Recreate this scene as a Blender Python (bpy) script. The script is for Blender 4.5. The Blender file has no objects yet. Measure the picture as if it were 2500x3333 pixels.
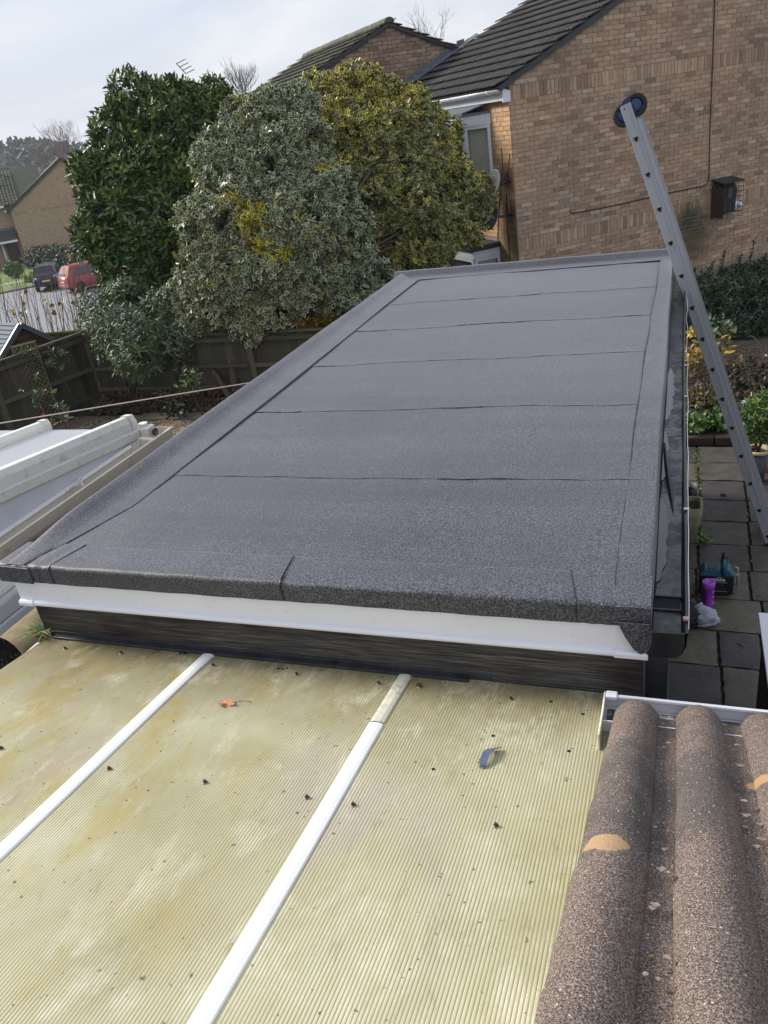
import bpy, math, random
import numpy as np
from mathutils import Vector, Matrix

random.seed(11)
rng = np.random.default_rng(11)
SC = bpy.context.scene
COL = SC.collection
PI = math.pi

# ------------------------------------------------------------------ camera
CAM_Z = 3.96
FPX = 1685.0
AX = np.array([4545.0, 129.0, -1685.0]); AX /= np.linalg.norm(AX)
AY = np.array([652.0, -956.0, 1685.0]); AY /= np.linalg.norm(AY)
AZ = np.cross(AX, AY); AZ /= np.linalg.norm(AZ)
if AZ[1] > 0:
    AZ = -AZ
AY = np.cross(AZ, AX)
RW = np.array([AX, AY, AZ])            # image axes (right, down, forward) -> world
S = 0.6636
O = np.array([0.0, 0.0, CAM_Z])


def ray(x, y):
    return RW @ np.array([x * S - 829.5, y * S - 1106.0, FPX])


def at(x, y, z=None, X=None, Y=None, depth=None, pl=None):
    """point of the photograph (2500 x 3333) -> world point on a plane z=, X=, Y=, at a camera depth or on a plane (point, normal)"""
    d = ray(x, y)
    if z is not None:
        t = (z - O[2]) / d[2]
    elif X is not None:
        t = (X - O[0]) / d[0]
    elif Y is not None:
        t = (Y - O[1]) / d[1]
    elif depth is not None:
        t = depth / FPX
    else:
        p0, n = np.array(pl[0], float), np.array(pl[1], float)
        t = ((p0 - O) @ n) / (d @ n)
    return O + d * t


def project(p):
    v = RW.T @ (np.array(p, float) - O)
    return np.array([829.5 + FPX * v[0] / v[2], 1106 + FPX * v[1] / v[2], v[2]])


cd = bpy.data.cameras.new('camera')
cam = bpy.data.objects.new('camera', cd); COL.objects.link(cam)
cd.sensor_fit = 'VERTICAL'; cd.sensor_height = 24.0; cd.sensor_width = 18.0
cd.lens = 24.0 * FPX / 2212.0
cd.clip_start = 0.05; cd.clip_end = 3000
m = Matrix.Identity(4)
for r in range(3):
    m[r][0] = RW[r][0]; m[r][1] = -RW[r][1]; m[r][2] = -RW[r][2]
m.translation = Vector((0, 0, CAM_Z))
cam.matrix_world = m
SC.camera = cam

# ------------------------------------------------------------------ sky, sun, exposure
SUN_EL, SUN_AZ = math.radians(32), math.radians(-83)   # azimuth from +Y towards +X
w = bpy.data.worlds.new('World'); SC.world = w; w.use_nodes = True
nt = w.node_tree; N = nt.nodes; L = nt.links
bg = N['Background']
sky = N.new('ShaderNodeTexSky'); sky.sky_type = 'NISHITA'; sky.sun_disc = False
sky.sun_elevation = SUN_EL; sky.sun_rotation = SUN_AZ; sky.air_density = 1.2; sky.dust_density = 2.0
tc = N.new('ShaderNodeTexCoord')
sep = N.new('ShaderNodeSeparateXYZ'); L.new(tc.outputs['Generated'], sep.inputs[0])
ab = N.new('ShaderNodeMath'); ab.operation = 'MAXIMUM'; L.new(sep.outputs[2], ab.inputs[0]); ab.inputs[1].default_value = 0.0
ad = N.new('ShaderNodeMath'); ad.operation = 'ADD'; L.new(ab.outputs[0], ad.inputs[0]); ad.inputs[1].default_value = 0.22
dx = N.new('ShaderNodeMath'); dx.operation = 'DIVIDE'; L.new(sep.outputs[0], dx.inputs[0]); L.new(ad.outputs[0], dx.inputs[1])
dy = N.new('ShaderNodeMath'); dy.operation = 'DIVIDE'; L.new(sep.outputs[1], dy.inputs[0]); L.new(ad.outputs[0], dy.inputs[1])
cv = N.new('ShaderNodeCombineXYZ'); L.new(dx.outputs[0], cv.inputs[0]); L.new(dy.outputs[0], cv.inputs[1])
nz = N.new('ShaderNodeTexNoise'); nz.inputs['Scale'].default_value = 0.9; nz.inputs['Detail'].default_value = 5.0
nz.inputs['Roughness'].default_value = 0.5; nz.inputs['Distortion'].default_value = 0.5
L.new(cv.outputs[0], nz.inputs['Vector'])
rp = N.new('ShaderNodeValToRGB')
rp.color_ramp.elements[0].position = 0.36; rp.color_ramp.elements[0].color = (0.40, 0.46, 0.58, 1)
rp.color_ramp.elements[1].position = 0.64; rp.color_ramp.elements[1].color = (0.64, 0.65, 0.69, 1)
e_ = rp.color_ramp.elements.new(0.5); e_.color = (0.52, 0.555, 0.63, 1)
L.new(nz.outputs[0], rp.inputs[0])
sc_ = N.new('ShaderNodeVectorMath'); sc_.operation = 'SCALE'; sc_.inputs['Scale'].default_value = 10.0
L.new(rp.outputs[0], sc_.inputs[0])
mx = N.new('ShaderNodeMix'); mx.data_type = 'RGBA'; mx.inputs[0].default_value = 0.86
L.new(sky.outputs[0], mx.inputs[6]); L.new(sc_.outputs[0], mx.inputs[7])
L.new(mx.outputs[2], bg.inputs[0]); bg.inputs[1].default_value = 0.1

sl = bpy.data.lights.new('sun', 'SUN'); sl.energy = 3.4; sl.angle = math.radians(14); sl.color = (1.0, 0.95, 0.87)
so = bpy.data.objects.new('sun', sl); COL.objects.link(so)
sd = Vector((math.cos(SUN_EL) * math.sin(SUN_AZ), math.cos(SUN_EL) * math.cos(SUN_AZ), math.sin(SUN_EL)))
so.rotation_euler = sd.to_track_quat('Z', 'Y').to_euler(); so.location = (-20, -10, 20)
vs = SC.view_settings
vs.view_transform = 'Standard'; vs.look = 'None'; vs.gamma = 1.0; vs.use_curve_mapping = False; vs.exposure = 0.55
SC.cycles.use_denoising = True; SC.cycles.denoiser = 'OPENIMAGEDENOISE'; SC.cycles.denoising_input_passes = 'RGB_ALBEDO_NORMAL'; SC.cycles.denoising_prefilter = 'ACCURATE'; SC.cycles.max_bounces = 6; SC.cycles.diffuse_bounces = 3; SC.cycles.glossy_bounces = 3; SC.cycles.transparent_max_bounces = 8
SC.cycles.caustics_reflective = False; SC.cycles.caustics_refractive = False


# ------------------------------------------------------------------ materials
def lin(r, g, b):
    f = lambda c: (c / 255 / 12.92) if c / 255 <= 0.04045 else ((c / 255 + 0.055) / 1.055) ** 2.4
    return (f(r), f(g), f(b))


def mul(c, k):
    return tuple(min(1, v * k) for v in c)


class NT:
    """small helper around a material's node tree"""
    def __init__(s, name):
        s.m = bpy.data.materials.new(name); s.m.use_nodes = True
        s.t = s.m.node_tree; s.b = s.t.nodes['Principled BSDF']
        s.pos = s.t.nodes.new('ShaderNodeNewGeometry').outputs['Position']

    def n(s, typ, **kw):
        x = s.t.nodes.new(typ)
        for k, v in kw.items():
            setattr(x, k, v)
        return x

    def l(s, a, b):
        s.t.links.new(a, b)

    def vec(s, scale, src=None):
        x = s.n('ShaderNodeVectorMath', operation='MULTIPLY')
        s.l(src or s.pos, x.inputs[0]); x.inputs[1].default_value = scale if hasattr(scale, '__len__') else (scale,) * 3
        return x.outputs[0]

    def noise(s, scale, detail=3.0, rough=0.55, stretch=None, dist=0.0, src=None):
        x = s.n('ShaderNodeTexNoise'); x.inputs['Scale'].default_value = scale
        x.inputs['Detail'].default_value = detail; x.inputs['Roughness'].default_value = rough
        x.inputs['Distortion'].default_value = dist
        s.l(s.vec(stretch, src) if stretch else (src or s.pos), x.inputs['Vector'])
        return x.outputs[0]

    def ramp(s, fac, stops, interp='LINEAR'):
        x = s.n('ShaderNodeValToRGB'); cr = x.color_ramp; cr.interpolation = interp
        for i, (p, c) in enumerate(stops):
            c = (c, c, c, 1) if not hasattr(c, '__len__') else tuple(c[:3]) + (1,)
            if i < 2:
                cr.elements[i].position = p; cr.elements[i].color = c
            else:
                e = cr.elements.new(p); e.color = c
        s.l(fac, x.inputs[0])
        return x.outputs[0]

    def mix(s, fac, a, b, mode='MIX'):
        x = s.n('ShaderNodeMix', data_type='RGBA', blend_type=mode)
        for i_, (sock, v) in enumerate(((x.inputs[0], fac), (x.inputs[6], a), (x.inputs[7], b))):
            if hasattr(v, 'is_linked') or hasattr(v, 'links'):
                s.l(v, sock)
            elif hasattr(v, '__len__'):
                sock.default_value = tuple(v[:3]) + (1,)
            elif i_ == 0:
                sock.default_value = v
            else:
                sock.default_value = (v, v, v, 1)
        return x.outputs[2]

    def math(s, op, a, b=0.0):
        x = s.n('ShaderNodeMath', operation=op)
        for sock, v in ((x.inputs[0], a), (x.inputs[1], b)):
            if isinstance(v, (int, float)):
                sock.default_value = v
            else:
                s.l(v, sock)
        return x.outputs[0]

    def bump(s, h, strength=0.4, dist=0.01):
        x = s.n('ShaderNodeBump'); x.inputs['Strength'].default_value = strength; x.inputs['Distance'].default_value = dist
        s.l(h, x.inputs['Height']); s.l(x.outputs[0], s.b.inputs['Normal'])

    def out(s, col, rough=0.7, metal=0.0, spec=0.5):
        if hasattr(col, '__len__'):
            s.b.inputs['Base Color'].default_value = tuple(col[:3]) + (1,)
        else:
            s.l(col, s.b.inputs['Base Color'])
        if isinstance(rough, (int, float)):
            s.b.inputs['Roughness'].default_value = rough
        else:
            s.l(rough, s.b.inputs['Roughness'])
        s.b.inputs['Metallic'].default_value = metal
        s.b.inputs['Specular IOR Level'].default_value = spec
        return s.m


def simple(name, col, rough=0.6, var=0.25, scale=12.0, metal=0.0, spec=0.5, bump=0.0, bscale=60.0, stretch=None, dirt=None, dscale=3.0, dpos=0.6):
    k = NT(name)
    f = k.noise(scale, 4, 0.6, stretch)
    c = k.ramp(f, [(0.25, mul(col, 1 - var)), (0.75, mul(col, 1 + var))])
    if dirt:
        f2 = k.ramp(k.noise(dscale, 6, 0.7, stretch), [(dpos, 0.0), (min(1, dpos + 0.15), 1.0)])
        c = k.mix(f2, c, dirt)
    if bump:
        k.bump(k.noise(bscale, 4, 0.6, stretch), bump, 0.004)
    return k.out(c, rough, metal, spec)


M = {}


def make_felt(name, dark=1.0):
    k = NT(name)
    g1 = k.noise(290, 0, 0.5); g2 = k.noise(150, 0, 0.5)
    gr = k.math('ADD', k.math('MULTIPLY', g1, 0.55), k.math('MULTIPLY', g2, 0.45))
    c = k.ramp(gr, [(0.36, (0.004, 0.004, 0.006)), (0.50, (0.0155, 0.0158, 0.0215)), (0.60, (0.098, 0.100, 0.126))])
    big = k.noise(1.0, 4, 0.6, (0.5, 1.6, 1)); band = k.noise(1.0, 3, 0.6, (0.35, 5.0, 1))
    c = k.mix(1.0, c, k.ramp(big, [(0.3, 0.80), (0.7, 1.2)]), 'MULTIPLY')
    c = k.mix(1.0, c, k.ramp(band, [(0.34, 0.70), (0.56, 1.08)]), 'MULTIPLY')
    sp = k.ramp(k.noise(420, 0, 0.5), [(0.74, 0.0), (0.78, 1.0)])
    c = k.mix(sp, c, (0.30, 0.30, 0.33))
    k.bump(gr, 0.6, 0.003)
    k.b.inputs['Sheen Weight'].default_value = 0.28; k.b.inputs['Sheen Roughness'].default_value = 0.45
    k.b.inputs['Sheen Tint'].default_value = (0.85, 0.87, 1.0, 1)
    return k.out(c, 0.5, 0, 0.6)


M['felt'] = make_felt('mineral_felt')
M['bitumen'] = simple('bitumen', (0.015, 0.015, 0.018), 0.45, 0.3)
M['upvc'] = simple('white_upvc', (0.79, 0.80, 0.86), 0.32, 0.035, 2.5, dirt=(0.62, 0.62, 0.62), dscale=9, dpos=0.70)
M['upvc_old'] = simple('weathered_upvc', (0.74, 0.72, 0.66), 0.4, 0.06, 6, dirt=(0.50, 0.47, 0.38), dscale=14, dpos=0.55, bump=0.1, bscale=90)
M['upvc_cream'] = simple('cream_upvc', (0.70, 0.64, 0.55), 0.4, 0.06, 4, dirt=(0.42, 0.36, 0.27), dscale=7, dpos=0.58)
M['panel_grey'] = simple('chalky_panel', (0.64, 0.65, 0.70), 0.45, 0.06, 5, dirt=(0.5, 0.5, 0.5), dscale=20, dpos=0.6)
M['black_plastic'] = simple('black_plastic', (0.014, 0.015, 0.018), 0.28, 0.3, 20, dirt=(0.06, 0.06, 0.065), dscale=18, dpos=0.6)
M['dark_metal'] = simple('dark_metal', (0.05, 0.05, 0.055), 0.45, 0.3, metal=0.6)
M['rust'] = simple('rusted_steel', (0.055, 0.035, 0.022), 0.6, 0.5, 90)
M['washer'] = simple('steel_washer', (0.22, 0.20, 0.17), 0.45, 0.3, 60, metal=0.5)
M['mortar'] = simple('mortar', (0.27, 0.225, 0.18), 0.9, 0.2, 20, bump=0.3)
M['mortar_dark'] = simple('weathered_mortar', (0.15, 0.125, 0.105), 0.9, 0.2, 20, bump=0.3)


def make_beam():
    k = NT('weathered_timber')
    g = k.noise(9, 6, 0.7, (0.5, 6, 9)); fib = k.noise(22, 5, 0.7, (0.25, 8, 14)); pch = k.noise(1.2, 3, 0.6, (1, 1, 2))
    c = k.ramp(fib, [(0.36, (0.016, 0.014, 0.013)), (0.5, (0.075, 0.068, 0.064)), (0.66, (0.22, 0.21, 0.20))])
    c2 = k.ramp(fib, [(0.36, (0.012, 0.008, 0.007)), (0.55, (0.040, 0.024, 0.019)), (0.68, (0.15, 0.125, 0.11))])
    c = k.mix(k.ramp(pch, [(0.42, 0.0), (0.56, 1.0)]), c, c2)
    k.bump(k.math('ADD', fib, g), 0.9, 0.008)
    return k.out(c, 0.75)


M['timber'] = make_beam()


def make_sheet():
    k = NT('aged_polycarbonate')
    big = k.noise(1.0, 4, 0.6, (1.1, 1.0, 1), 0.6); med = k.noise(3.2, 5, 0.62, (1.6, 0.8, 1), 0.3); fine = k.noise(9, 6, 0.75, (2.4, 0.9, 1), 0.6)
    base = k.ramp(big, [(0.32, (0.385, 0.36, 0.205)), (0.5, (0.495, 0.475, 0.31)), (0.66, (0.585, 0.575, 0.42))])
    sepx = k.n('ShaderNodeSeparateXYZ'); k.l(k.pos, sepx.inputs[0])
    algae = k.ramp(med, [(0.46, 0.0), (0.64, 0.9)])
    lf = k.n('ShaderNodeMapRange'); lf.inputs[1].default_value = -0.9; lf.inputs[2].default_value = -2.2
    lf.inputs[3].default_value = 0.12; lf.inputs[4].default_value = 1.0; k.l(sepx.outputs[0], lf.inputs[0])
    c = k.mix(k.math('MULTIPLY', algae, lf.outputs[0]), base, (0.42, 0.31, 0.055))
    mauve = k.ramp(k.noise(1.4, 3, 0.5, (2.2, 0.8, 1), 0.3), [(0.54, 0.0), (0.70, 0.65)])
    c = k.mix(mauve, c, (0.42, 0.365, 0.325))
    # dirt gathers against the timber (y near 2.2)
    ey = k.n('ShaderNodeMapRange'); ey.inputs[1].default_value = 1.72; ey.inputs[2].default_value = 2.2; k.l(sepx.outputs[1], ey.inputs[0])
    edge = k.math('MULTIPLY', ey.outputs[0], k.ramp(fine, [(0.25, 0.35), (0.6, 1.0)]))
    c = k.mix(edge, c, (0.20, 0.165, 0.085))
    scum = k.ramp(fine, [(0.30, 1.0), (0.44, 0.0)])
    c = k.mix(k.math('MULTIPLY', scum, 0.5), c, (0.25, 0.20, 0.105))
    pale = k.ramp(k.noise(4.2, 6, 0.78, (1.7, 0.8, 1), 0.25), [(0.53, 0.0), (0.68, 0.7)])
    c = k.mix(pale, c, (0.66, 0.62, 0.49))
    sp = k.ramp(k.noise(48, 1, 0.5), [(0.73, 0.0), (0.77, 0.9)])
    c = k.mix(sp, c, (0.09, 0.075, 0.045))
    return k.out(c, 0.42, 0, 0.4)


M['sheet'] = make_sheet()


def make_sheet_line():
    k = NT('dirt_in_flute_groove')
    c = k.ramp(k.noise(5, 4, 0.7), [(0.3, (0.19, 0.16, 0.085)), (0.7, (0.36, 0.31, 0.18))])
    return k.out(c, 0.7)


M['sheet_line'] = make_sheet_line()
M['bar'] = simple('glazing_bar_white', (0.86, 0.87, 0.86), 0.35, 0.03, 3, dirt=(0.42, 0.40, 0.24), dscale=30, dpos=0.66)
M['bar_mossy'] = simple('glazing_bar_lichen', (0.62, 0.61, 0.50), 0.5, 0.2, 30, dirt=(0.22, 0.20, 0.12), dscale=45, dpos=0.55)
M['lead'] = simple('lead_flashing', (0.13, 0.145, 0.175), 0.5, 0.3, 8, dirt=(0.28, 0.29, 0.31), dscale=6, dpos=0.58)
M['flash_dark'] = simple('dark_flashing', (0.035, 0.036, 0.044), 0.42, 0.5, 25, dirt=(0.012, 0.011, 0.008), dscale=9, dpos=0.55)


def make_concrete_tile():
    k = NT('concrete_roll_tile')
    g = k.noise(300, 2, 0.7); lich = k.noise(2.4, 5, 0.65, None, 0.4); med = k.noise(14, 5, 0.7)
    c = k.ramp(g, [(0.34, (0.030, 0.021, 0.018)), (0.5, (0.135, 0.098, 0.082)), (0.63, (0.40, 0.315, 0.265))])
    c = k.mix(k.ramp(lich, [(0.50, 0.0), (0.64, 0.85)]), c, k.ramp(g, [(0.34, (0.018, 0.016, 0.016)), (0.66, (0.16, 0.135, 0.12))]))
    c = k.mix(k.ramp(med, [(0.60, 0.0), (0.75, 0.5)]), c, (0.13, 0.10, 0.075))
    v = k.n('ShaderNodeTexVoronoi'); v.inputs['Scale'].default_value = 95; k.l(k.pos, v.inputs['Vector'])
    st = k.ramp(v.outputs['Distance'], [(0.20, 1.0), (0.25, 0.0)])
    vr = k.n('ShaderNodeSeparateColor'); k.l(v.outputs['Color'], vr.inputs[0])
    st = k.math('MULTIPLY', st, k.ramp(vr.outputs[0], [(0.66, 0.0), (0.70, 1.0)]))
    c = k.mix(st, c, k.ramp(vr.outputs[1], [(0.2, (0.34, 0.25, 0.17)), (0.5, (0.46, 0.38, 0.31)), (0.8, (0.58, 0.52, 0.47))]))
    # fixed lichen patches, at their own places on the tiles
    crest = ((0, 2.038, 2.158), (0, math.tan(math.radians(24.9)), 1))
    for (sx, sy, r, col) in ((1975, 2742, 0.050, (0.46, 0.30, 0.16)), (2478, 2520, 0.036, (0.44, 0.28, 0.14))):
        px, py = at(sx, sy, pl=crest)[:2]
        d = k.n('ShaderNodeVectorMath', operation='SUBTRACT'); k.l(k.pos, d.inputs[0]); d.inputs[1].default_value = (px, py, 0)
        q = k.vec((1.0, 1.5, 0.0), d.outputs[0])
        ln = k.n('ShaderNodeVectorMath', operation='LENGTH'); k.l(q, ln.inputs[0])
        dd = k.math('ADD', ln.outputs['Value'], k.math('MULTIPLY', k.math('SUBTRACT', k.noise(40, 3, 0.6), 0.5), 0.05))
        mk = k.ramp(k.math('DIVIDE', dd, r), [(0.90, 1.0), (1.06, 0.0)])
        c = k.mix(mk, c, k.mix(0.35, col, k.ramp(g, [(0.3, mul(col, 0.5)), (0.7, mul(col, 1.25))])))
    k.bump(k.math('ADD', g, k.math('MULTIPLY', st, 0.6)), 0.9, 0.004)
    return k.out(c, 0.85)


M['ctile'] = make_concrete_tile()


def brick_mat(name, island, ramp, stain_or_shade=None, green=None):
    k = NT(name)
    if island:
        r = k.n('ShaderNodeNewGeometry').outputs['Random Per Island']
    else:
        r = k.n('ShaderNodeObjectInfo').outputs['Random']
    c = k.ramp(r, ramp, 'LINEAR')
    f = k.noise(13, 5, 0.7); f2 = k.noise(60, 3, 0.7)
    c = k.mix(1.0, c, k.ramp(f, [(0.25, 0.72), (0.75, 1.22)]), 'MULTIPLY')
    c = k.mix(1.0, c, k.ramp(f2, [(0.25, 0.85), (0.75, 1.12)]), 'MULTIPLY')
    big = k.noise(0.9, 3, 0.55)
    c = k.mix(1.0, c, k.ramp(big, [(0.3, (0.84, 0.86, 0.85)), (0.7, (1.12, 1.06, 1.0))]), 'MULTIPLY')
    if stain_or_shade:
        for (p, rad, col) in stain_or_shade:
            d = k.n('ShaderNodeVectorMath', operation='DISTANCE'); k.l(k.pos, d.inputs[0]); d.inputs[1].default_value = p
            mk = k.ramp(k.math('ADD', k.math('DIVIDE', d.outputs['Value'], rad), k.math('MULTIPLY', k.math('SUBTRACT', f, 0.5), 0.6)), [(0.25, 0.85), (1.0, 0.0)])
            c = k.mix(mk, c, col)
    k.bump(f2, 0.5, 0.004)
    return k.out(c, 0.88)


BUFF = [(0.0, lin(112, 90, 78)), (0.10, lin(128, 108, 90)), (0.25, lin(176, 148, 124)), (0.42, lin(158, 134, 112)), (0.58, lin(186, 160, 132)),
        (0.72, lin(150, 118, 98)), (0.86, lin(198, 178, 154)), (1.0, lin(142, 126, 108))]
_av = lin(172, 142, 122)
BUFF = [(p, tuple(1.22 * (0.62 * a + 0.38 * b) for a, b in zip(c, _av))) for p, c in BUFF]
ORANGE = [(0.0, lin(176, 142, 108)), (0.3, lin(200, 162, 122)), (0.6, lin(186, 152, 118)), (0.8, lin(208, 174, 138)), (1.0, lin(165, 134, 104))]
M['tile_dark'] = None


def make_roof_tile(name, moss=0.0):
    k = NT(name)
    r = k.n('ShaderNodeObjectInfo').outputs['Random']
    f = k.noise(9, 5, 0.7); f2 = k.noise(70, 3, 0.7)
    c = k.ramp(f, [(0.28, (0.022, 0.019, 0.019)), (0.7, (0.070, 0.063, 0.060))])
    c = k.mix(1.0, c, k.ramp(r, [(0.0, 0.8), (1.0, 1.2)]), 'MULTIPLY')
    c = k.mix(k.ramp(f2, [(0.70, 0.0), (0.76, 0.8)]), c, (0.30, 0.30, 0.28))
    if moss:
        c = k.mix(k.math('MULTIPLY', k.ramp(k.noise(5, 4, 0.7), [(0.42, 0.0), (0.6, 1.0)]), moss), c, (0.10, 0.115, 0.045))
    k.bump(f2, 0.5, 0.004)
    return k.out(c, 0.8)


M['tile_dark'] = make_roof_tile('dark_roof_tile')
M['tile_moss'] = make_roof_tile('mossy_roof_tile', 0.8)
M['lichen'] = simple('white_lichen', (0.62, 0.62, 0.58), 0.9, 0.1)


def glassy(name, col=(0.03, 0.035, 0.04), rough=0.05):
    k = NT(name); k.out(col, rough, 0, 0.9); return k.m


M['glass_dark'] = glassy('window_glass')


def clear_glass():
    k = NT('clear_pane')
    tr = k.n('ShaderNodeBsdfTransparent'); tr.inputs[0].default_value = (0.96, 0.98, 0.97, 1)
    gl = k.n('ShaderNodeBsdfGlossy'); gl.inputs['Roughness'].default_value = 0.02
    ms = k.n('ShaderNodeMixShader'); lw = k.n('ShaderNodeLayerWeight'); lw.inputs[0].default_value = 0.5
    k.l(k.math('ADD', k.math('MULTIPLY', k.math('POWER', lw.outputs['Facing'], 3.0), 0.55), 0.05), ms.inputs[0]); k.l(tr.outputs[0], ms.inputs[1]); k.l(gl.outputs[0], ms.inputs[2])
    o = [n for n in k.t.nodes if n.type == 'OUTPUT_MATERIAL'][0]
    k.l(ms.outputs[0], o.inputs[0]); k.t.nodes.remove(k.b)
    return k.m


M['clear'] = clear_glass()


def make_slab():
    k = NT('riven_slab')
    r = k.n('ShaderNodeObjectInfo').outputs['Random']
    f = k.noise(5, 5, 0.7, None, 0.5); f2 = k.noise(24, 5, 0.7, (1, 2.4, 1), 0.8)
    c = k.ramp(r, [(0.0, (0.052, 0.045, 0.044)), (0.4, (0.062, 0.054, 0.050)), (0.62, (0.078, 0.070, 0.055)), (0.82, (0.115, 0.102, 0.068)), (1.0, (0.060, 0.054, 0.052))])
    c = k.mix(1.0, c, k.ramp(f, [(0.3, 0.66), (0.7, 1.4)]), 'MULTIPLY')
    c = k.mix(k.ramp(f2, [(0.56, 0.0), (0.72, 0.45)]), c, (0.15, 0.135, 0.095))
    k.bump(k.math('ADD', f2, f), 0.8, 0.012)
    return k.out(c, 0.42)


M['slab'] = make_slab()
M['joint'] = simple('mossy_joint', (0.035, 0.033, 0.022), 0.9, 0.4, 14, dirt=(0.075, 0.085, 0.025), dscale=3, dpos=0.55)
M['soil'] = simple('garden_soil', (0.028, 0.021, 0.015), 0.95, 0.5, 14, bump=0.8, bscale=40)
M['gravel_base'] = simple('gravel_bed', (0.16, 0.12, 0.08), 0.9, 0.3, 30, bump=0.6)
M['road'] = simple('tarmac', (0.21, 0.212, 0.225), 0.8, 0.1, 1.5)
M['kerb'] = simple('kerb_stone', (0.16, 0.155, 0.15), 0.8, 0.2, 5)
M['path'] = simple('footpath', (0.30, 0.26, 0.22), 0.85, 0.15, 2)
M['lawn'] = simple('lawn', (0.105, 0.175, 0.026), 0.9, 0.4, 1.3, bump=0.5, bscale=30)
M['hill'] = simple('far_hill', (0.06, 0.075, 0.05), 0.95, 0.3, 0.05)
M['ground'] = simple('rough_ground', (0.055, 0.06, 0.028), 0.95, 0.4, 1.0)


def leaf_mat(name, inner, margin, tint_in=None, tint_m=None, cut=0.62, rough=0.35, var=0.35):
    """leaf: UV 'leaf' = (0 at the midrib .. 1 at the outline, random per leaf); UV 'tint' = (own tint of the leaf, 0)"""
    k = NT(name)
    u = k.n('ShaderNodeUVMap'); u.uv_map = 'leaf'; t = k.n('ShaderNodeUVMap'); t.uv_map = 'tint'
    su = k.n('ShaderNodeSeparateXYZ'); k.l(u.outputs[0], su.inputs[0]); stn = k.n('ShaderNodeSeparateXYZ'); k.l(t.outputs[0], stn.inputs[0])
    ci = k.ramp(su.outputs[1], [(0.0, mul(inner, 1 - var)), (1.0, mul(inner, 1 + var))])
    cm = k.ramp(su.outputs[1], [(0.0, mul(margin, 1 - var)), (1.0, mul(margin, 1 + var * 0.5))])
    if tint_in:
        ci = k.mix(stn.outputs[0], ci, tint_in); cm = k.mix(stn.outputs[0], cm, tint_m)
    mk = k.ramp(su.outputs[0], [(cut, 0.0), (min(1.0, cut + 0.08), 1.0)])
    c = k.mix(mk, ci, cm)
    m_ = k.out(c, rough, 0, 0.45)
    k.b.inputs['Transmission Weight'].default_value = 0.0
    return m_


M['leaf_holly'] = leaf_mat('variegated_leaf', (0.042, 0.070, 0.028), (0.56, 0.58, 0.36), (0.13, 0.14, 0.02), (0.86, 0.70, 0.10), 0.68, 0.40)
M['leaf_laurel'] = leaf_mat('laurel_leaf', (0.058, 0.102, 0.030), (0.072, 0.122, 0.036), (0.19, 0.26, 0.045), (0.20, 0.27, 0.05), 0.9, 0.42, 0.5)
M['leaf_yew'] = leaf_mat('yew_leaf', (0.024, 0.046, 0.026), (0.030, 0.056, 0.031), (0.06, 0.09, 0.03), (0.06, 0.09, 0.03), 0.9, 0.5)
M['leaf_grey'] = leaf_mat('grey_green_leaf', (0.095, 0.14, 0.075), (0.13, 0.18, 0.11), (0.18, 0.22, 0.05), (0.2, 0.24, 0.06), 0.9, 0.5)
M['leaf_green'] = leaf_mat('fresh_green_leaf', (0.085, 0.17, 0.035), (0.10, 0.19, 0.04), (0.2, 0.26, 0.05), (0.2, 0.26, 0.05), 0.9, 0.4)
M['leaf_yellow'] = leaf_mat('yellow_leaf', (0.26, 0.15, 0.03), (0.28, 0.16, 0.04), (0.55, 0.38, 0.03), (0.58, 0.40, 0.03), 0.9, 0.5)
M['leaf_dead'] = leaf_mat('dead_leaf', (0.10, 0.055, 0.03), (0.12, 0.065, 0.035), (0.2, 0.12, 0.06), (0.2, 0.12, 0.06), 0.9, 0.7)
M['leaf_dark'] = leaf_mat('dark_shrub_leaf', (0.030, 0.045, 0.028), (0.035, 0.05, 0.03), (0.4, 0.42, 0.38), (0.4, 0.42, 0.38), 0.9, 0.3)
M['leaf_far'] = leaf_mat('far_leaf', (0.075, 0.085, 0.07), (0.08, 0.09, 0.075), (0.12, 0.10, 0.09), (0.12, 0.10, 0.09), 0.9, 0.8)
M['bark'] = simple('bark', (0.085, 0.065, 0.048), 0.9, 0.4, 18, bump=0.8, bscale=30, stretch=(3, 3, 0.6))
M['bark_pale'] = simple('pale_bark', (0.20, 0.16, 0.10), 0.85, 0.35, 14, bump=0.6, bscale=30, stretch=(3, 3, 0.6))
M['twig'] = simple('bare_twig', (0.14, 0.11, 0.085), 0.9, 0.25, 6)
M['twig_grey'] = simple('grey_twig', (0.16, 0.15, 0.15), 0.9, 0.2, 6)
M['twig_red'] = simple('reddish_twig', (0.22, 0.165, 0.145), 0.9, 0.2, 6)
M['twig_brown'] = simple('dead_stem', (0.085, 0.055, 0.038), 0.9, 0.45, 14)


def make_fence(name, a, b, g):
    k = NT(name)
    r = k.n('ShaderNodeObjectInfo').outputs['Random']
    f = k.noise(12, 6, 0.75, (5, 5, 0.5)); f3 = k.noise(1.6, 4, 0.6)
    c = k.ramp(f, [(0.3, a), (0.7, b)])
    c = k.mix(k.ramp(f3, [(0.42, 0.0), (0.66, 0.8)]), c, g)
    c = k.mix(1.0, c, k.ramp(r, [(0.0, 0.7), (1.0, 1.3)]), 'MULTIPLY')
    k.bump(f, 0.7, 0.005)
    return k.out(c, 0.85)


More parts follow.
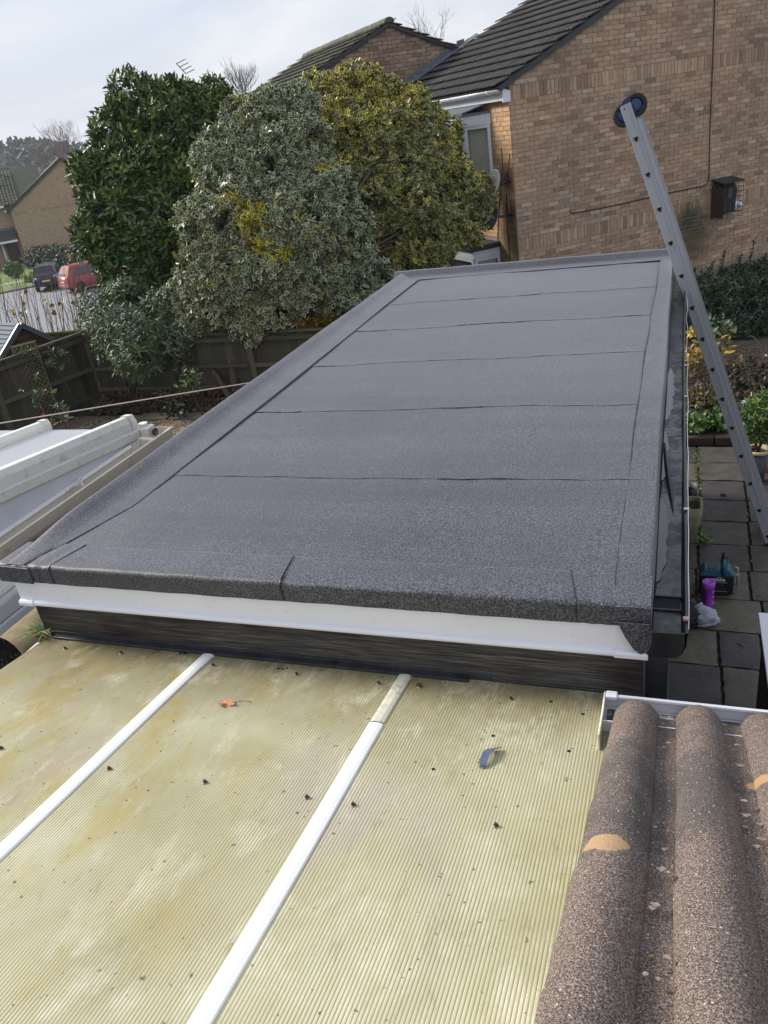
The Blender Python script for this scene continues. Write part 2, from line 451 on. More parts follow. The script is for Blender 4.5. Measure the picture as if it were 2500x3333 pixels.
M['fence'] = make_fence('fence_timber', (0.034, 0.029, 0.021), (0.098, 0.084, 0.060), (0.052, 0.060, 0.028))
M['fence_rail'] = make_fence('fence_rail_timber', (0.05, 0.042, 0.03), (0.14, 0.12, 0.085), (0.07, 0.075, 0.035))
M['trellis'] = make_fence('trellis_timber', (0.10, 0.088, 0.05), (0.20, 0.18, 0.11), (0.11, 0.125, 0.05))
M['alu'] = simple('aluminium', (0.40, 0.41, 0.43), 0.48, 0.06, 3, metal=0.35, bump=0.12, bscale=120, stretch=(4, 4, 0.4), dirt=(0.26, 0.27, 0.29), dscale=10, dpos=0.62)
M['hole'] = simple('dark_hole', (0.006, 0.006, 0.008), 0.8, 0.2)
M['blue_hub'] = simple('blue_plastic', (0.010, 0.032, 0.12), 0.35, 0.15)
M['rubber'] = simple('rubber', (0.016, 0.016, 0.018), 0.7, 0.3, 40, bump=0.3)
M['teal'] = simple('teal_plastic', (0.012, 0.085, 0.125), 0.3, 0.12, 9)
M['radio_black'] = simple('radio_black', (0.013, 0.017, 0.022), 0.38, 0.25, 20)
M['silver'] = simple('silver_plastic', (0.45, 0.46, 0.48), 0.35, 0.08, metal=0.4)
M['purple'] = simple('purple_plastic', (0.27, 0.045, 0.40), 0.38, 0.08, 6)
M['purple_lid'] = simple('purple_lid', (0.36, 0.10, 0.52), 0.38, 0.06, 6)
M['label_dark'] = simple('dark_print', (0.10, 0.02, 0.14), 0.45, 0.4, 60)
M['cloth_grey'] = simple('grey_cloth', (0.36, 0.38, 0.45), 0.95, 0.12, 25, bump=0.5, bscale=200)
M['cloth_black'] = simple('black_cloth', (0.016, 0.015, 0.015), 0.9, 0.3, 20, bump=0.4, bscale=120)
M['stone_trough'] = simple('stone_trough', (0.24, 0.22, 0.14), 0.9, 0.3, 9, dirt=(0.15, 0.16, 0.07), dscale=5, dpos=0.5, bump=0.5)
M['moss'] = simple('moss', (0.075, 0.10, 0.022), 0.95, 0.5, 30, bump=0.9, bscale=90)
M['blue_glaze'] = simple('blue_glaze', (0.02, 0.07, 0.36), 0.2, 0.2, 6)
M['terracotta'] = simple('terracotta', (0.20, 0.09, 0.055), 0.85, 0.25, 8)
M['pot_cream'] = simple('cream_pot_rim', (0.62, 0.48, 0.29), 0.6, 0.12, 8)
M['pot_dark'] = simple('dark_pot', (0.022, 0.025, 0.033), 0.4, 0.3, 12)
M['red_wall'] = simple('red_brown_boards', (0.085, 0.032, 0.026), 0.7, 0.3, 9, stretch=(1, 1, 6))
M['cable_brown'] = simple('brown_cable', (0.05, 0.03, 0.018), 0.6, 0.1)
M['cable_pale'] = simple('pale_cable', (0.34, 0.30, 0.25), 0.6, 0.1)
M['cable_white'] = simple('white_cable', (0.55, 0.54, 0.52), 0.5, 0.1)
M['line_pink'] = simple('washing_line', (0.62, 0.50, 0.46), 0.5, 0.1)
M['dish_pale'] = simple('dish_paint', (0.55, 0.53, 0.51), 0.4, 0.06, dirt=(0.36, 0.15, 0.06), dscale=7, dpos=0.70)
M['dish_grey'] = simple('grey_dish_paint', (0.20, 0.205, 0.22), 0.4, 0.08)
M['blind'] = simple('vertical_blind', (0.78, 0.73, 0.62), 0.8, 0.06, 5)
M['flue_dark'] = simple('flue_cowl', (0.035, 0.034, 0.036), 0.55, 0.4, 20)
M['shed_roof'] = simple('shed_roof_plastic', (0.085, 0.11, 0.14), 0.75, 0.1, 4)
M['shed_trim'] = simple('shed_trim_plastic', (0.10, 0.13, 0.16), 0.4, 0.1, 4)
M['shed_wall'] = simple('shed_wall_plastic', (0.095, 0.042, 0.035), 0.5, 0.15, 4)
M['car_blue'] = simple('dark_blue_paint', (0.016, 0.024, 0.07), 0.18, 0.1, 3)
M['car_red'] = simple('faded_red_paint', (0.32, 0.07, 0.07), 0.3, 0.1, 3)
M['car_roof'] = simple('black_car_roof', (0.025, 0.025, 0.03), 0.25, 0.1, 3)
M['lamp_red'] = simple('tail_lamp', (0.45, 0.03, 0.03), 0.2, 0.2)
M['lamp_clear'] = simple('clear_lamp', (0.6, 0.6, 0.62), 0.15, 0.1)
M['plate_yellow'] = simple('yellow_plate', (0.75, 0.52, 0.03), 0.4, 0.05)
M['alloy'] = simple('alloy', (0.5, 0.5, 0.52), 0.35, 0.1, metal=0.5)
M['bin_blue'] = simple('blue_bin_plastic', (0.03, 0.18, 0.55), 0.45, 0.1)
M['door_brown'] = simple('brown_door', (0.05, 0.025, 0.018), 0.5, 0.2)
M['tan_cloth'] = simple('tan_cloth', (0.30, 0.225, 0.14), 0.9, 0.3, 14, bump=0.5, bscale=30)
M['tile_pale'] = simple('pale_tile', (0.30, 0.31, 0.26), 0.5, 0.08, 4)
M['flamingo'] = simple('faded_pink', (0.34, 0.10, 0.08), 0.5, 0.2)
M['orange_metal'] = simple('orange_metal', (0.38, 0.10, 0.025), 0.45, 0.3)
M['stone_step'] = simple('stone_step', (0.12, 0.105, 0.075), 0.85, 0.3, 6, bump=0.5)
M['leaf_orange'] = simple('fallen_leaf', (0.43, 0.17, 0.075), 0.65, 0.25, 40, bump=0.5, bscale=90)
M['offcut'] = simple('blue_grey_offcut', (0.10, 0.14, 0.21), 0.3, 0.3, 30, dirt=(0.02, 0.02, 0.025), dscale=25, dpos=0.56)
M['grass_blade'] = simple('grass_blade', (0.085, 0.17, 0.03), 0.6, 0.3, 20)
M['grass_dry'] = simple('dry_blade', (0.33, 0.27, 0.15), 0.8, 0.3, 20)


def make_water():
    k = NT('standing_water'); k.out((0.02, 0.022, 0.026), 0.03, 0, 0.9); return k.m


M['water'] = make_water()


def make_translucent():
    k = NT('opal_polycarbonate'); tl = k.n('ShaderNodeBsdfTranslucent'); tl.inputs[0].default_value = (0.80, 0.82, 0.82, 1)
    ms = k.n('ShaderNodeMixShader'); ms.inputs[0].default_value = 0.35
    k.out((0.80, 0.81, 0.84), 0.3, 0, 0.5)
    k.l(k.b.outputs[0], ms.inputs[1]); k.l(tl.outputs[0], ms.inputs[2])
    k.l(ms.outputs[0], [n for n in k.t.nodes if n.type == 'OUTPUT_MATERIAL'][0].inputs[0])
    return k.m


M['opal'] = make_translucent()


def make_wet_felt():
    k = NT('wet_gutter_lining')
    f = k.noise(40, 5, 0.75); big = k.noise(6, 4, 0.7)
    c = k.ramp(f, [(0.3, (0.012, 0.012, 0.014)), (0.7, (0.065, 0.065, 0.072))])
    rgh = k.ramp(k.math('ADD', k.math('MULTIPLY', f, 0.5), k.math('MULTIPLY', big, 0.5)), [(0.42, 0.06), (0.55, 0.55)])
    k.bump(f, 0.35, 0.003)
    return k.out(c, rgh, 0, 0.6)


M['wet'] = make_wet_felt()
M['brick_house'] = brick_mat('buff_brick', False, BUFF)
M['brick_house_i'] = brick_mat('buff_brick_far', True, BUFF)
M['brick_orange'] = brick_mat('orange_brick', False, ORANGE)
M['brick_far'] = None

# ------------------------------------------------------------------ mesh helpers
ORG = {}


class MB:
    def __init__(s):
        s.V = []; s.F = []; s.MI = []

    def add(s, V, F, mi=0):
        b = len(s.V)
        s.V.extend([tuple(map(float, v)) for v in V]); s.F.extend([tuple(b + i for i in f) for f in F]); s.MI.extend([mi] * len(F))
        return s

    def box(s, x0, x1, y0, y1, z0, z1, mi=0, T=None):
        V = [(x, y, z) for z in (z0, z1) for y in (y0, y1) for x in (x0, x1)]
        if T is not None:
            V = [T @ Vector(v) for v in V]
        return s.add(V, [(0, 2, 3, 1), (4, 5, 7, 6), (0, 1, 5, 4), (2, 6, 7, 3), (0, 4, 6, 2), (1, 3, 7, 5)], mi)

    def beam(s, p, q, wd, h, up=(0, 0, 1), mi=0):
        p, q = Vector(p), Vector(q); d = (q - p).normalized(); up = Vector(up)
        sx = d.cross(up)
        if sx.length < 1e-4:
            sx = d.cross(Vector((1, 0, 0)))
        sx.normalize(); u = sx.cross(d).normalized()
        V = [e + sx * a * wd / 2 + u * b * h / 2 for e in (p, q) for a, b in ((-1, -1), (1, -1), (1, 1), (-1, 1))]
        return s.add(V, [(0, 1, 2, 3), (7, 6, 5, 4), (0, 4, 5, 1), (1, 5, 6, 2), (2, 6, 7, 3), (3, 7, 4, 0)], mi)

    def tube(s, P, r, n=6, mi=0, caps=True):
        P = [Vector(p) for p in P]; k = len(P)
        rr = r if hasattr(r, '__len__') else [r] * k
        V = []; F = []
        ref = Vector((0.31, 0.17, 0.93))
        for i, p in enumerate(P):
            d = (P[min(i + 1, k - 1)] - P[max(i - 1, 0)])
            d = d.normalized() if d.length > 1e-9 else Vector((0, 0, 1))
            a = d.cross(ref)
            if a.length < 1e-3:
                a = d.cross(Vector((1, 0, 0)))
            a.normalize(); b = d.cross(a)
            for j in range(n):
                t = 2 * PI * j / n
                V.append(p + (a * math.cos(t) + b * math.sin(t)) * rr[i])
        for i in range(k - 1):
            for j in range(n):
                F.append((i * n + j, i * n + (j + 1) % n, (i + 1) * n + (j + 1) % n, (i + 1) * n + j))
        if caps:
            F.append(tuple(range(n - 1, -1, -1))); F.append(tuple((k - 1) * n + j for j in range(n)))
        return s.add(V, F, mi)

    def lathe(s, prof, n=16, c=(0, 0, 0), T=None, mi=0, cap=True):
        V = []; F = []
        for r, z in prof:
            for j in range(n):
                t = 2 * PI * j / n
                v = Vector((c[0] + r * math.cos(t), c[1] + r * math.sin(t), c[2] + z))
                V.append(T @ v if T is not None else v)
        for i in range(len(prof) - 1):
            for j in range(n):
                F.append((i * n + j, i * n + (j + 1) % n, (i + 1) * n + (j + 1) % n, (i + 1) * n + j))
        if cap:
            F.append(tuple(range(n - 1, -1, -1))); F.append(tuple((len(prof) - 1) * n + j for j in range(n)))
        return s.add(V, F, mi)

    def grid(s, rows, mi=0, closed=False):
        k = len(rows[0]); V = [p for r in rows for p in r]; F = []
        for i in range(len(rows) - 1):
            for j in range(k if closed else k - 1):
                F.append((i * k + j, i * k + (j + 1) % k, (i + 1) * k + (j + 1) % k, (i + 1) * k + j))
        return s.add(V, F, mi)

    def prism(s, poly, ext, mi=0):
        n = len(poly); e = Vector(ext); P = [Vector(p) for p in poly]
        return s.add(P + [p + e for p in P], [tuple(range(n)), tuple(range(2 * n - 1, n - 1, -1))] + [(i, n + i, n + (i + 1) % n, (i + 1) % n) for i in range(n)], mi)

    def build(s, name, mat, parent=None, loc=None, smooth=False, bevel=0.0, seg=2, solid=0.0):
        off = np.array(ORG.get(parent.name, (0, 0, 0)) if parent is not None else (loc if loc is not None else (0, 0, 0)), float)
        me = bpy.data.meshes.new(name)
        me.from_pydata((np.array(s.V) - off).tolist(), [], s.F)
        for mt in (mat if isinstance(mat, (list, tuple)) else [mat]):
            me.materials.append(mt)
        me.polygons.foreach_set('material_index', s.MI)
        if smooth:
            me.polygons.foreach_set('use_smooth', [True] * len(s.F))
        me.update()
        o = bpy.data.objects.new(name, me); COL.objects.link(o)
        if parent is not None:
            o.parent = parent; ORG[o.name] = tuple(off)
        else:
            o.location = off; ORG[o.name] = tuple(off)
        if solid:
            md = o.modifiers.new('thick', 'SOLIDIFY'); md.thickness = solid; md.offset = 0
        if bevel:
            md = o.modifiers.new('bevel', 'BEVEL'); md.width = bevel; md.segments = seg; md.limit_method = 'ANGLE'; md.angle_limit = math.radians(40)
        return o


def thing(name, label, cat, loc=(0, 0, 0), group=None):
    o = bpy.data.objects.new(name, None); COL.objects.link(o)
    o.location = loc; ORG[o.name] = tuple(loc); o.empty_display_size = 0.1
    return tag(o, label, cat, group)


def tag(o, label, cat, group=None):
    o['label'] = label; o['category'] = cat
    if group:
        o['group'] = group
    return o


def struct(o, label=None):
    o['kind'] = 'structure'
    if label:
        o['label'] = label
    return o


def stuff(o):
    o['kind'] = 'stuff'; return o


def kid(me, name, parent, mw):
    """an object that shares mesh data, child of parent, at world matrix mw"""
    o = bpy.data.objects.new(name, me); COL.objects.link(o)
    o.parent = parent
    o.matrix_local = Matrix.Translation(-Vector(ORG.get(parent.name, (0, 0, 0)))) @ mw
    ORG[o.name] = tuple(mw.translation)
    return o


def smoothstep(a, b, x):
    t = np.clip((x - a) / (b - a), 0, 1); return t * t * (3 - 2 * t)


def wob(p, f=1.0, seed=0.0):
    x, y, z = p[..., 0] * f + seed, p[..., 1] * f + 1.7 * seed, p[..., 2] * f - seed
    return (np.sin(x * 1.9 + 1.3 * np.sin(y * 1.3 + z)) + np.sin(y * 2.3 + 1.1 * np.sin(z * 1.7 - x)) + np.sin(z * 2.1 + 1.2 * np.sin(x * 1.1 + y * .7))) / 3


def leaf_mesh(name, C, D, Nn, ln, wd, tint, mat, parent=None, loc=(0, 0, 0), fold=0.18, curl=0.0):
    """one mesh of many leaves: C base points, D axis, Nn face normals, ln/wd sizes per leaf, tint 0..1"""
    n = len(C)
    D = D / (np.linalg.norm(D, axis=1, keepdims=True) + 1e-9)
    Sx = np.cross(D, Nn); Sx /= (np.linalg.norm(Sx, axis=1, keepdims=True) + 1e-9)
    Up = np.cross(Sx, D)
    ln = np.broadcast_to(ln, (n,))[:, None]; wd = np.broadcast_to(wd, (n,))[:, None]
    pts = [(0.0, 0, 0), (0.30, .5, fold), (0.68, .42, fold), (1.0, 0, 0), (0.68, -.42, fold), (0.30, -.5, fold), (0.5, 0, 0)]
    V = np.stack([C + D * ln * a + Sx * wd * b + Up * (wd * c - ln * curl * a * a) for a, b, c in pts], 1).reshape(-1, 3)
    tri = np.array([(0, 1, 6), (1, 2, 6), (2, 3, 6), (3, 4, 6), (4, 5, 6), (5, 0, 6)])
    F = (np.arange(n)[:, None, None] * 7 + tri[None]).reshape(-1, 3)
    off = np.array(ORG.get(parent.name, (0, 0, 0)) if parent is not None else loc, float)
    me = bpy.data.meshes.new(name)
    me.vertices.add(len(V)); me.vertices.foreach_set('co', (V - off).astype(np.float32).ravel())
    me.loops.add(F.size); me.loops.foreach_set('vertex_index', F.astype(np.int32).ravel())
    me.polygons.add(len(F)); me.polygons.foreach_set('loop_start', np.arange(0, F.size, 3, dtype=np.int32))
    me.update(calc_edges=True)
    edge = np.tile(np.array([1, 1, 1, 1, 1, 1, 0.0]), n); rnd = np.repeat(rng.random(n), 7)
    u1 = me.uv_layers.new(name='leaf'); u2 = me.uv_layers.new(name='tint')
    fl = F.ravel()
    u1.data.foreach_set('uv', np.stack([edge[fl], rnd[fl]], 1).astype(np.float32).ravel())
    tv = np.repeat(np.broadcast_to(tint, (n,)), 7)
    u2.data.foreach_set('uv', np.stack([tv[fl], np.zeros(len(fl))], 1).astype(np.float32).ravel())
    me.materials.append(mat); me.validate()
    o = bpy.data.objects.new(name, me); COL.objects.link(o)
    if parent is not None:
        o.parent = parent
    else:
        o.location = off
    ORG[o.name] = tuple(off)
    return o


def unit(a):
    return a / (np.linalg.norm(a, axis=-1, keepdims=True) + 1e-9)


def crown(name, lobes, nshoot, per, ln, wd, mat, parent, tintf=None, gap=0.0, inner=0.25, up=0.35, back=0.4, spread=1.0, freq=2.2, amp=0.10, curl=0.0, seed=0.0, fold=0.18, stray=0.18):
    """leafy shoots spread through the outer part of a group of ellipsoids"""
    lob = np.array([l[:6] for l in lobes], float)
    area = (lob[:, 3] * lob[:, 4] + lob[:, 3] * lob[:, 5] + lob[:, 4] * lob[:, 5])
    out_p, out_n, out_in = [], [], []
    got = 0
    while got < nshoot:
        k = rng.choice(len(lob), size=6000, p=area / area.sum())
        d = unit(rng.normal(size=(6000, 3)))
        isin = rng.random(6000) < inner
        r = np.where(isin, 0.45 + 0.4 * rng.random(6000), 0.84 + 0.18 * rng.random(6000) + stray * (rng.random(6000) > 0.93) * rng.random(6000))
        c, e = lob[k, :3], lob[k, 3:6]
        r = r * (1 + amp * wob(d * e + c, freq, seed))
        p = c + d * e * r[:, None]
        nrm = unit(d / e)
        ok = np.ones(6000, bool)
        for j in range(len(lob)):
            q = np.linalg.norm((p - lob[j, :3]) / lob[j, 3:6], axis=1)
            ok &= ~((q < 0.72) & (k != j))
        tocam = unit(O - p)
        facing = (nrm * tocam).sum(1)
        ok &= (facing > -0.15) | (rng.random(6000) < back)
        if gap:
            ok &= (wob(p, freq * 1.6, seed + 3.1) > -1 + gap) | isin
        out_p.append(p[ok]); out_n.append(nrm[ok]); out_in.append(isin[ok]); got += ok.sum()
    p = np.concatenate(out_p)[:nshoot]; nrm = np.concatenate(out_n)[:nshoot]
    sd = unit(nrm + np.array([0, 0, up]) + 0.45 * rng.normal(size=nrm.shape))
    P_ = np.repeat(p, per, 0); SD = np.repeat(sd, per, 0)
    ang = np.tile(np.arange(per) * 2.4, nshoot) + np.repeat(rng.random(nshoot) * 6.28, per)
    a = unit(np.cross(SD, np.array([0.3, 0.2, 0.93]))); b = np.cross(SD, a)
    rad = a * np.cos(ang)[:, None] + b * np.sin(ang)[:, None]
    t = np.tile(np.linspace(-0.4, 0.6, per), nshoot)
    D = unit(rad * spread + SD * (0.45 + 0.5 * t[:, None]) + 0.2 * rng.normal(size=P_.shape))
    C = P_ + SD * (t * ln * 1.1)[:, None]
    Nn = unit(SD - D * (SD * D).sum(1, keepdims=True) + 0.25 * rng.normal(size=P_.shape))
    k_ = len(P_)
    sz = 0.7 + 0.5 * rng.random(k_)
    tint = tintf(P_, np.repeat(rng.random(nshoot), per)) if tintf else np.zeros(k_)
    return leaf_mesh(name, C, D, Nn, ln * sz, wd * sz, tint, mat, parent, fold=fold, curl=curl)


def branching(mb, p, d, ln, r, depth, spread=0.5, shrink=0.72, nb=2, up=0.15, minr=0.002, n=5, bend=0.12):
    p = Vector(p); d = Vector(d).normalized()
    P = [p]; R_ = [r]
    for i in range(3):
        d = (d + Vector((random.gauss(0, bend), random.gauss(0, bend), random.gauss(0, bend) + up * 0.2))).normalized()
        P.append(P[-1] + d * ln / 3); R_.append(max(minr, r * (1 - 0.12 * (i + 1))))
    mb.tube(P, R_, n if depth > 1 else 3, caps=False)
    if depth <= 0:
        return
    for k in range(nb + (random.random() < 0.4)):
        q = P[-1] if k == 0 else P[random.choice((1, 2, 3))]
        nd = (d + Vector((random.gauss(0, spread), random.gauss(0, spread), random.gauss(0, spread) + up))).normalized()
        branching(mb, q, nd, ln * shrink * random.uniform(.8, 1.15), max(minr, r * 0.62), depth - 1, spread, shrink, nb, up, minr, n, bend)


# ================================================================== flat roofed extension
ZR = 2.45                                   # top of the felt at the roof edge
XL, XR, YN, YF = -2.80, -0.062, 2.20, 8.03
ext = thing('flat_roof_extension', 'single storey extension with newly felted dark grey flat roof', 'extension', (-1.43, 5.1, 0))
b = MB(); b.box(-2.70, -0.14, 2.32, 7.95, 0, 2.36); b.build('wall', simple('dark_render', (0.06, 0.05, 0.042), 0.9, 0.25, 4), ext)
b = MB(); b.box(-2.73, -0.085, 2.235, 2.30, 1.78, 2.243); b.build('timber_beam', M['timber'], ext, bevel=0.004)

# felt sheets: each sheet laps 8 cm over the one nearer the camera
seams = [2.27, 3.146, 4.07, 4.995, 5.89, 6.78, 7.92]
ZD = ZR - 0.012


def felt_z(x, y):
    return 0.0032 * math.sin(2.1 * x + 0.7 * y) + 0.0022 * math.sin(5.3 * x - 1.9 * y + 1) + 0.0016 * math.sin(11 * x + 0.9 * y)


for i in range(len(seams) - 1):
    y0, y1 = seams[i], seams[i + 1] + 0.07
    g = MB(); nx, ny = 60, 14
    rows = []; rows2 = []
    for a in range(ny + 1):
        t = a / ny; y = y0 + (y1 - y0) * t
        r_ = []; r2 = []
        for c_ in range(nx + 1):
            x = -2.70 + (-0.085 + 2.70) * c_ / nx
            ye = y + (0.006 * math.sin(4 * x + 3 * i) + 0.003 * math.sin(23 * x)) * (1 - t)
            z = ZD + 0.0014 * (1 - t) ** 2 + felt_z(x, ye) + (0.002 * math.sin(13 * x + i) ** 2 if a == 0 else 0)
            r_.append((x, ye, z)); r2.append((x, ye, z - 0.0016))
        rows.append(r_); rows2.append(r2)
    g.grid(rows); g.grid([rows[0], rows2[0]][::-1])
    g.build('felt_sheet', M['felt'], ext, smooth=True)
    if i:
        # broken bead of squeezed-out bitumen, also drawing in the shadow of the lap edge
        bb = MB(); x = -2.68
        while x < -0.10:
            ln_ = random.uniform(0.05, 0.5)
            if random.random() < 0.30:
                P = []
                xx = x
                while xx < min(x + ln_, -0.09):
                    yy = y0 + 0.006 * math.sin(4 * xx + 3 * i) + 0.003 * math.sin(23 * xx)
                    P.append((xx, yy - 0.002, ZD + 0.0035 + felt_z(xx, yy))); xx += 0.03
                if len(P) > 2:
                    bb.tube(P, [0.0009 + 0.0018 * abs(math.sin(7 * q + i)) ** 3 for q in range(len(P))], 5)
            x += ln_
        stuff(bb.build('bitumen_seam', M['bitumen'], ext, smooth=True))


def strip(name, prof, path, mat, wobble=0.002, closed_ends=True):
    """a felt strip of constant cross section swept along a straight run; prof(t) -> list of (a, z); path -> function (a, t) -> (x, y)"""
    rows = []
    n = 70
    for i in range(n + 1):
        t = i / n
        rows.append([(*path(a + wobble * math.sin(17 * t + 40 * a), t), z + wobble * 0.6 * math.sin(23 * t + 9 * a)) for a, z in prof(t)])
    g = MB(); g.grid(rows)
    return g.build(name, mat, ext, smooth=True)


# left kerb: raised edge with a sloping inner face, then a flange lying on the roof
kerb = [(-0.002, 2.36), (-0.004, 2.462), (0.004, 2.482), (0.018, 2.488), (0.036, 2.487), (0.075, 2.470), (0.12, 2.452), (0.17, 2.4475), (0.300, 2.4458), (0.312, 2.4455), (0.3145, 2.4445), (0.3155, 2.442), (0.316, 2.438)]
xk = at(1271.6, 912.8, z=2.485)[0]
left_flange = []


def kprof(t):
    w_ = 0.262 + 0.012 * math.sin(5 * t) + (0.16 * max(0, 0.10 - t) / 0.10 if t < 0.10 else 0) * -1.0
    out = []
    hh = 0.10 + 0.90 * float(smoothstep(0.0, 0.085, t))
    for a, z in kerb:
        if z > 2.4475:
            z = 2.4475 + (z - 2.4475) * hh
        out.append((a if a < 0.13 else 0.12 + (a - 0.12) * (w_ - 0.12) / 0.195, z))
    return out


strip('kerb_felt', kprof, lambda a, t: (xk + a, YN + 0.004 + (YF - YN) * t), M['felt'])
# far kerb
far = [(0.0, 2.36), (0.002, 2.49), (-0.012, 2.506), (-0.05, 2.500), (-0.085, 2.462), (-0.13, 2.450), (-0.22, 2.4455), (-0.229, 2.445), (-0.232, 2.443), (-0.233, 2.438)]
strip('kerb_felt', lambda t: far, lambda a, t: (XL - 0.02 + (XR + 0.03 - XL) * t, YF + a), M['felt'])
# right edge: flat flange, rounded nose and a drip into the gutter
redge = [(-0.115, 2.436), (-0.1146, 2.4425), (-0.112, 2.4438), (-0.10, 2.4442), (-0.06, 2.4452), (-0.018, 2.4445), (-0.006, 2.4415), (0.001, 2.434), (0.004, 2.42), (0.003, 2.345)]
strip('edge_felt', lambda t: [(a * (1 + 0.1 * math.sin(4 * t)) if a < -0.1 else a, z) for a, z in redge], lambda a, t: (XR + a, YN - 0.004 + (YF - YN) * t), M['felt'], 0.003)
# front drip: four strips, each end lapping over the next
fr_x = [XL - 0.015, at(100 / S, 1225 / S, z=ZR)[0], at(600 / S, 1255 / S, z=ZR)[0], at(1234 / S, 1300 / S, z=ZR)[0], XR + 0.002]
for i in range(4):
    x0, x1 = fr_x[i], fr_x[i + 1] + 0.0
    lift = 0.0020 * (3 - i if i % 2 else 1)
    wf = (0.215, 0.20, 0.205, 0.19)[i]
    prof = [(0.10 + wf * 0.5, 2.4385), (0.10 + wf * 0.5 - 0.0008, 2.4425), (0.10 + wf * 0.5 - 0.003, 2.4435 + lift * 0.3), (0.10 + wf * 0.5 - 0.012, 2.4440 + lift * 0.4), (0.07, 2.4475 + lift), (0.012, 2.4485 + lift), (0.007, 2.4480 + lift), (0.001 - lift * .3, 2.4445 + lift * .5), (-0.002 - lift, 2.4395), (-0.0025 - lift, 2.434), (-0.002 - lift, 2.40), (0.0 - lift, 2.365)]
    skew = (0.05, -0.045, -0.05, 0)[i]; skew0 = (0, 0.05, -0.045, -0.05)[i]
    rows = []
    for q in range(41):
        t = q / 40
        rows.append([(x0 + (x1 - x0) * t + (skew0 * (1 - t) + skew * t) * max(0, a) * 4 + (0.012 if q == 40 and i < 3 else 0), YN + a + 0.0012 * math.sin(31 * t + i), z + 0.0012 * math.sin(19 * t + 2 * i) * (1 if z > 2.4 else 0.35)) for a, z in prof])
    g = MB(); g.grid(rows); g.build('drip_felt', M['felt'], ext, smooth=True)
    if i < 3:   # bitumen line on the lap
        bb = MB(); P = [(r_[0] + 0.002, r_[1] - 0.001, r_[2] + 0.0022) for r_ in rows[-1][1:]]
        bb.tube(P, [0.0012 + 0.002 * random.random() for _ in P], 5); bb.build('bitumen_seam', M['bitumen'], ext)
# dark bead of bitumen along the kerb flanges
for pts in ([(xk + kprof(t)[-2][0] + 0.003 + 0.002 * math.sin(60 * t), YN + 0.25 + (YF - 0.5 - YN) * t, 2.4425 + 0.0) for t in np.linspace(0.0, 1, 90)],
            [(XL + 0.25 + (XR - XL - 0.3) * t, YF - 0.2345 - 0.002 * math.sin(50 * t), 2.4430) for t in np.linspace(0, 1, 60)],
            [(XR - 0.1165 - 0.003 * math.sin(30 * t) - 0.0115 * math.sin(4 * t), YN + 0.1 + (YF - YN - 0.3) * t, 2.4432) for t in np.linspace(0, 1, 120)]):
    bb = MB(); bb.tube(pts, [0.0010 + 0.0018 * random.random() for _ in pts], 5); bb.build('bitumen_seam', M['bitumen'], ext, smooth=True)
# corner flap folded down over the end of the fascia
fl = MB()
P0 = [(-0.165, 2.190, 2.385), (-0.056, 2.190, 2.385), (-0.054, 2.190, 2.31), (-0.066, 2.188, 2.275), (-0.09, 2.186, 2.262), (-0.115, 2.186, 2.285), (-0.14, 2.188, 2.33)]
fl.prism(P0, (0, 0.006, 0)); fl.build('corner_flap', M['felt'], ext, bevel=0.003)
fl = MB(); fl.prism([(XL - 0.018, 2.190, 2.365), (XL + 0.17, 2.190, 2.36), (XL + 0.17, 2.190, 2.44), (XL - 0.018, 2.190, 2.446)], (0, 0.006, 0)); fl.build('corner_flap', M['felt'], ext, bevel=0.003)

# fascia with its bottom bead, two end pieces and screw caps
YFa = 2.212
b = MB(); b.box(-2.70, -0.115, YFa, YFa + 0.018, 2.255, 2.40)
fas = b.build('fascia', M['upvc'], ext, bevel=0.003)
b = MB()
prof = [(0.0, 2.262), (-0.012, 2.260), (-0.018, 2.252), (-0.018, 2.243), (-0.012, 2.236), (0.0, 2.234), (0.03, 2.234)]
b.grid([[(-2.70, YFa + a, z) for a, z in prof], [(-0.115, YFa + a, z) for a, z in prof]]); b.build('bead', M['upvc'], fas, smooth=True)
for x0, x1 in ((-2.765, -2.685), (-0.175, -0.066)):
    b = MB(); b.box(x0, x1, YFa - 0.0035, YFa + 0.016, 2.262, 2.40); o = b.build('fascia_end', M['upvc'], fas, bevel=0.002)
    b = MB(); pr2 = [(a - 0.004 if a < 0.02 else a, z + (0.002 if z > 2.25 else -0.003)) for a, z in prof]
    b.grid([[(x0, YFa + a, z) for a, z in pr2], [(x1, YFa + a, z) for a, z in pr2]]); b.prism([(x0, YFa + a, z) for a, z in pr2], (0.002, 0, 0)); b.prism([(x1 - 0.002, YFa + a, z) for a, z in pr2], (0.002, 0, 0))
    b.build('bead', M['upvc'], fas)
for sx, sy in ((70, 1270), (146, 1292), (294, 1300), (451, 1311), (618, 1323), (808, 1341), (1015, 1355), (1237, 1373), (1378, 1388)):
    p = at(sx / S, sy / S, Y=YFa)
    b = MB(); b.lathe([(0.0052, 0), (0.0052, 0.0015), (0.003, 0.0032), (0.0005, 0.0036)], 10, T=Matrix.Translation((p[0], YFa - 0.0002, min(2.385, max(2.275, p[2])))) @ Matrix.Rotation(PI / 2, 4, 'X'))
    b.build('screw_cap', M['upvc'], fas, smooth=True)

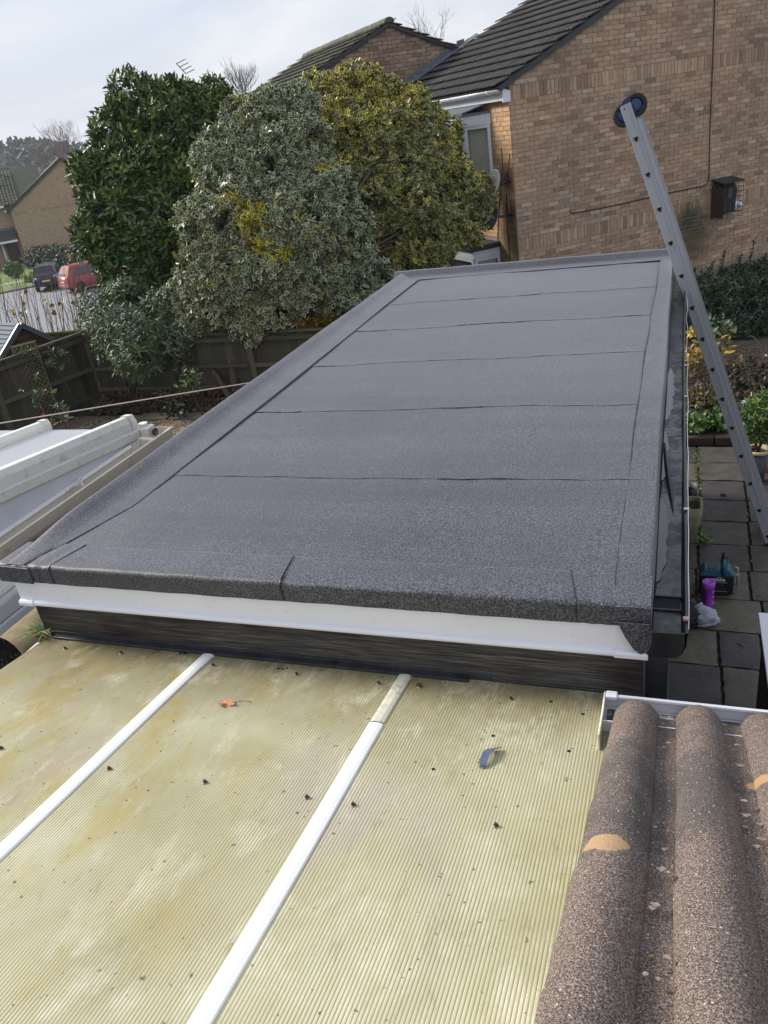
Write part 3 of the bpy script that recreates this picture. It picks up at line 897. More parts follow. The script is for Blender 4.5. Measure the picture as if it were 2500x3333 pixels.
# gutter: black, square, standing water, outlet, end plate, clips and a thin cable
GX0, GX1 = -0.062, 0.042
b = MB()
sec = [(GX0, 2.40), (GX0 + 0.002, 2.315), (GX0 + 0.012, 2.305), (GX1 - 0.012, 2.303), (GX1 - 0.004, 2.31), (GX1, 2.352), (GX1 + 0.009, 2.355), (GX1 + 0.010, 2.349), (GX1 + 0.006, 2.345), (GX1 + 0.004, 2.30), (GX1 - 0.012, 2.262), (GX0, 2.262)]
def gz(y): return 0.006 * math.sin(1.1 * y)
b.grid([[(x + 0.006 * math.sin(0.9 * y) * (1 if x > 0 else 0), y, z) for x, z in sec] for y in np.linspace(2.2, 8.05, 24)])
gut = b.build('gutter', M['black_plastic'], ext)
b = MB(); b.grid([[(x, y, 2.3065 + 0.0022 * math.sin(7 * y + 30 * x)) for x in np.linspace(GX0 + 0.004, GX1 - 0.008, 6)] for y in np.linspace(2.205, 2.385, 6)]); b.build('gutter_lining', M['wet'], gut, smooth=True)
b = MB(); b.grid([[(x, y, 2.3065 + 0.0022 * math.sin(7 * y + 30 * x)) for x in np.linspace(GX0 + 0.004, GX1 - 0.008, 6)] for y in np.linspace(2.475, 8.0, 90)]); b.build('gutter_lining', M['wet'], gut, smooth=True)
for (ya, yb, xa, xb) in ((2.56, 3.25, GX0 + 0.004, -0.012), (3.42, 4.02, GX0 + 0.004, -0.024), (4.16, 5.10, GX0 + 0.004, -0.006)):
    g = MB(); A = []; B_ = []
    for y in np.linspace(ya, yb, 60):
        tt = math.sin(PI * (y - ya) / (yb - ya)) ** 0.35
        A.append((xa, y, 2.3095)); B_.append((xa + (xb - xa) * tt * (0.86 + 0.14 * math.sin(40 * y) * math.sin(17 * y)), y, 2.3095))
    g.grid([A, B_]); g.build('water', M['water'], gut)
b = MB(); b.box(GX0 + 0.004, GX1 - 0.010, 2.392, 2.466, 2.30, 2.3075); b.build('gutter_outlet', M['hole'], gut)
b = MB(); b.box(GX0 + 0.003, GX1 - 0.006, 2.466, 2.474, 2.304, 2.314); b.build('outlet_rim', M['dark_metal'], gut); b = MB(); b.box(GX0 + 0.003, GX1 - 0.006, 2.384, 2.392, 2.304, 2.314); b.build('outlet_rim', M['dark_metal'], gut)
b = MB(); b.prism([(-0.10, 2.192, 2.352), (0.046, 2.192, 2.356), (0.046, 2.192, 2.30), (0.026, 2.192, 2.256), (-0.062, 2.192, 2.252), (-0.10, 2.192, 2.30)], (0, 0.008, 0)); b.build('end_plate', M['black_plastic'], gut, bevel=0.002)
clip_px = [(2252, 1862), (2252, 1928), (2245, 1448), (2238, 1230), (2239, 1088), (2244, 2068)]
for (sx, sy) in clip_px:
    p = at(sx, sy, X=GX1 + 0.012)
    if not 2.15 < p[1] < 8.1:
        continue
    y = p[1]
    b = MB(); b.box(GX1 - 0.002, GX1 + 0.020, y - 0.006, y + 0.010, 2.357, 2.362); b.box(GX1 + 0.016, GX1 + 0.0205, y - 0.006, y + 0.010, 2.338, 2.357); b.box(GX1 - 0.002, GX1 + 0.001, y - 0.006, y + 0.010, 2.346, 2.357)
    b.build('gutter_clip', M['silver'], gut, bevel=0.001)
p = at(2240, 2053, X=GX1 + 0.01)
b = MB(); b.box(GX1 - 0.002, GX1 + 0.016, 2.265, 2.281, 2.356, 2.364); b.build('gutter_clip', simple('pink_clip', (0.52, 0.33, 0.31), 0.5), gut)
b = MB(); b.tube([(GX1 + 0.012 + 0.006 * abs(math.sin(4.2 * y)) + 0.003 * math.sin(9 * y), y, 2.358 - 0.002 * abs(math.sin(6 * y))) for y in np.linspace(2.22, 8.0, 70)], 0.0017, 5); b.build('cable', M['cable_white'], gut, smooth=True)
b = MB(); b.box(-0.075, 0.0, 2.235, 2.305, 0.0, 2.262); b.build('downpipe', M['black_plastic'], ext, bevel=0.006)
b = MB()
for z in (1.93, 1.2, 0.5):
    b = MB(); b.box(-0.079, 0.004, 2.231, 2.309, z, z + 0.05); b.build('pipe_bracket', M['black_plastic'], ext, bevel=0.003)
# a dark strip of old membrane lying in the gutter
b = MB(); b.tube([(-0.05, 3.82, 2.325), (-0.035, 3.6, 2.322), (-0.022, 3.42, 2.318), (-0.008, 3.26, 2.313), (0.0, 3.12, 2.311)], [0.006, 0.011, 0.012, 0.009, 0.002], 6)
tag(b.build('felt_scrap', M['bitumen'], None, (-0.02, 3.4, 2.31)), 'thin dark scrap of felt lying along the wet gutter', 'felt scrap')

# ================================================================== lean-to roof of ribbed polycarbonate
def sz(y): return 2.05 - 0.137 * (y - 2.22)
lean = thing('lean_to_roof', 'low lean-to with algae stained ribbed polycarbonate roof', 'lean-to roof', (-1.4, 1.0, 0))
b = MB(); b.box(-2.62, -0.20, -0.45, 2.16, 0, 1.97); b.build('side_wall', M['upvc_old'], lean)
PIT = 0.0102
for x0, x1 in ((-2.70, -1.853), (-1.803, -0.972), (-0.924, -0.07)):
    g = MB(); n = int((x1 - x0) / PIT); rows = []
    xs = []
    for i in range(n):
        x = x0 + (x1 - x0) * i / n; w_ = (x1 - x0) / n
        xs += [(x + 0.05 * w_, -0.0002), (x + 0.3 * w_, 0.0006), (x + 0.7 * w_, 0.0006), (x + 0.95 * w_, -0.0002)]
    ys = np.linspace(-0.45, 2.225, 9)
    g.grid([[(x, y, sz(y) + dz) for x, dz in xs] for y in ys])
    g.grid([[(x, -0.45, sz(-0.45) - 0.016), (x, 2.225, sz(2.225) - 0.016)] for x in (x0, x1)])
    g.grid([[(x0, y, sz(y) - 0.016), (x0, y, sz(y))] for y in ys]); g.grid([[(x, 2.225, sz(2.225)) for x in (x0, x1)], [(x, 2.225, sz(2.225) - 0.016) for x in (x0, x1)]])
    sh = g.build('roof_sheet', M['sheet'], lean)
    g = MB()
    for i in range(1, n):
        x = x0 + (x1 - x0) * i / n
        g.add([(x - 0.0008, -0.45, sz(-0.45) + 0.0004), (x + 0.0008, -0.45, sz(-0.45) + 0.0004), (x + 0.0008, 2.22, sz(2.22) + 0.0004), (x - 0.0008, 2.22, sz(2.22) + 0.0004)], [(0, 1, 2, 3)])
    stuff(g.build('flute_groove', M['sheet_line'], sh))
p_sheet = ((0, 2.22, 2.05), (0, 0.137, 1.0))
bars = []
for (xa, ya, yb, mt, wd, nick) in ((-1.828, -0.45, 2.205, M['bar'], 0.056, None), (-0.948, -0.45, 1.885, M['bar'], 0.056, None), (-0.948, 1.892, 2.235, M['bar_mossy'], 0.054, None)):
    b = MB(); pr = [(-wd / 2, 0.001), (-wd / 2 + 0.003, 0.006), (-0.012, 0.010), (0.012, 0.010), (wd / 2 - 0.003, 0.006), (wd / 2, 0.001)]
    b.grid([[(xa + a + 0.0012 * math.sin(6 * y), y, sz(y) + h) for a, h in pr] for y in np.linspace(ya, yb, 16)])
    b.add([(xa + a, yb, sz(yb) + h) for a, h in pr], [tuple(range(6))]); b.add([(xa + a, ya, sz(ya) + h) for a, h in pr], [tuple(range(6))])
    b.build('glazing_bar', mt, lean)
b = MB(); b.beam((-2.66, 2.216, sz(2.21) + 0.006), (-0.70, 2.216, sz(2.21) + 0.004), 0.03, 0.016); b.beam((-2.66, 2.229, sz(2.22) + 0.016), (-0.62, 2.229, sz(2.22) + 0.012), 0.006, 0.03)
b.build('flashing', M['flash_dark'], lean, bevel=0.003)
for i in range(9):   # moss and dirt lumps caught on the flashing
    pass
screws = [(141, 1402), (262, 1412), (460, 1438), (641, 1458), (818, 1477), (907, 1485), (1104, 1511), (763, 1740), (663, 1724), (443, 1691), (236, 1662), (1071, 1785), (3, 1618)]
for k_, (sx, sy) in enumerate(screws):
    p = at(sx / S, sy / S, pl=p_sheet); T = Matrix.Translation(p) @ Matrix.Rotation(-0.136, 4, 'X')
    b = MB(); b.lathe([(0.0095, 0.0), (0.0095, 0.0022), (0.0075, 0.0038)], 14, T=T, mi=0); b.lathe([(0.0068, 0.0035), (0.0068, 0.0048), (0.0052, 0.005), (0.005, 0.0105), (0.0035, 0.0122)], 8, T=T, mi=1)
    b.build('roof_screw', [M['washer'], M['rust']], lean)
for k_, (sx, sy) in enumerate([(1190, 1516), (1259, 1543), (1065, 1590), (1229, 1623), (936, 1662)]):
    p = at(sx / S, sy / S, pl=p_sheet); T = Matrix.Translation(p) @ Matrix.Rotation(-0.136, 4, 'X')
    b = MB(); b.lathe([(0.0062, 0.0008), (0.0062, 0.0016), (0.004, 0.002)], 10, T=T, mi=0); b.build('screw_hole', M['hole'], lean)
b = MB(); b.box(-2.74, -2.685, 2.06, 2.18, 1.985, 2.045); b.build('gutter_end', M['upvc'], lean, bevel=0.006)

# things lying on the lean-to roof
def on_sheet(sx, sy, up=0.0):
    p = at(sx / S, sy / S, pl=p_sheet); p[2] += up; return p


c0 = on_sheet(490, 1522, 0.004)
lf = MB(); out = []
for i in range(26):
    t = 2 * PI * i / 26; r_ = 0.024 * (1 + 0.22 * math.cos(5 * t) + 0.10 * math.cos(9 * t + 1)); out.append((c0[0] + 1.25 * r_ * math.cos(t), c0[1] + 0.9 * r_ * math.sin(t), c0[2] + 0.004 + 0.005 * math.sin(2 * t) + 0.003 * math.cos(3 * t)))
lf.add(out + [(c0[0], c0[1], c0[2] + 0.002)], [(i, (i + 1) % 26, 26) for i in range(26)])
leaf = lf.build('fallen_leaf', M['leaf_orange'], None, tuple(c0), solid=0.0006)
tag(leaf, 'curled orange brown leaf lying on the ribbed roof', 'leaf')
b = MB(); q = on_sheet(544, 1518, 0.004); b.tube([(c0[0] + 0.024, c0[1], c0[2] + 0.004), ((c0[0] + q[0]) / 2 + .01, (c0[1] + q[1]) / 2, c0[2] + 0.010), tuple(q)], [0.0011, 0.0009, 0.0014], 5); b.build('leaf_stalk', M['twig_brown'], leaf)
p1, p2 = on_sheet(1072, 1620, 0.0), on_sheet(1043, 1660, 0.0)
b = MB(); A = []; B_ = []
dv = Vector(p2 - p1); sv = Vector((0.016, 0.006, 0))
for i in range(13):
    t = i / 12; c_ = Vector(p1) + dv * t + Vector((-0.012, 0.01, 0)) * math.sin(PI * t) * 0.6; h = 0.020 * math.sin(PI * (0.12 + 0.80 * t)) + 0.001
    w_ = 1.0 - 0.35 * t
    A.append(c_ - sv * w_ + Vector((0, 0, h))); B_.append(c_ + sv * w_ + Vector((0, 0, h)))
b.grid([A, B_]); tag(b.build('plastic_offcut', M['offcut'], None, tuple(p1), solid=0.003), 'curved blue grey strip of plastic lying on the ribbed roof', 'offcut')
# grass tuft growing at the left end of the flashing
g0 = at(150, 2065, z=2.06)
gt = thing('grass_tuft', 'tuft of green grass growing at the corner under the weathered beam', 'grass tuft', tuple(g0))
for nm, cnt, mt in (('blades', 46, M['grass_blade']), ('dry_blades', 9, M['grass_dry'])):
    b = MB()
    for i in range(cnt):
        a = random.uniform(0, 2 * PI) if random.random() < 0.5 else random.uniform(2.4, 4.2); ln_ = random.uniform(0.05, 0.12); q0 = Vector(g0) + Vector((random.uniform(-.03, .02), random.uniform(-.03, .02), 0))
        d = Vector((math.cos(a), math.sin(a), 0)); P = [q0 + d * ln_ * t * (0.3 + 0.8 * t) + Vector((0, 0, ln_ * (t - 0.62 * t * t))) for t in (0, .3, .6, .85, 1)]
        s_ = Vector((-d.y, d.x, 0)) * 0.0028
        b.grid([[p_ - s_ * w_, p_ + s_ * w_] for p_, w_ in zip(P, (1, 1, .8, .5, .05))])
    b.build(nm, mt, gt)
# debris against the flashing
b = MB()
for (sx, sy, n_) in ((612, 1446, 8), (395, 1412, 9), (470, 1416, 9), (600, 1424, 12), (909, 1480, 8), (340, 1408, 6)):
    c_ = on_sheet(sx, sy, 0.003)
    for i in range(n_):
        q = Vector(c_) + Vector((random.gauss(0, .014), random.gauss(0, .004), random.uniform(0, .003)))
        b.lathe([(0.002, -.002), (random.uniform(.002, .005), 0), (0.001, .003)], 5, T=Matrix.Translation(q) @ Matrix.Rotation(random.random() * 3, 4, 'X'))
tag(stuff(b.build('dirt_crumbs', M['soil'], None, (-1.5, 2.15, 2.05))), 'dark crumbs of moss and dirt along the flashing', 'debris')

# ================================================================== rolled concrete tiles of the nearest roof
tr = thing('tiled_roof', 'roof corner of rolled brown concrete tiles beside the ribbed roof', 'tiled roof', (0.3, 1.2, 0))
TS = math.tan(math.radians(24.9)); TP = (0, 2.038, 2.103)
HWR, RH, TPI, TLEN = 0.0705, 0.056, 0.1915, 0.42      # half width and height of a roll, tile pitch, tile length


def tile_prof(x):
    """height above the pan across one tile: roll then pan"""
    return RH * math.cos(abs(x) / HWR * PI / 2) ** 0.62 if abs(x) < HWR else 0.0


def tile_mesh(seed):
    g = MB(); xs = np.concatenate([-np.cos(np.linspace(0, PI, 23)) * HWR, [0.078, 0.095, 0.122, 0.130]]); rows = []
    ny = 14
    for j in range(ny + 1):
        y = TLEN * j / ny          # local y runs down the slope
        chip = [0.0] * len(xs) if j < ny else [0.004 * abs(math.sin(37 * x + seed)) * abs(math.sin(91 * x + 2 * seed)) for x in xs]
        rows.append([(x, y - c_, tile_prof(x) + 0.0010 * math.sin(40 * x + 15 * y + seed) + 0.0012 * math.sin(9 * y + seed)) for x, c_ in zip(xs, chip)])
    g.grid(rows)
    low = [(x, y, z - 0.020) for (x, y, z) in rows[-1]]; g.grid([rows[-1], low])
    g.grid([low, [(x, TLEN - 0.05, z) for (x, y, z) in low]])
    g.grid([[(-HWR, y, -0.030), (-HWR, y, 0.002)] for y in np.linspace(0, TLEN, 4)])
    me = bpy.data.meshes.new('roof_tile'); me.from_pydata(g.V, [], g.F); me.materials.append(M['ctile']); me.polygons.foreach_set('use_smooth', [i < ny * 26 for i in range(len(g.F))])
    return me


tms = [tile_mesh(q) for q in (0.3, 1.7, 4.1)]; ang = math.radians(24.9)
for ci, ye in enumerate([2.076, 1.715, 1.395, 1.075, 0.72, 0.38, 0.05, -0.28]):
    for ri in range(5):
        x = -0.095 + TPI * ri + 0.0062 * (ye - 2.04)
        # the lower edge lies at (x, ye); each tile rides on the one below
        zb = TP[2] + (TP[1] - ye) * TS + 0.013 + random.uniform(-.002, .003)
        T = Matrix.Translation((x + random.uniform(-.003, .003), ye, zb)) @ Matrix.Rotation(-(ang - 0.055), 4, 'X') @ Matrix.Rotation(random.uniform(-.010, .010), 4, 'Z') @ Matrix.Translation((0, -TLEN, 0))
        kid(tms[(ci * 2 + ri) % 3], 'roof_tile', tr, T)
b = MB(); b.prism([(-0.055, y, z) for y, z in ((-0.3, TP[2] + (TP[1] + .3) * TS - 0.06), (1.98, 2.07), (1.98, 0.0), (-0.3, 0.0))], (1.3, 0, 0)); b.build('eaves_wall', M['upvc_old'], tr)
# white gutter under the tiles, with its end cap and brackets
b = MB(); gp = [(2.000, 2.130), (2.003, 2.082), (2.012, 2.070), (2.118, 2.070), (2.128, 2.080), (2.132, 2.128), (2.119, 2.131), (2.118, 2.126), (2.125, 2.123), (2.122, 2.084)]
b.grid([[(x, y, z) for y, z in gp] for x in (-0.200, 0.25, 0.7, 1.2)]); gt2 = b.build('gutter', M['upvc'], tr, solid=0.003)
b = MB(); b.prism([(-0.204, y, z) for y, z in ((1.90, 2.16), (1.90, 2.068), (2.135, 2.066), (2.138, 2.133), (2.02, 2.137))], (0.007, 0, 0)); b.build('end_cap', M['upvc_old'], gt2, bevel=0.002)
for x in (-0.178, 0.345):
    b = MB(); b.box(x - 0.018, x + 0.018, 2.110, 2.142, 2.120, 2.136); b.build('bracket', M['upvc'], gt2, bevel=0.003)
    b = MB(); b.box(x - 0.018, x + 0.018, 2.134, 2.142, 2.078, 2.121); b.build('bracket', M['upvc'], gt2, bevel=0.003)
b = MB(); b.box(-0.192, 1.2, 2.018, 2.120, 2.0715, 2.075); b.build('gutter_silt', simple('gutter_silt', (0.07, 0.07, 0.07), 0.6, 0.6, 20, dirt=(0.55, 0.55, 0.55), dscale=9, dpos=0.45), gt2)
# slate coloured flakes, grit and moss washed into the channels between the rolls
fk = MB(); mo_ = MB()
for ch in range(4):
    for i in range(13):
        y = random.uniform(0.75, 2.0); x = -0.095 + TPI * (ch + .5) + 0.0062 * (y - 2.04) + random.uniform(-.018, .018); z = TP[2] + (TP[1] - y) * TS + 0.020
        a = random.uniform(0, PI); r1_, r2_ = random.uniform(.003, .012), random.uniform(.0015, .0045)
        pts = [(x + r1_ * math.cos(a + q) * (1 if k_ % 2 else .7), y + (r2_ if k_ % 2 else r1_) * math.sin(a + q), z - (r2_ if k_ % 2 else r1_) * math.sin(a + q) * TS + .004) for k_, q in enumerate(np.linspace(0, 2 * PI, 7)[:-1])]
        (fk if i < 12 else mo_).prism(pts, (0, 0, .0025))
tag(stuff(fk.build('flakes', simple('stone_flake', (0.24, 0.185, 0.155), .85, .7, 90), None, (0.2, 1.4, 2.3))), 'pale flakes lying in the channels between the tile rolls', 'flakes')
tag(stuff(mo_.build('moss_crumbs', M['moss'], None, (0.2, 1.4, 2.3))), 'crumbs of moss lying in the channels between the tile rolls', 'moss')

# ================================================================== the ground
def ground_z(x, y):
    s_ = -0.69 * x + 0.72 * y
    z = -0.10 - 3.1 * smoothstep(17.5, 36.0, s_) - 0.35 * smoothstep(56, 82, s_)
    z = z + 13.5 * smoothstep(150, 460, s_) + 14 * smoothstep(460, 1500, s_)
    return z


g = MB(); rows = []
srow = np.concatenate([np.linspace(-40, 16, 6), np.linspace(17, 60, 30), np.linspace(64, 200, 20), np.linspace(230, 560, 14)])
for s_ in srow:
    rows.append([(-0.69 * s_ + 0.72 * t, 0.72 * s_ + 0.69 * t, float(ground_z(-0.69 * s_ + 0.72 * t, 0.72 * s_ + 0.69 * t))) for t in (-420, -250, -120, -60, -30, -15, 0, 15, 30, 60, 120, 250, 420)])
g.grid(rows); struct(g.build('ground', M['ground'], None, smooth=True))
UD = np.array([-0.69, 0.72]); TD = np.array([0.72, 0.69])      # away down the slope / across it


def strip_ground(name, s0, s1, t0, t1, mat, dz, nS=8, nT=12):
    g = MB(); rows = []
    for s_ in np.linspace(s0, s1, nS):
        r_ = []
        for t in np.linspace(t0, t1, nT):
            x, y = UD * s_ + TD * t; r_.append((x, y, float(ground_z(x, y)) + dz))
        rows.append(r_)
    g.grid(rows); return struct(g.build(name, mat, None, smooth=True))


# gravel and beds round the extension
g = MB(); g.box(-12.4, -2.70, -1.5, 10.65, -0.25, -0.02); struct(g.build('gravel_ground', M['gravel_base'], None))
g = MB(); g.box(-0.1, 6, -1.5, 9.22, -0.3, -0.045); struct(g.build('patio_bed', M['joint'], None))
g = MB(); rows = [[(x, y, 0.05 + 0.10 * smoothstep(9.3, 11, y) + 0.03 * math.sin(3 * x + 2 * y)) for x in np.linspace(-0.6, 7, 20)] for y in np.linspace(9.3, 14.5, 16)]
g.grid(rows); struct(g.build('flower_bed', M['soil'], None, smooth=True))
g = MB(); rows = [[(x, y, 0.02 + 0.20 * smoothstep(10.62, 10.9, y) + 0.03 * math.sin(4 * x + 3 * y)) for x in np.linspace(-11.5, -2.0, 40)] for y in np.linspace(10.62, 13.2, 14)]
g.grid(rows); struct(g.build('soil_bed', M['soil'], None, smooth=True))

# ================================================================== neighbouring houses of buff brick
TH = math.radians(41.78)
U = np.array([math.cos(TH), math.sin(TH), 0]); V_ = np.array([-U[1], U[0], 0]); ZZ = np.array([0, 0, 1.0])
Q0 = np.array([-2.77, 14.74, 0])


def hp(u, v, z):
    return Q0 + U * u + V_ * v + ZZ * z


RZ = Matrix.Rotation(TH, 4, 'Z')


def frame_mat(p, rot):
    mm = rot.copy(); mm.translation = Vector(p); return mm


def brick_mesh(w_, h_, mat, d_=0.05):
    g = MB(); g.box(-w_ / 2, w_ / 2, -0.004, d_, -h_ / 2, h_ / 2)
    g2 = bpy.data.meshes.new('brick'); g2.from_pydata(g.V, [], g.F); g2.materials.append(mat); return g2


def in_view(p, pad=30):
    q = project(p); return q[2] > 0 and -pad < q[0] < 1659 + pad and -pad < q[1] < 2212 + pad


def brick_face(wall, origin, du, nrm, rot, inside, z0, z1, u0, u1, mats, soldiers=(), limit=300, hidden=None):
    """stretcher bond with soldier courses; the bricks that show largest are objects of their own, the rest one joined part"""
    mat_i, mat_s = mats
    B = []                      # (u, z, w, h)
    z = z0; row = 0
    while z < z1:
        sol = [s_ for s_ in soldiers if abs(s_ - z) < 0.0376]
        if sol:
            u = u0
            while u < u1:
                B.append((u + 0.0375, z + 0.1125, 0.065, 0.215)); u += 0.075
            z += 0.225; row += 1
        else:
            u = u0 - (0.1125 if row % 2 else 0)
            while u < u1:
                B.append((u + 0.1125, z + 0.0375, 0.215, 0.065)); u += 0.225
            z += 0.075; row += 1
    cut = []
    for (u, z, w_, h_) in B:
        lo, hi = max(u - w_ / 2, u0), min(u + w_ / 2, u1)
        if hi - lo < 0.03:
            continue
        u, w2 = (lo + hi) / 2, hi - lo
        # keep bricks whose middle is inside; shorten those that the raking roof line cuts
        if not (inside(u, z + h_ / 2 * 0.3)):
            continue
        p = np.array(origin) + np.array(du) * u + ZZ * z
        if not in_view(p):
            continue
        q = project(p)
        vis = not (hidden and hidden(q[0] / S, q[1] / S))
        cut.append((-q[2] if vis else -1e3 - q[2], u, z, w2, h_, p))
    cut.sort(key=lambda c: -c[0])
    meshes = {}
    rest = MB()
    for i, (sz_, u, z, w_, h_, p) in enumerate(cut):
        jit = random.uniform(-0.0025, 0.0025)
        pp = p + np.array(nrm) * (0.003 + jit) + np.array(du) * random.uniform(-.002, .002) + ZZ * random.uniform(-.0015, .0015)
        T = frame_mat(pp, rot) @ Matrix.Rotation(random.uniform(-.008, .008), 4, 'Y')
        if i < limit and sz_ > -900:
            key = (round(w_, 2), round(h_, 3))
            if key not in meshes:
                meshes[key] = brick_mesh(key[0], key[1], mat_i)
            kid(meshes[key], 'brick', wall, T)
        else:
            rest.box(-w_ / 2, w_ / 2, -0.004, 0.05, -h_ / 2, h_ / 2, T=T)
    if rest.V:
        stuff(rest.build('brick_courses', mat_s, wall))
    return len(cut)


SL = 0.43                                  # roof slope of the neighbours
h1 = thing('brick_house', 'buff brick house with broad windowless gable wall and dark tiled roof', 'house', tuple(hp(2.5, 2.5, 0)))
EAVE_U, EAVE_Z, RID_U = -0.25, 4.14, 4.4
RID_Z = EAVE_Z + SL * (RID_U - EAVE_U)


def roof1(u): return EAVE_Z + SL * (u - EAVE_U) if u < RID_U else RID_Z - SL * (u - RID_U)


# gable wall (mortar body) and facade
b = MB(); pts = [(0, -1.0), (8.8, -1.0), (8.8, roof1(8.8) - 0.1), (RID_U, RID_Z - 0.1), (0, roof1(0) - 0.1)]
b.prism([tuple(hp(u, 0.0, z)) for u, z in pts], tuple(V_ * 5.0)); w1 = b.build('wall', M['mortar'], h1)
stain_or_shade = [(tuple(hp(4.0, -0.02, 0.95)), 0.75, (0.055, 0.058, 0.022)), (tuple(hp(3.9, -0.02, 1.35)), 0.45, (0.04, 0.04, 0.02))]
mi = brick_mat('buff_brick_wall', False, BUFF, stain_or_shade); ms = brick_mat('buff_brick_wall_rest', True, BUFF, stain_or_shade)
zb = 1.66 + 0.0 - 0.225 - 15 * 0.075
hid = lambda x, y: y > 905 or (x < 2190 and y > 868 + (1660 - x) * 0.085)
nb1 = brick_face(w1, hp(0, 0, 0), U, -V_, RZ, lambda u, z: z < roof1(u) - 0.12, zb, 7.0, 0.0, 8.0, (mi, ms), soldiers=(1.435, 3.91), limit=300, hidden=hid)
RF = Matrix.Rotation(TH - PI / 2, 4, 'Z')         # facade: local x along -V, local -y towards -U
facade_stain_shade = [(tuple(hp(-0.02, 0.2, 2.1)), 0.35, (0.03, 0.024, 0.018)), (tuple(hp(-0.02, 0.2, 2.7)), 0.3, (0.03, 0.024, 0.018)), (tuple(hp(-0.02, 0.15, 1.6)), 0.7, (0.11, 0.09, 0.035))]  # dark patches behind the dishes are their shadows painted in; lowest is a stain
mo = brick_mat('orange_brick_wall', False, ORANGE, facade_stain_shade); mo2 = brick_mat('orange_brick_rest', True, ORANGE, facade_stain_shade)
fw = MB(); fw.prism([tuple(hp(-0.012, 0.0, z)) for z in ()] or [tuple(hp(-0.003, 0.01, -1)), tuple(hp(-0.003, 4.99, -1)), tuple(hp(-0.003, 4.99, 4.05)), tuple(hp(-0.003, 0.01, 4.05))], tuple(U * 0.002)); fw = fw.build('facade', M['mortar'], h1)
brick_face(fw, hp(-0.004, 0, 0), V_, -U, RF, lambda u, z: z < 4.0 and not (0.68 < u < 2.9 and 2.42 < z < 3.92) and not (0.72 < u < 3 and z < 1.66), zb, 4.0, 0.0, 5.0, (mo, mo2), soldiers=(1.435, 3.835), limit=200)
# roof tiles


def wavy_tile(name, mat, wd=0.30, ln=0.42, n=16, amp=0.02, waves=3):
    g = MB(); rows = []
    for y in (0, ln / 2, ln):
        rows.append([(wd * (i / n - 0.5), y, amp * (0.5 + 0.5 * math.cos(2 * PI * waves * i / n))) for i in range(n + 1)])
    g.grid(rows); g.grid([rows[-1], [(x, y, z - 0.012) for x, y, z in rows[-1]]])
    g.grid([[(-wd / 2, y, amp - 0.02), (-wd / 2, y, amp)] for y in (0, ln)]); g.grid([[(wd / 2, y, amp), (wd / 2, y, amp - 0.02)] for y in (0, ln)])
    me = bpy.data.meshes.new(name); me.from_pydata(g.V, [], g.F); me.materials.append(mat); return me


t_dark = wavy_tile('roof_tile', M['tile_dark']); t_moss = wavy_tile('roof_tile', M['tile_moss'])


def tile_roof(roof, me, low, along, upd, ncol, nrow, cover=0.30, gauge=0.335, tilt=0.13, skip=None, right_first=False):
    """low: lower left corner; along: direction of the eave; upd: unit vector up the slope"""
    along, upd = Vector(along).normalized(), Vector(upd).normalized(); nrm = along.cross(upd).normalized()
    if nrm.z < 0:
        nrm = -nrm
    dn = -upd
    sx = dn.cross(nrm)
    R_ = Matrix((sx, dn, nrm)).transposed().to_4x4()
    for j in range(nrow):
        for i in range(ncol):
            p = Vector(low) + along * (cover * (i + 0.5)) + upd * (gauge * j) + nrm * (0.030 + random.uniform(0, .004))
            if skip and skip(i, j):
                continue
            mm = R_.copy(); mm.translation = p
            kid(me, 'roof_tile', roof, mm @ Matrix.Rotation(tilt + random.uniform(-.008, .008), 4, 'X') @ Matrix.Rotation(random.uniform(-.006, .006), 4, 'Z') @ Matrix.Translation((0, -0.42, 0)))


b = MB(); b.prism([tuple(hp(u, -0.06, z)) for u, z in ((EAVE_U, EAVE_Z), (RID_U, RID_Z), (9.0, roof1(9.0)), (9.0, roof1(9.0) - 0.08), (RID_U, RID_Z - 0.08), (EAVE_U + 0.1, EAVE_Z - 0.05))], tuple(V_ * 5.12)); r1 = b.build('roof', M['flash_dark'], h1)
upd1 = U * 1 + ZZ * SL; upd1 = upd1 / np.linalg.norm(upd1)
tile_roof(r1, t_dark, hp(EAVE_U - 0.03, -0.08, EAVE_Z + 0.0), V_, upd1, 17, 14)
# verge: rough dark mortar under the tiles
b = MB(); b.beam(tuple(hp(EAVE_U + 0.05, -0.03, EAVE_Z - 0.035)), tuple(hp(RID_U, -0.03, RID_Z - 0.055)), 0.05, 0.07, up=tuple(ZZ)); b.build('verge', simple('verge_mortar', (0.055, 0.052, 0.05), 0.9, 0.7, 14, dirt=(0.14, 0.14, 0.13), dscale=16, dpos=0.6), h1)
# white fascia and half-round gutter along the eave
b = MB(); b.prism([tuple(hp(u, 0.02, z)) for u, z in ((-0.12, 3.93), (-0.10, 3.93), (-0.10, 4.12), (-0.12, 4.12))], tuple(V_ * 4.9)); b.build('fascia', M['upvc'], h1)
b = MB(); rows = []
for v in (0.0, 1.2, 2.4, 4.9):
    rows.append([tuple(hp(-0.19 + 0.062 * math.cos(a), v, 4.105 + 0.062 * math.sin(a))) for a in np.linspace(PI, 2 * PI, 9)])
b.grid(rows); b.add(rows[0], [tuple(range(9))]); gt = b.build('gutter', M['upvc'], h1, smooth=True, solid=0.004)
for v in (0.28, 0.95, 1.7, 2.4):
    b = MB(); b.grid([[tuple(hp(-0.19 + 0.067 * math.cos(a), v + d_, 4.105 + 0.067 * math.sin(a))) for a in np.linspace(PI, 2 * PI, 9)] for d_ in (0, 0.04)]); b.build('bracket', M['upvc'], gt, smooth=True, solid=0.004)
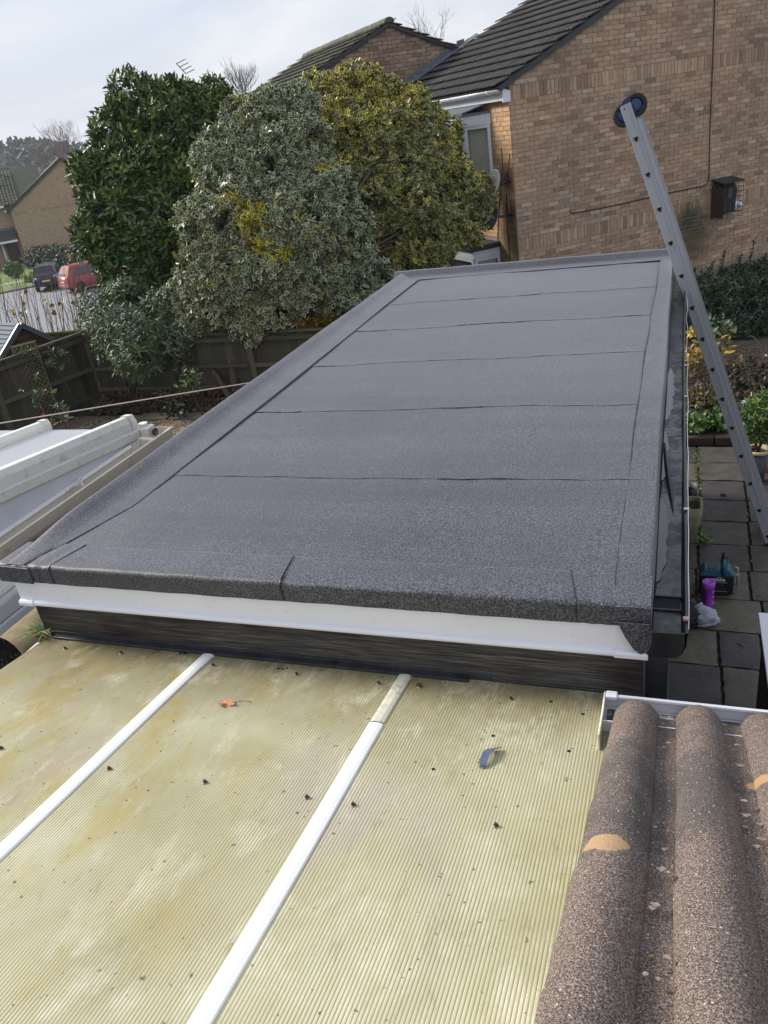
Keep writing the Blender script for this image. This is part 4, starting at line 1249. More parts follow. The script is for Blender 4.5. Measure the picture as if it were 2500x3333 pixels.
b = MB(); b.prism([tuple(hp(u, -0.012, z)) for u, z in ((-0.13, 3.90), (0.02, 3.90), (0.02, 4.06), (-0.13, 4.12))], tuple(V_ * 0.02)); b.build('box_end', M['upvc'], h1)
# oriel window
ow = MB(); BZ0, BZ1 = 2.52, 3.60
pl_ = [(-0.002, 0.68), (-0.36, 1.02), (-0.36, 2.55), (-0.002, 2.88)]
ow.prism([tuple(hp(u, v, BZ0 - 0.10)) for u, v in pl_], (0, 0, 0.10)); oriel = ow.build('oriel_window', M['upvc'], h1)
for nm, z0_, z1_, grow, mt in (('head_board', BZ1, BZ1 + 0.17, 0.03, M['upvc']), ('lead_roof', BZ1 + 0.172, BZ1 + 0.21, 0.05, M['lead'])):
    b = MB(); b.prism([tuple(hp(u - (grow if u < -.1 else 0), v + (-grow if v < 1.2 else grow), z0_)) for u, v in pl_], (0, 0, z1_ - z0_)); b.build(nm, mt, oriel)
b = MB(); b.prism([tuple(hp(-0.38, 1.0, BZ1 + 0.212)), tuple(hp(-0.38, 2.57, BZ1 + 0.212)), tuple(hp(-0.05, 2.9, BZ1 + 0.32)), tuple(hp(-0.05, 0.66, BZ1 + 0.32))], (0, 0, 0.02)); b.build('lead_roof', M['lead'], oriel)


def pane_set(a, c_, zlo, zhi, parent, post=0.055):
    a, c_ = Vector(a), Vector(c_); d = c_ - a; ln_ = d.length; d.normalize(); n_ = Vector((d.y, -d.x, 0))
    if n_.dot(Vector(O) - a) < 0:
        n_ = -n_
    f = MB()
    for p, q in (((0, zlo), (ln_, zlo + post)), ((0, zhi - post), (ln_, zhi)), ((0, zlo + post), (post, zhi - post)), ((ln_ - post, zlo + post), (ln_, zhi - post))):
        P = [a + d * p[0] + n_ * -0.02 + Vector((0, 0, p[1])), a + d * q[0] + n_ * -0.02 + Vector((0, 0, p[1])), a + d * q[0] + n_ * -0.02 + Vector((0, 0, q[1])), a + d * p[0] + n_ * -0.02 + Vector((0, 0, q[1]))]
        f.prism([tuple(x) for x in P], tuple(n_ * 0.045))
    fo = f.build('frame', M['upvc'], parent)
    g = MB(); P = [a + d * t + Vector((0, 0, z)) for t, z in ((post, zlo + post), (ln_ - post, zlo + post), (ln_ - post, zhi - post), (post, zhi - post))]
    g.prism([tuple(x) for x in P], tuple(n_ * 0.006)); g.build('pane', M['clear'], parent)
    k = int((ln_ - 2 * post) / 0.09) + 1
    bl = MB()
    for i in range(k):
        t0_ = post + (ln_ - 2 * post) * i / k; t1_ = post + (ln_ - 2 * post) * (i + 1) / k
        p0_, p1_ = a + d * t0_ - n_ * 0.05, a + d * (t1_ + 0.01) - n_ * 0.085
        bl.add([tuple(p0_ + Vector((0, 0, zlo + post))), tuple(p1_ + Vector((0, 0, zlo + post))), tuple(p1_ + Vector((0, 0, zhi - post))), tuple(p0_ + Vector((0, 0, zhi - post)))], [(0, 1, 2, 3)])
    stuff(bl.build('vertical_blind', M['blind'], parent))


pane_set(hp(-0.004, 0.685, 0), hp(-0.345, 1.02, 0), BZ0, BZ1, oriel)
for k_ in range(3):
    pane_set(hp(-0.355, 1.03 + 0.51 * k_, 0), hp(-0.355, 1.03 + 0.51 * (k_ + 1) - 0.008, 0), BZ0, BZ1, oriel)
pane_set(hp(-0.345, 2.55, 0), hp(-0.004, 2.87, 0), BZ0, BZ1, oriel)
# ground floor bay with a flat dark roof
b = MB(); b.prism([tuple(hp(u, v, 1.50)) for u, v in ((-0.01, 0.62), (-0.62, 0.62), (-0.62, 3.2), (-0.01, 3.2))], (0, 0, 0.09)); b.build('bay_roof', M['flash_dark'], h1)
b = MB(); b.prism([tuple(hp(u, v, 1.36)) for u, v in ((-0.01, 0.66), (-0.58, 0.66), (-0.58, 3.16), (-0.01, 3.16))], (0, 0, 0.138)); bay = b.build('bay_window', M['upvc'], h1)
pane_set(hp(-0.01, 0.69, 0), hp(-0.55, 0.69, 0), 0.2, 1.355, bay); pane_set(hp(-0.555, 0.70, 0), hp(-0.555, 1.9, 0), 0.2, 1.355, bay); pane_set(hp(-0.555, 1.91, 0), hp(-0.555, 3.1, 0), 0.2, 1.355, bay)

# second house, stepped back behind the first
D2 = 5.06
h2 = thing('brick_house', 'further brick house with mossy ridge rising behind the variegated tree', 'house', tuple(hp(-1.5, 8, 0)))
A2, AZ2, S2 = 0.20, 5.74, 0.40


def roof2(u): return AZ2 - S2 * abs(u - A2)


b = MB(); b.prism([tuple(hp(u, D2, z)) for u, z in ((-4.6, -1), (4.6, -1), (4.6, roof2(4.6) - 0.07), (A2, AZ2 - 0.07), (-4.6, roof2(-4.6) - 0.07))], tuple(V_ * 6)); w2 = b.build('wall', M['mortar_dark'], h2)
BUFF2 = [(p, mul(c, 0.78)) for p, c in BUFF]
hid2 = lambda x, y: x < 880 or y > 300 or x > 1520
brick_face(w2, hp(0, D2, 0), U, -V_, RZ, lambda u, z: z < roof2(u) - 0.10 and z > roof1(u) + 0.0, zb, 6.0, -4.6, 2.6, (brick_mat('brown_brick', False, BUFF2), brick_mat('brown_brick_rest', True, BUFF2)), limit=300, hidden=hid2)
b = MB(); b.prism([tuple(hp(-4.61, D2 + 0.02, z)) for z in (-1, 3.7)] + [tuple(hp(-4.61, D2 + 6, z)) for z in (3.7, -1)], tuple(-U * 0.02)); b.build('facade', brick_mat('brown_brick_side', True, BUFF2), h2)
b = MB(); b.prism([tuple(hp(u, D2 - 0.06, z)) for u, z in ((A2 - 5.2, roof2(A2 - 5.2)), (A2, AZ2), (2.35, roof2(2.35)), (2.35, roof2(2.35) - 0.06), (A2, AZ2 - 0.07), (A2 - 5.2, roof2(A2 - 5.2) - 0.07))], tuple(V_ * 6.1)); r2 = b.build('roof', M['flash_dark'], h2)
upl = U * 1 + ZZ * S2; upl /= np.linalg.norm(upl)
tile_roof(r2, t_moss, hp(A2 - 5.2, D2 - 0.08, roof2(A2 - 5.2)), V_, upl, 20, 17, skip=lambda i, j: j < 6)
upr = -U * 1 + ZZ * S2; upr /= np.linalg.norm(upr)
tile_roof(r2, t_moss, hp(A2 + 2.15, D2 - 0.08 + 6.0, roof2(A2 + 2.15)), -V_, upr, 20, 7, skip=lambda i, j: i < 14)
rt = MB(); rt.grid([[(0.12 * math.cos(a), y, 0.10 * math.sin(a) - 0.02) for a in np.linspace(0, PI, 9)] for y in (0, 0.43)])
rt.add([(0.12 * math.cos(a), 0, 0.10 * math.sin(a) - 0.02) for a in np.linspace(0, PI, 9)], [tuple(range(9))])
rme = bpy.data.meshes.new('ridge_tile'); rme.from_pydata(rt.V, [], rt.F); rme.materials.append(M['tile_moss'])
for i in range(14):
    kid(rme, 'ridge_tile', r2, frame_mat(hp(A2, D2 - 0.10 + 0.42 * i, AZ2 + 0.015 + random.uniform(-.006, .008)), RZ))
b = MB(); b.beam(tuple(hp(A2 - 5.1, D2 - 0.03, roof2(A2 - 5.1) - 0.035)), tuple(hp(A2, D2 - 0.03, AZ2 - 0.035)), 0.05, 0.07); b.build('verge', M['mortar_dark'], h2)
b = MB(); b.beam(tuple(hp(A2, D2 - 0.03, AZ2 - 0.035)), tuple(hp(2.3, D2 - 0.03, roof2(2.3) - 0.03)), 0.05, 0.07); b.build('verge', M['mortar_dark'], h2)
# stepped lead flashing where the lower roof meets this gable
b = MB(); b.prism([tuple(hp(-0.3, D2 - 0.14, roof1(-0.3) + 0.05)), tuple(hp(2.3, D2 - 0.14, roof1(2.3) + 0.05)), tuple(hp(2.3, D2 - 0.02, roof1(2.3) + 0.09)), tuple(hp(-0.3, D2 - 0.02, roof1(-0.3) + 0.09))], (0, 0, 0.012)); fl_ = b.build('flashing', M['lead'], h2)
u = -0.3
while u < 1.95:
    b = MB(); z = roof1(u) + 0.06; b.prism([tuple(hp(u, D2 - 0.016, z)), tuple(hp(u + 0.19, D2 - 0.016, z + 0.19 * SL)), tuple(hp(u + 0.19, D2 - 0.016, z + 0.19 * SL + 0.10)), tuple(hp(u, D2 - 0.016, z + 0.19 * SL + 0.07))], tuple(V_ * 0.012)); b.build('flashing_step', M['lead'], fl_)
    u += 0.175
b = MB(); b.add([tuple(hp(1.95, D2 - 0.10, 5.02)), tuple(hp(2.35, D2 - 0.2, 5.16)), tuple(hp(2.30, D2 - 0.02, 5.20)), tuple(hp(2.1, D2 - 0.02, 5.26)), tuple(hp(1.9, D2 - 0.02, 5.16))], [(0, 1, 2, 3, 4)]); b.build('flashing_apron', M['lead'], h2, solid=0.012)


# ------------------------------------------------ things fixed to the gable wall
def wp(sx, sy, out=0.0):
    """point of the photograph on the gable wall, OUT metres in front of it"""
    return at(sx, sy, pl=(hp(0, -out, 0), V_))


P = [wp(x, y, 0.014) for x, y in ((2330, -60), (2327, 0), (2322, 140), (2317, 280), (2311, 420), (2308, 560), (2307, 585), (2302, 598), (2288, 606), (2250, 613), (2160, 631), (2060, 655), (1960, 677), (1858, 695), (1856, 684))]
b = MB(); b.tube(P, 0.011, 6); tag(b.build('brown_cable', M['cable_brown'], None, tuple(P[0]), smooth=True), 'thick brown cable running down the gable wall and bending left', 'cable')
P = [wp(x, y, 0.008) for x, y in ((1683, 693), (1760, 681), (1850, 660), (1960, 636), (2070, 616), (2160, 597), (2300, 566), (2400, 548), (2520, 523))]
b = MB(); b.tube(P, 0.006, 5); tag(b.build('pale_cable', M['cable_pale'], None, tuple(P[0]), smooth=True), 'thin pale cable clipped level across the gable wall', 'cable')
# flue cowl in a wire guard
fc = wp(2345, 640, 0.0)
fu, fz = (fc - Q0) @ U, fc[2]
flue = thing('boiler_flue', 'dark square flue cowl under a wire guard on the gable wall', 'flue', tuple(fc))
def fw_(u, out, z): return tuple(hp(fu + u, -out, fz + z))
b = MB(); b.prism([fw_(-0.20, 0.0, -0.30), fw_(-0.20, 0.20, -0.30), fw_(-0.20, 0.24, 0.14), fw_(-0.20, 0.12, 0.30), fw_(-0.20, 0.0, 0.32)], tuple(U * 0.40)); b.build('cowl', M['flue_dark'], flue, bevel=0.02)
b = MB(); b.prism([fw_(-0.055, 0.232, -0.02), fw_(0.055, 0.232, -0.02), fw_(0.055, 0.245, 0.17), fw_(-0.055, 0.245, 0.17)], tuple(-V_ * 0.01)); b.build('cowl_badge', M['silver'] if False else simple('cowl_plate', (0.10, 0.10, 0.10), 0.4), flue)
b = MB(); b.prism([fw_(-0.25, 0.02, -0.36), fw_(-0.25, 0.34, -0.36), fw_(-0.25, 0.34, 0.20), fw_(-0.25, 0.02, 0.24)], tuple(U * 0.006)); b.build('guard_side', M['rust'], flue)
gd = MB()
for z in np.linspace(-0.38, 0.26, 8):
    gd.tube([fw_(-0.25, 0.0, z), fw_(-0.25, 0.34, z), fw_(0.24, 0.34, z), fw_(0.24, 0.0, z)], 0.004, 4)
for u in np.linspace(-0.25, 0.24, 5):
    gd.tube([fw_(u, 0.34, -0.38), fw_(u, 0.34, 0.26), fw_(u, 0.0, 0.33)], 0.004, 4)
stuff(gd.build('wire_guard', M['dark_metal'], flue))
b = MB(); b.prism([fw_(-0.26, 0.0, 0.335), fw_(-0.26, 0.35, 0.27), fw_(-0.26, 0.35, 0.285), fw_(-0.26, 0.0, 0.355)], tuple(U * 0.51)); b.build('guard_top', M['dark_metal'], flue)
# white dome security camera
lc = wp(2392, 668, 0.0); lu, lz = (lc - Q0) @ U, lc[2]
lamp = thing('security_camera', 'small white dome camera on the gable wall right of the flue', 'camera', tuple(lc))
Tm = Matrix.Translation(Vector(hp(lu, 0, lz))) @ RZ @ Matrix.Rotation(PI / 2, 4, 'X')
b = MB(); b.lathe([(0.10, 0.0), (0.10, 0.03), (0.085, 0.055), (0.05, 0.075)], 18, T=Tm); b.build('base_plate', M['upvc'], lamp, smooth=True)
b = MB(); b.lathe([(0.055, 0.07), (0.06, 0.10), (0.045, 0.14), (0.015, 0.155)], 14, T=Tm @ Matrix.Rotation(0.5, 4, 'Y')); b.build('camera_head', M['upvc'], lamp, smooth=True)
b = MB(); b.box(lu * 0 - 0.05, 0.05, -0.035, 0.0, 0.085, 0.125, T=Tm @ Matrix.Rotation(0.5, 4, 'Y')); b.build('lens', M['black_plastic'], lamp)
# satellite dishes on the corner of the facade
def dish(sx, sy, label, mat, r_, tilt):
    c_ = at(sx, sy, pl=(hp(-0.42, 0, 0), U)); vv = (c_ - Q0) @ V_; zz = c_[2]
    d = thing('satellite_dish', label, 'satellite dish', tuple(hp(0, .13, zz)), 'satellite dishes on the house corner')
    ax_ = Vector((-0.68, -0.66, 0.32)).normalized() if tilt == 0 else Vector((-0.64, -0.68, 0.34)).normalized()
    q = ax_.to_track_quat('Z', 'Y').to_matrix().to_4x4(); T_ = Matrix.Translation(Vector(c_)) @ q
    b = MB(); rows = []
    for i in range(7):
        t = i / 6; rows.append([T_ @ Vector((r_ * t * math.cos(a), 1.12 * r_ * t * math.sin(a), 0.16 * r_ * t * t)) for a in np.linspace(0, 2 * PI, 25)[:-1]])
    b.grid(rows[1:], closed=True); b.add(rows[1], [tuple(range(24))]); b.build('reflector', mat, d, smooth=True, solid=0.006)
    b = MB(); mid = Vector(c_); b.tube([mid - ax_ * 0.02, Vector(tuple(hp(-0.2, vv * .5 + .06, zz - 0.03))), Vector(tuple(hp(0.0, 0.13, zz - 0.03)))], 0.022, 8); b.build('mount', M['dark_metal'], d, smooth=True)
    b = MB(); lnb = mid + ax_ * r_ * 1.1 + Vector((0, 0, -r_ * 0.7)); b.tube([mid + Vector((0, 0, -r_ * 1.05)), lnb], 0.012, 6); b.build('arm', M['dark_metal'], d)
    b = MB(); b.tube([lnb, lnb - ax_ * 0.10 + Vector((0, 0, 0.06))], 0.03, 8); b.build('feed_horn', M['dish_pale'], d, smooth=True)


dish(1608, 598, 'pale satellite dish with rust spots, upper of two on the corner', M['dish_pale'], 0.21, 0)
dish(1603, 706, 'grey satellite dish below the pale one on the corner', M['dish_grey'], 0.21, 1)
for pts, lab, mt in (([(1630, 480), (1636, 540), (1628, 640), (1622, 700), (1620, 780), (1612, 870)], 'dark cable hanging down the orange facade beside the dishes', M['cable_brown']),
                     ([(1659, 500), (1650, 600), (1648, 700), (1655, 780), (1660, 870)], 'brown cable nearest the corner of the orange facade', M['cable_brown']),
                     ([(1650, 610), (1656, 660), (1660, 710), (1650, 718), (1646, 706)], 'pale looped cable between the two dish brackets', M['cable_pale'])):
    P = [at(x, y, pl=(hp(-0.02, 0, 0), U)) for x, y in pts]
    b = MB(); b.tube(P, 0.007, 5); tag(b.build('cable', mt, None, tuple(P[0]), smooth=True), lab, 'cable')

# ================================================================== fence round the left garden
def c4(x, y): return (x * .5425, 700 + y * .5425)


FA, FB, FC = np.array([-11.25, 7.2, 0]), np.array([-9.96, 11.28, 0]), np.array([-3.2, 10.95, 0])
FH = 1.28


def fence_panel(p, q, h0, h1_, label, tops=True, face=1):
    """close-boarded panel from p to q seen from its rail side"""
    p, q = Vector(p), Vector(q); d = (q - p); ln_ = d.length; d.normalize(); n_ = Vector((d.y, -d.x, 0))
    if n_.dot(Vector((O[0], O[1], 0)) - p) < 0:
        n_ = -n_
    t = thing('garden_fence', label, 'fence panel', tuple(p), 'fence panels round the gravel garden')
    k = max(1, int(ln_ / 0.135)); wd = ln_ / k
    for i in range(k):
        m_ = MB(); a = p + d * (wd * i - 0.008) - n_ * random.uniform(0.0, .008); b_ = p + d * (wd * (i + 1) + 0.008) - n_ * random.uniform(.012, .022)
        top = h0 + (h1_ - h0) * (i + .5) / k + random.uniform(-.006, .006) - 0.02
        m_.prism([tuple(a), tuple(b_), tuple(b_ + Vector((0, 0, top))), tuple(a + Vector((0, 0, top)))], tuple(-n_ * 0.012)); m_.build('board', M['fence'], t)
    for fz_ in (0.16, 0.52, 0.93):
        m_ = MB(); m_.beam(tuple(p + n_ * 0.03 + Vector((0, 0, fz_ * h0 - 0.02))), tuple(q + n_ * 0.03 + Vector((0, 0, fz_ * h1_ - 0.02))), 0.055, 0.06); m_.build('rail', M['fence_rail'], t)
    if tops:
        m_ = MB(); m_.beam(tuple(p + n_ * 0.005 + Vector((0, 0, h0 + 0.005))), tuple(q + n_ * 0.005 + Vector((0, 0, h1_ + 0.005))), 0.06, 0.028); m_.build('capping', M['fence_rail'], t)
    return t


def post(p, h, label):
    b = MB(); b.box(p[0] - .05, p[0] + .05, p[1] - .05, p[1] + .05, -0.3, h); return tag(b.build('fence_post', M['fence_rail'], None, (p[0], p[1], 0), bevel=0.006), label, 'fence post', 'posts of the garden fence')


A_ = FA; AB = FB - FA; LAB = np.linalg.norm(AB); uab = AB / LAB
cuts = [0.0, 2.42, LAB]
fence_panel(FA + uab * 0.0, FA + uab * 2.36, 1.22, 1.26, 'weathered fence panel left of the trellis, beside the white conservatory roof')
fence_panel(FA + uab * 2.46, FB - uab * 0.05, 1.30, 1.33, 'weathered fence panel right of the trellis, in front of the shed')
post(FA + uab * 2.41, 1.2, 'mossy fence post behind the trellis'); post(FB, 1.30, 'mossy fence post at the corner beside the grey green shrub')
BC = FC - FB; LBC = np.linalg.norm(BC); ubc = BC / LBC; n_p = 4
labs = ['dark fence panel behind the grey green shrub', 'dark fence panel behind the thin leaning trunk', 'dark fence panel between the straight trunk and the thick trunk', 'dark fence panel that runs behind the edge of the flat roof']
plabs = ['dark fence post behind the shrub stems', 'dark fence post behind the straight tree trunk', 'dark fence post beside the thick tree trunk']
for i in range(n_p):
    fence_panel(FB + ubc * (LBC * i / n_p + .06) + ZZ * 0.12, FB + ubc * (LBC * (i + 1) / n_p - .06) + ZZ * 0.12, 1.06, 1.06, labs[i])
    if i < n_p - 1:
        post(FB + ubc * (LBC * (i + 1) / n_p), 1.2, plabs[i])
# trellis leaning on the fence
T1, T2 = at(*c4(66, 795), z=1.45), at(*c4(213, 757), z=1.45)
dt = Vector(tuple(T2 - T1)); tl = dt.length; dt.normalize()
tre = thing('trellis', 'tall narrow diamond trellis standing against the left fence', 'trellis', (T1[0], T1[1], 0))
Tt = lambda s_, z: Vector((T1[0], T1[1], 0)) + dt * s_ + Vector((0, 0, z))
for a, c_ in (((0.015, 0.05), (0.015, 1.45)), ((tl - .015, .05), (tl - .015, 1.45))):
    b = MB(); b.beam(tuple(Tt(*a)), tuple(Tt(*c_)), 0.03, 0.025, up=(dt.x, dt.y, 0)); b.build('upright', M['trellis'], tre)
for z in (0.06, 1.445):
    b = MB(); b.beam(tuple(Tt(0, z)), tuple(Tt(tl, z)), 0.03, 0.03); b.build('cross_rail', M['trellis'], tre)
nrmt = Vector((dt.y, -dt.x, 0))
for sg in (1, -1):
    z = -tl
    while z < 1.45:
        s0, z0_, s1_, z1_ = 0.02, z, tl - 0.02, z + tl
        if sg < 0:
            z0_, z1_ = z1_, z0_
        # clip to the frame
        pts = []
        for (sa, za, sb_, zb_) in ((s0, z0_, s1_, z1_),):
            lo, hi = 0.07, 1.43
            ta, tb = 0.0, 1.0
            if zb_ != za:
                t_lo, t_hi = (lo - za) / (zb_ - za), (hi - za) / (zb_ - za)
                if t_lo > t_hi: t_lo, t_hi = t_hi, t_lo
                ta, tb = max(0, t_lo), min(1, t_hi)
            if tb - ta > 0.08:
                b = MB(); off = nrmt * (0.008 * sg)
                b.beam(tuple(Tt(sa + (sb_ - sa) * ta, za + (zb_ - za) * ta) + off), tuple(Tt(sa + (sb_ - sa) * tb, za + (zb_ - za) * tb) + off), 0.016, 0.007, up=tuple(nrmt)); b.build('lath', M['trellis'], tre)
        z += 0.092

# ================================================================== trees of the left garden
def trunk(name, pts, r0, r1, mat, parent):
    b = MB(); n_ = len(pts); b.tube(pts, [r0 + (r1 - r0) * i / (n_ - 1) for i in range(n_)], 9); return b.build(name, mat, parent, smooth=True)


def dep(x, y, d): return at(x / S, y / S, depth=d)


# variegated trees: a silver edged one in front, a golden one to its right
def lobes_px(lst):
    out = []
    for (px, py, d_, rx, rz) in lst:
        p = dep(px, py, d_); k_ = d_ / FPX; out.append((p[0], p[1], p[2], rx * k_, rx * k_ * 0.85, rz * k_))
    return out


def trunk(name, pts, r0, r1, mat, parent):
    b = MB(); n_ = len(pts); b.tube(pts, [r0 + (r1 - r0) * i / (n_ - 1) for i in range(n_)], 9); return b.build(name, mat, parent, smooth=True)


def dep(x, y, d): return at(x / S, y / S, depth=d)


def limbs(parent, lob, bases, n_, mat):
    lim = MB()
    for i in range(n_):
        l_ = random.choice(lob); c_ = Vector(l_[:3]); a = Vector((random.gauss(0, 1), random.gauss(0, 1), random.gauss(0.2, .8))).normalized()
        q = c_ + Vector((a.x * l_[3], a.y * l_[4], a.z * l_[5])) * 0.85
        base = Vector(tuple(random.choice(bases))) + Vector((0, 0, random.uniform(0.2, 0.9)))
        lim.tube([base, base.lerp(c_, .5) + Vector((random.gauss(0, .1), random.gauss(0, .1), .1)), c_.lerp(q, .4), q], [0.03, 0.024, 0.015, 0.006], 5)
    stuff(lim.build('branches', mat, parent, smooth=True))


def poly_lobes(poly, n, rpx, depth, bulge, seed):
    """many small clumps of leaves that fill an outline; the middle of the crown bulges towards the camera"""
    r_ = np.random.default_rng(seed); P = np.array(poly, float); c = P.mean(0); out = []; pts = []

    def inside(q):
        k_ = False; j = len(P) - 1
        for i in range(len(P)):
            if (P[i, 1] > q[1]) != (P[j, 1] > q[1]) and q[0] < (P[j, 0] - P[i, 0]) * (q[1] - P[i, 1]) / (P[j, 1] - P[i, 1]) + P[i, 0]:
                k_ = not k_
            j = i
        return k_
    ext_ = np.ptp(P, axis=0) / 2; ctr = (P.max(0) + P.min(0)) / 2; tries = 0
    while len(pts) < n and tries < 6000:
        tries += 1
        q = P.min(0) + r_.random(2) * np.ptp(P, axis=0); rad = r_.uniform(*rpx)
        if not all(inside(q + rad * .72 * np.array([math.cos(a), math.sin(a)])) for a in np.linspace(0, 2 * PI, 9)[:-1]):
            continue
        if any(np.hypot(*(q - p_)) < .62 * (rad + rr_) * .9 for p_, rr_ in pts):
            continue
        pts.append((q, rad)); rho = min(1, np.hypot(*((q - ctr) / ext_)))
        d_ = depth - bulge * math.sqrt(max(0, 1 - rho * rho)) + r_.uniform(-.12, .12); p = dep(q[0], q[1], d_); m_ = rad * d_ / FPX
        out.append((p[0], p[1], p[2], m_ * r_.uniform(.9, 1.15), m_, m_ * r_.uniform(.85, 1.1)))
    return out


def core(lobes, k_=.74, back_=.5):
    d_ = unit(np.array([-.35, .9, 0]))
    return [(l_[0] + d_[0] * back_, l_[1] + d_[1] * back_, l_[2], l_[3] * k_, l_[4] * k_, l_[5] * k_) for l_ in lobes]


ta_, tb_, tc_ = at(747, 1294, z=0.2), at(768, 1275, z=0.2), at(952, 1170, z=0.3)
m1, m2, m3 = at(615, 1094, z=1.05), at(726, 1094, z=1.12), at(905, 1072, z=1.2)
hol = thing('variegated_tree', 'rounded tree of silvery cream edged leaves between the laurel and the golden tree', 'tree', tuple(tb_))
lob = lobes_px([(560, 275, 13.5, 105, 85), (650, 260, 13.6, 75, 80), (520, 400, 13.0, 125, 115), (640, 430, 12.9, 140, 130), (470, 540, 12.6, 95, 110), (590, 590, 12.6, 130, 110), (700, 570, 12.8, 110, 105), (440, 650, 12.4, 75, 60), (540, 670, 12.4, 95, 50), (650, 660, 12.6, 90, 50), (760, 520, 13.1, 85, 100), (750, 610, 12.9, 95, 70), (820, 620, 13.1, 80, 48), (690, 350, 13.4, 80, 80)])
core_s = core(lob)
lob = poly_lobes([(470, 235), (520, 185), (590, 175), (650, 185), (700, 260), (740, 330), (770, 420), (800, 500), (850, 570), (830, 640), (740, 670), (660, 680), (600, 705), (560, 735), (490, 715), (420, 735), (372, 725), (362, 640), (385, 570), (385, 520), (405, 440), (430, 370), (440, 300)], 62, (36, 62), 13.3, 1.35, 5)
yspots = [(548, 468, 30), (566, 512, 30), (522, 452, 18), (600, 548, 24), (492, 436, 15), (705, 372, 14), (732, 350, 12), (640, 470, 9), (505, 540, 9), (600, 500, 12), (845, 640, 10)]


def tint_h(P, rs):
    v = (rs < 0.04) * (0.4 + 8 * rs)
    q = (P - O) @ RW; sx = 829.5 + FPX * q[:, 0] / q[:, 2]; sy = 1106 + FPX * q[:, 1] / q[:, 2]
    for (px, py, r_) in yspots:          # single golden sprays among the silver ones
        d = np.hypot(sx - px, (sy - py) * 1.1); v = np.maximum(v, (d < r_ * (1 + .55 * wob(P, 6, px))) * (rs > 0.25) * 0.95)
    return np.clip(v, 0, 1)


stuff(crown('crown_interior', core_s, 2600, 6, 0.100, 0.050, M['leaf_holly'], hol, inner=.1, freq=2.0, amp=.1, stray=0))
stuff(crown('crown', lob, 9000, 7, 0.100, 0.050, M['leaf_holly'], hol, tint_h, gap=0.60, inner=0.18, freq=3.2, amp=0.13, spread=1.0, stray=.2))
cp = dep(620, 480, 13.0)
for (p0_, p1_, r_) in ((ta_, m1, .055), (tb_, m2, .085)):
    trunk('trunk', [tuple(p0_ - ZZ * .2), tuple(p0_), tuple((p0_ * .5 + p1_ * .5) + np.array([.03, .02, 0])), tuple(p1_), tuple(p1_ * .6 + cp * .4 + np.array([0, 0, .3])), tuple(cp)], r_, r_ * 0.4, M['bark'], hol)
limbs(hol, lob, (m1, m2), 24, M['bark'])
gol = thing('golden_variegated_tree', 'rounded tree with yellow edged leaves in front of the oriel window', 'tree', tuple(tc_))
lob2 = lobes_px([(745, 215, 14.0, 78, 62), (830, 245, 14.0, 85, 75), (890, 280, 14.0, 62, 75), (800, 340, 13.7, 110, 110), (900, 400, 13.8, 85, 105), (820, 470, 13.5, 110, 100), (940, 440, 13.9, 75, 90), (985, 470, 13.9, 68, 75), (900, 540, 13.7, 105, 60), (690, 210, 14.1, 55, 45), (730, 300, 13.8, 75, 70)])


core_g = core(lob2)
lob2 = poly_lobes([(640, 190), (680, 165), (720, 170), (745, 145), (800, 150), (850, 180), (905, 190), (955, 235), (975, 290), (1005, 345), (1040, 395), (1062, 460), (1055, 520), (1010, 560), (950, 570), (880, 600), (790, 620), (720, 520), (700, 400), (670, 320), (640, 250)], 64, (34, 58), 14.15, .95, 8)


def tint_g(P, rs):
    s_ = smoothstep(-.6, .5, wob(P, 1.5, 2.0) + .5 * (P[:, 2] - 3.4) * .4)
    return np.clip((rs < .22 + .42 * s_) * (0.40 + .9 * rs), 0, 1)


M['leaf_gold'] = leaf_mat('golden_leaf', (0.038, 0.058, 0.020), (0.46, 0.45, 0.19), (0.085, 0.10, 0.016), (0.90, 0.75, 0.13), 0.68, 0.40)
stuff(crown('crown_interior', core_g, 1900, 6, 0.100, 0.050, M['leaf_gold'], gol, inner=.1, freq=2.0, amp=.1, stray=0))
stuff(crown('crown', lob2, 6800, 7, 0.100, 0.050, M['leaf_gold'], gol, tint_g, gap=0.62, inner=0.18, freq=3.2, amp=0.14, spread=1.0, seed=5.5, stray=.2))
cp = dep(850, 420, 13.8)
trunk('trunk', [tuple(tc_ - ZZ * .3), tuple(tc_), tuple(tc_ * .5 + m3 * .5), tuple(m3), tuple(m3 * .5 + cp * .5), tuple(cp)], .12, .04, M['bark'], gol)
limbs(gol, lob2, (m3,), 20, M['bark'])

# laurel
lb = at(560, 1290, z=0.1) + np.array([-1.3, 1.0, 0])
lau = thing('laurel_tree', 'tall dark green laurel with glossy leaves left of the silvery tree', 'tree', tuple(lb))
core_l = core(lobes_px([(320, 330, 15.0, 120, 120), (270, 450, 14.8, 85, 130), (360, 470, 14.7, 110, 150), (290, 590, 14.6, 85, 80), (345, 235, 15.2, 80, 50), (420, 300, 15.2, 60, 90), (350, 620, 14.6, 80, 70)]), .8)
ll = poly_lobes([(163, 450), (168, 385), (185, 320), (200, 280), (235, 235), (243, 178), (290, 178), (335, 165), (395, 178), (420, 205), (455, 175), (490, 185), (480, 250), (450, 300), (440, 370), (410, 440), (400, 520), (380, 580), (372, 720), (300, 730), (245, 650), (215, 600), (190, 545), (175, 500)], 58, (28, 52), 15.1, .9, 3)


def tint_l(P, rs):
    v = (rs > 0.5) * (rs - 0.4) * 1.5 * smoothstep(0.0, 4.5, P[:, 2]); return np.clip(v, 0, 1)


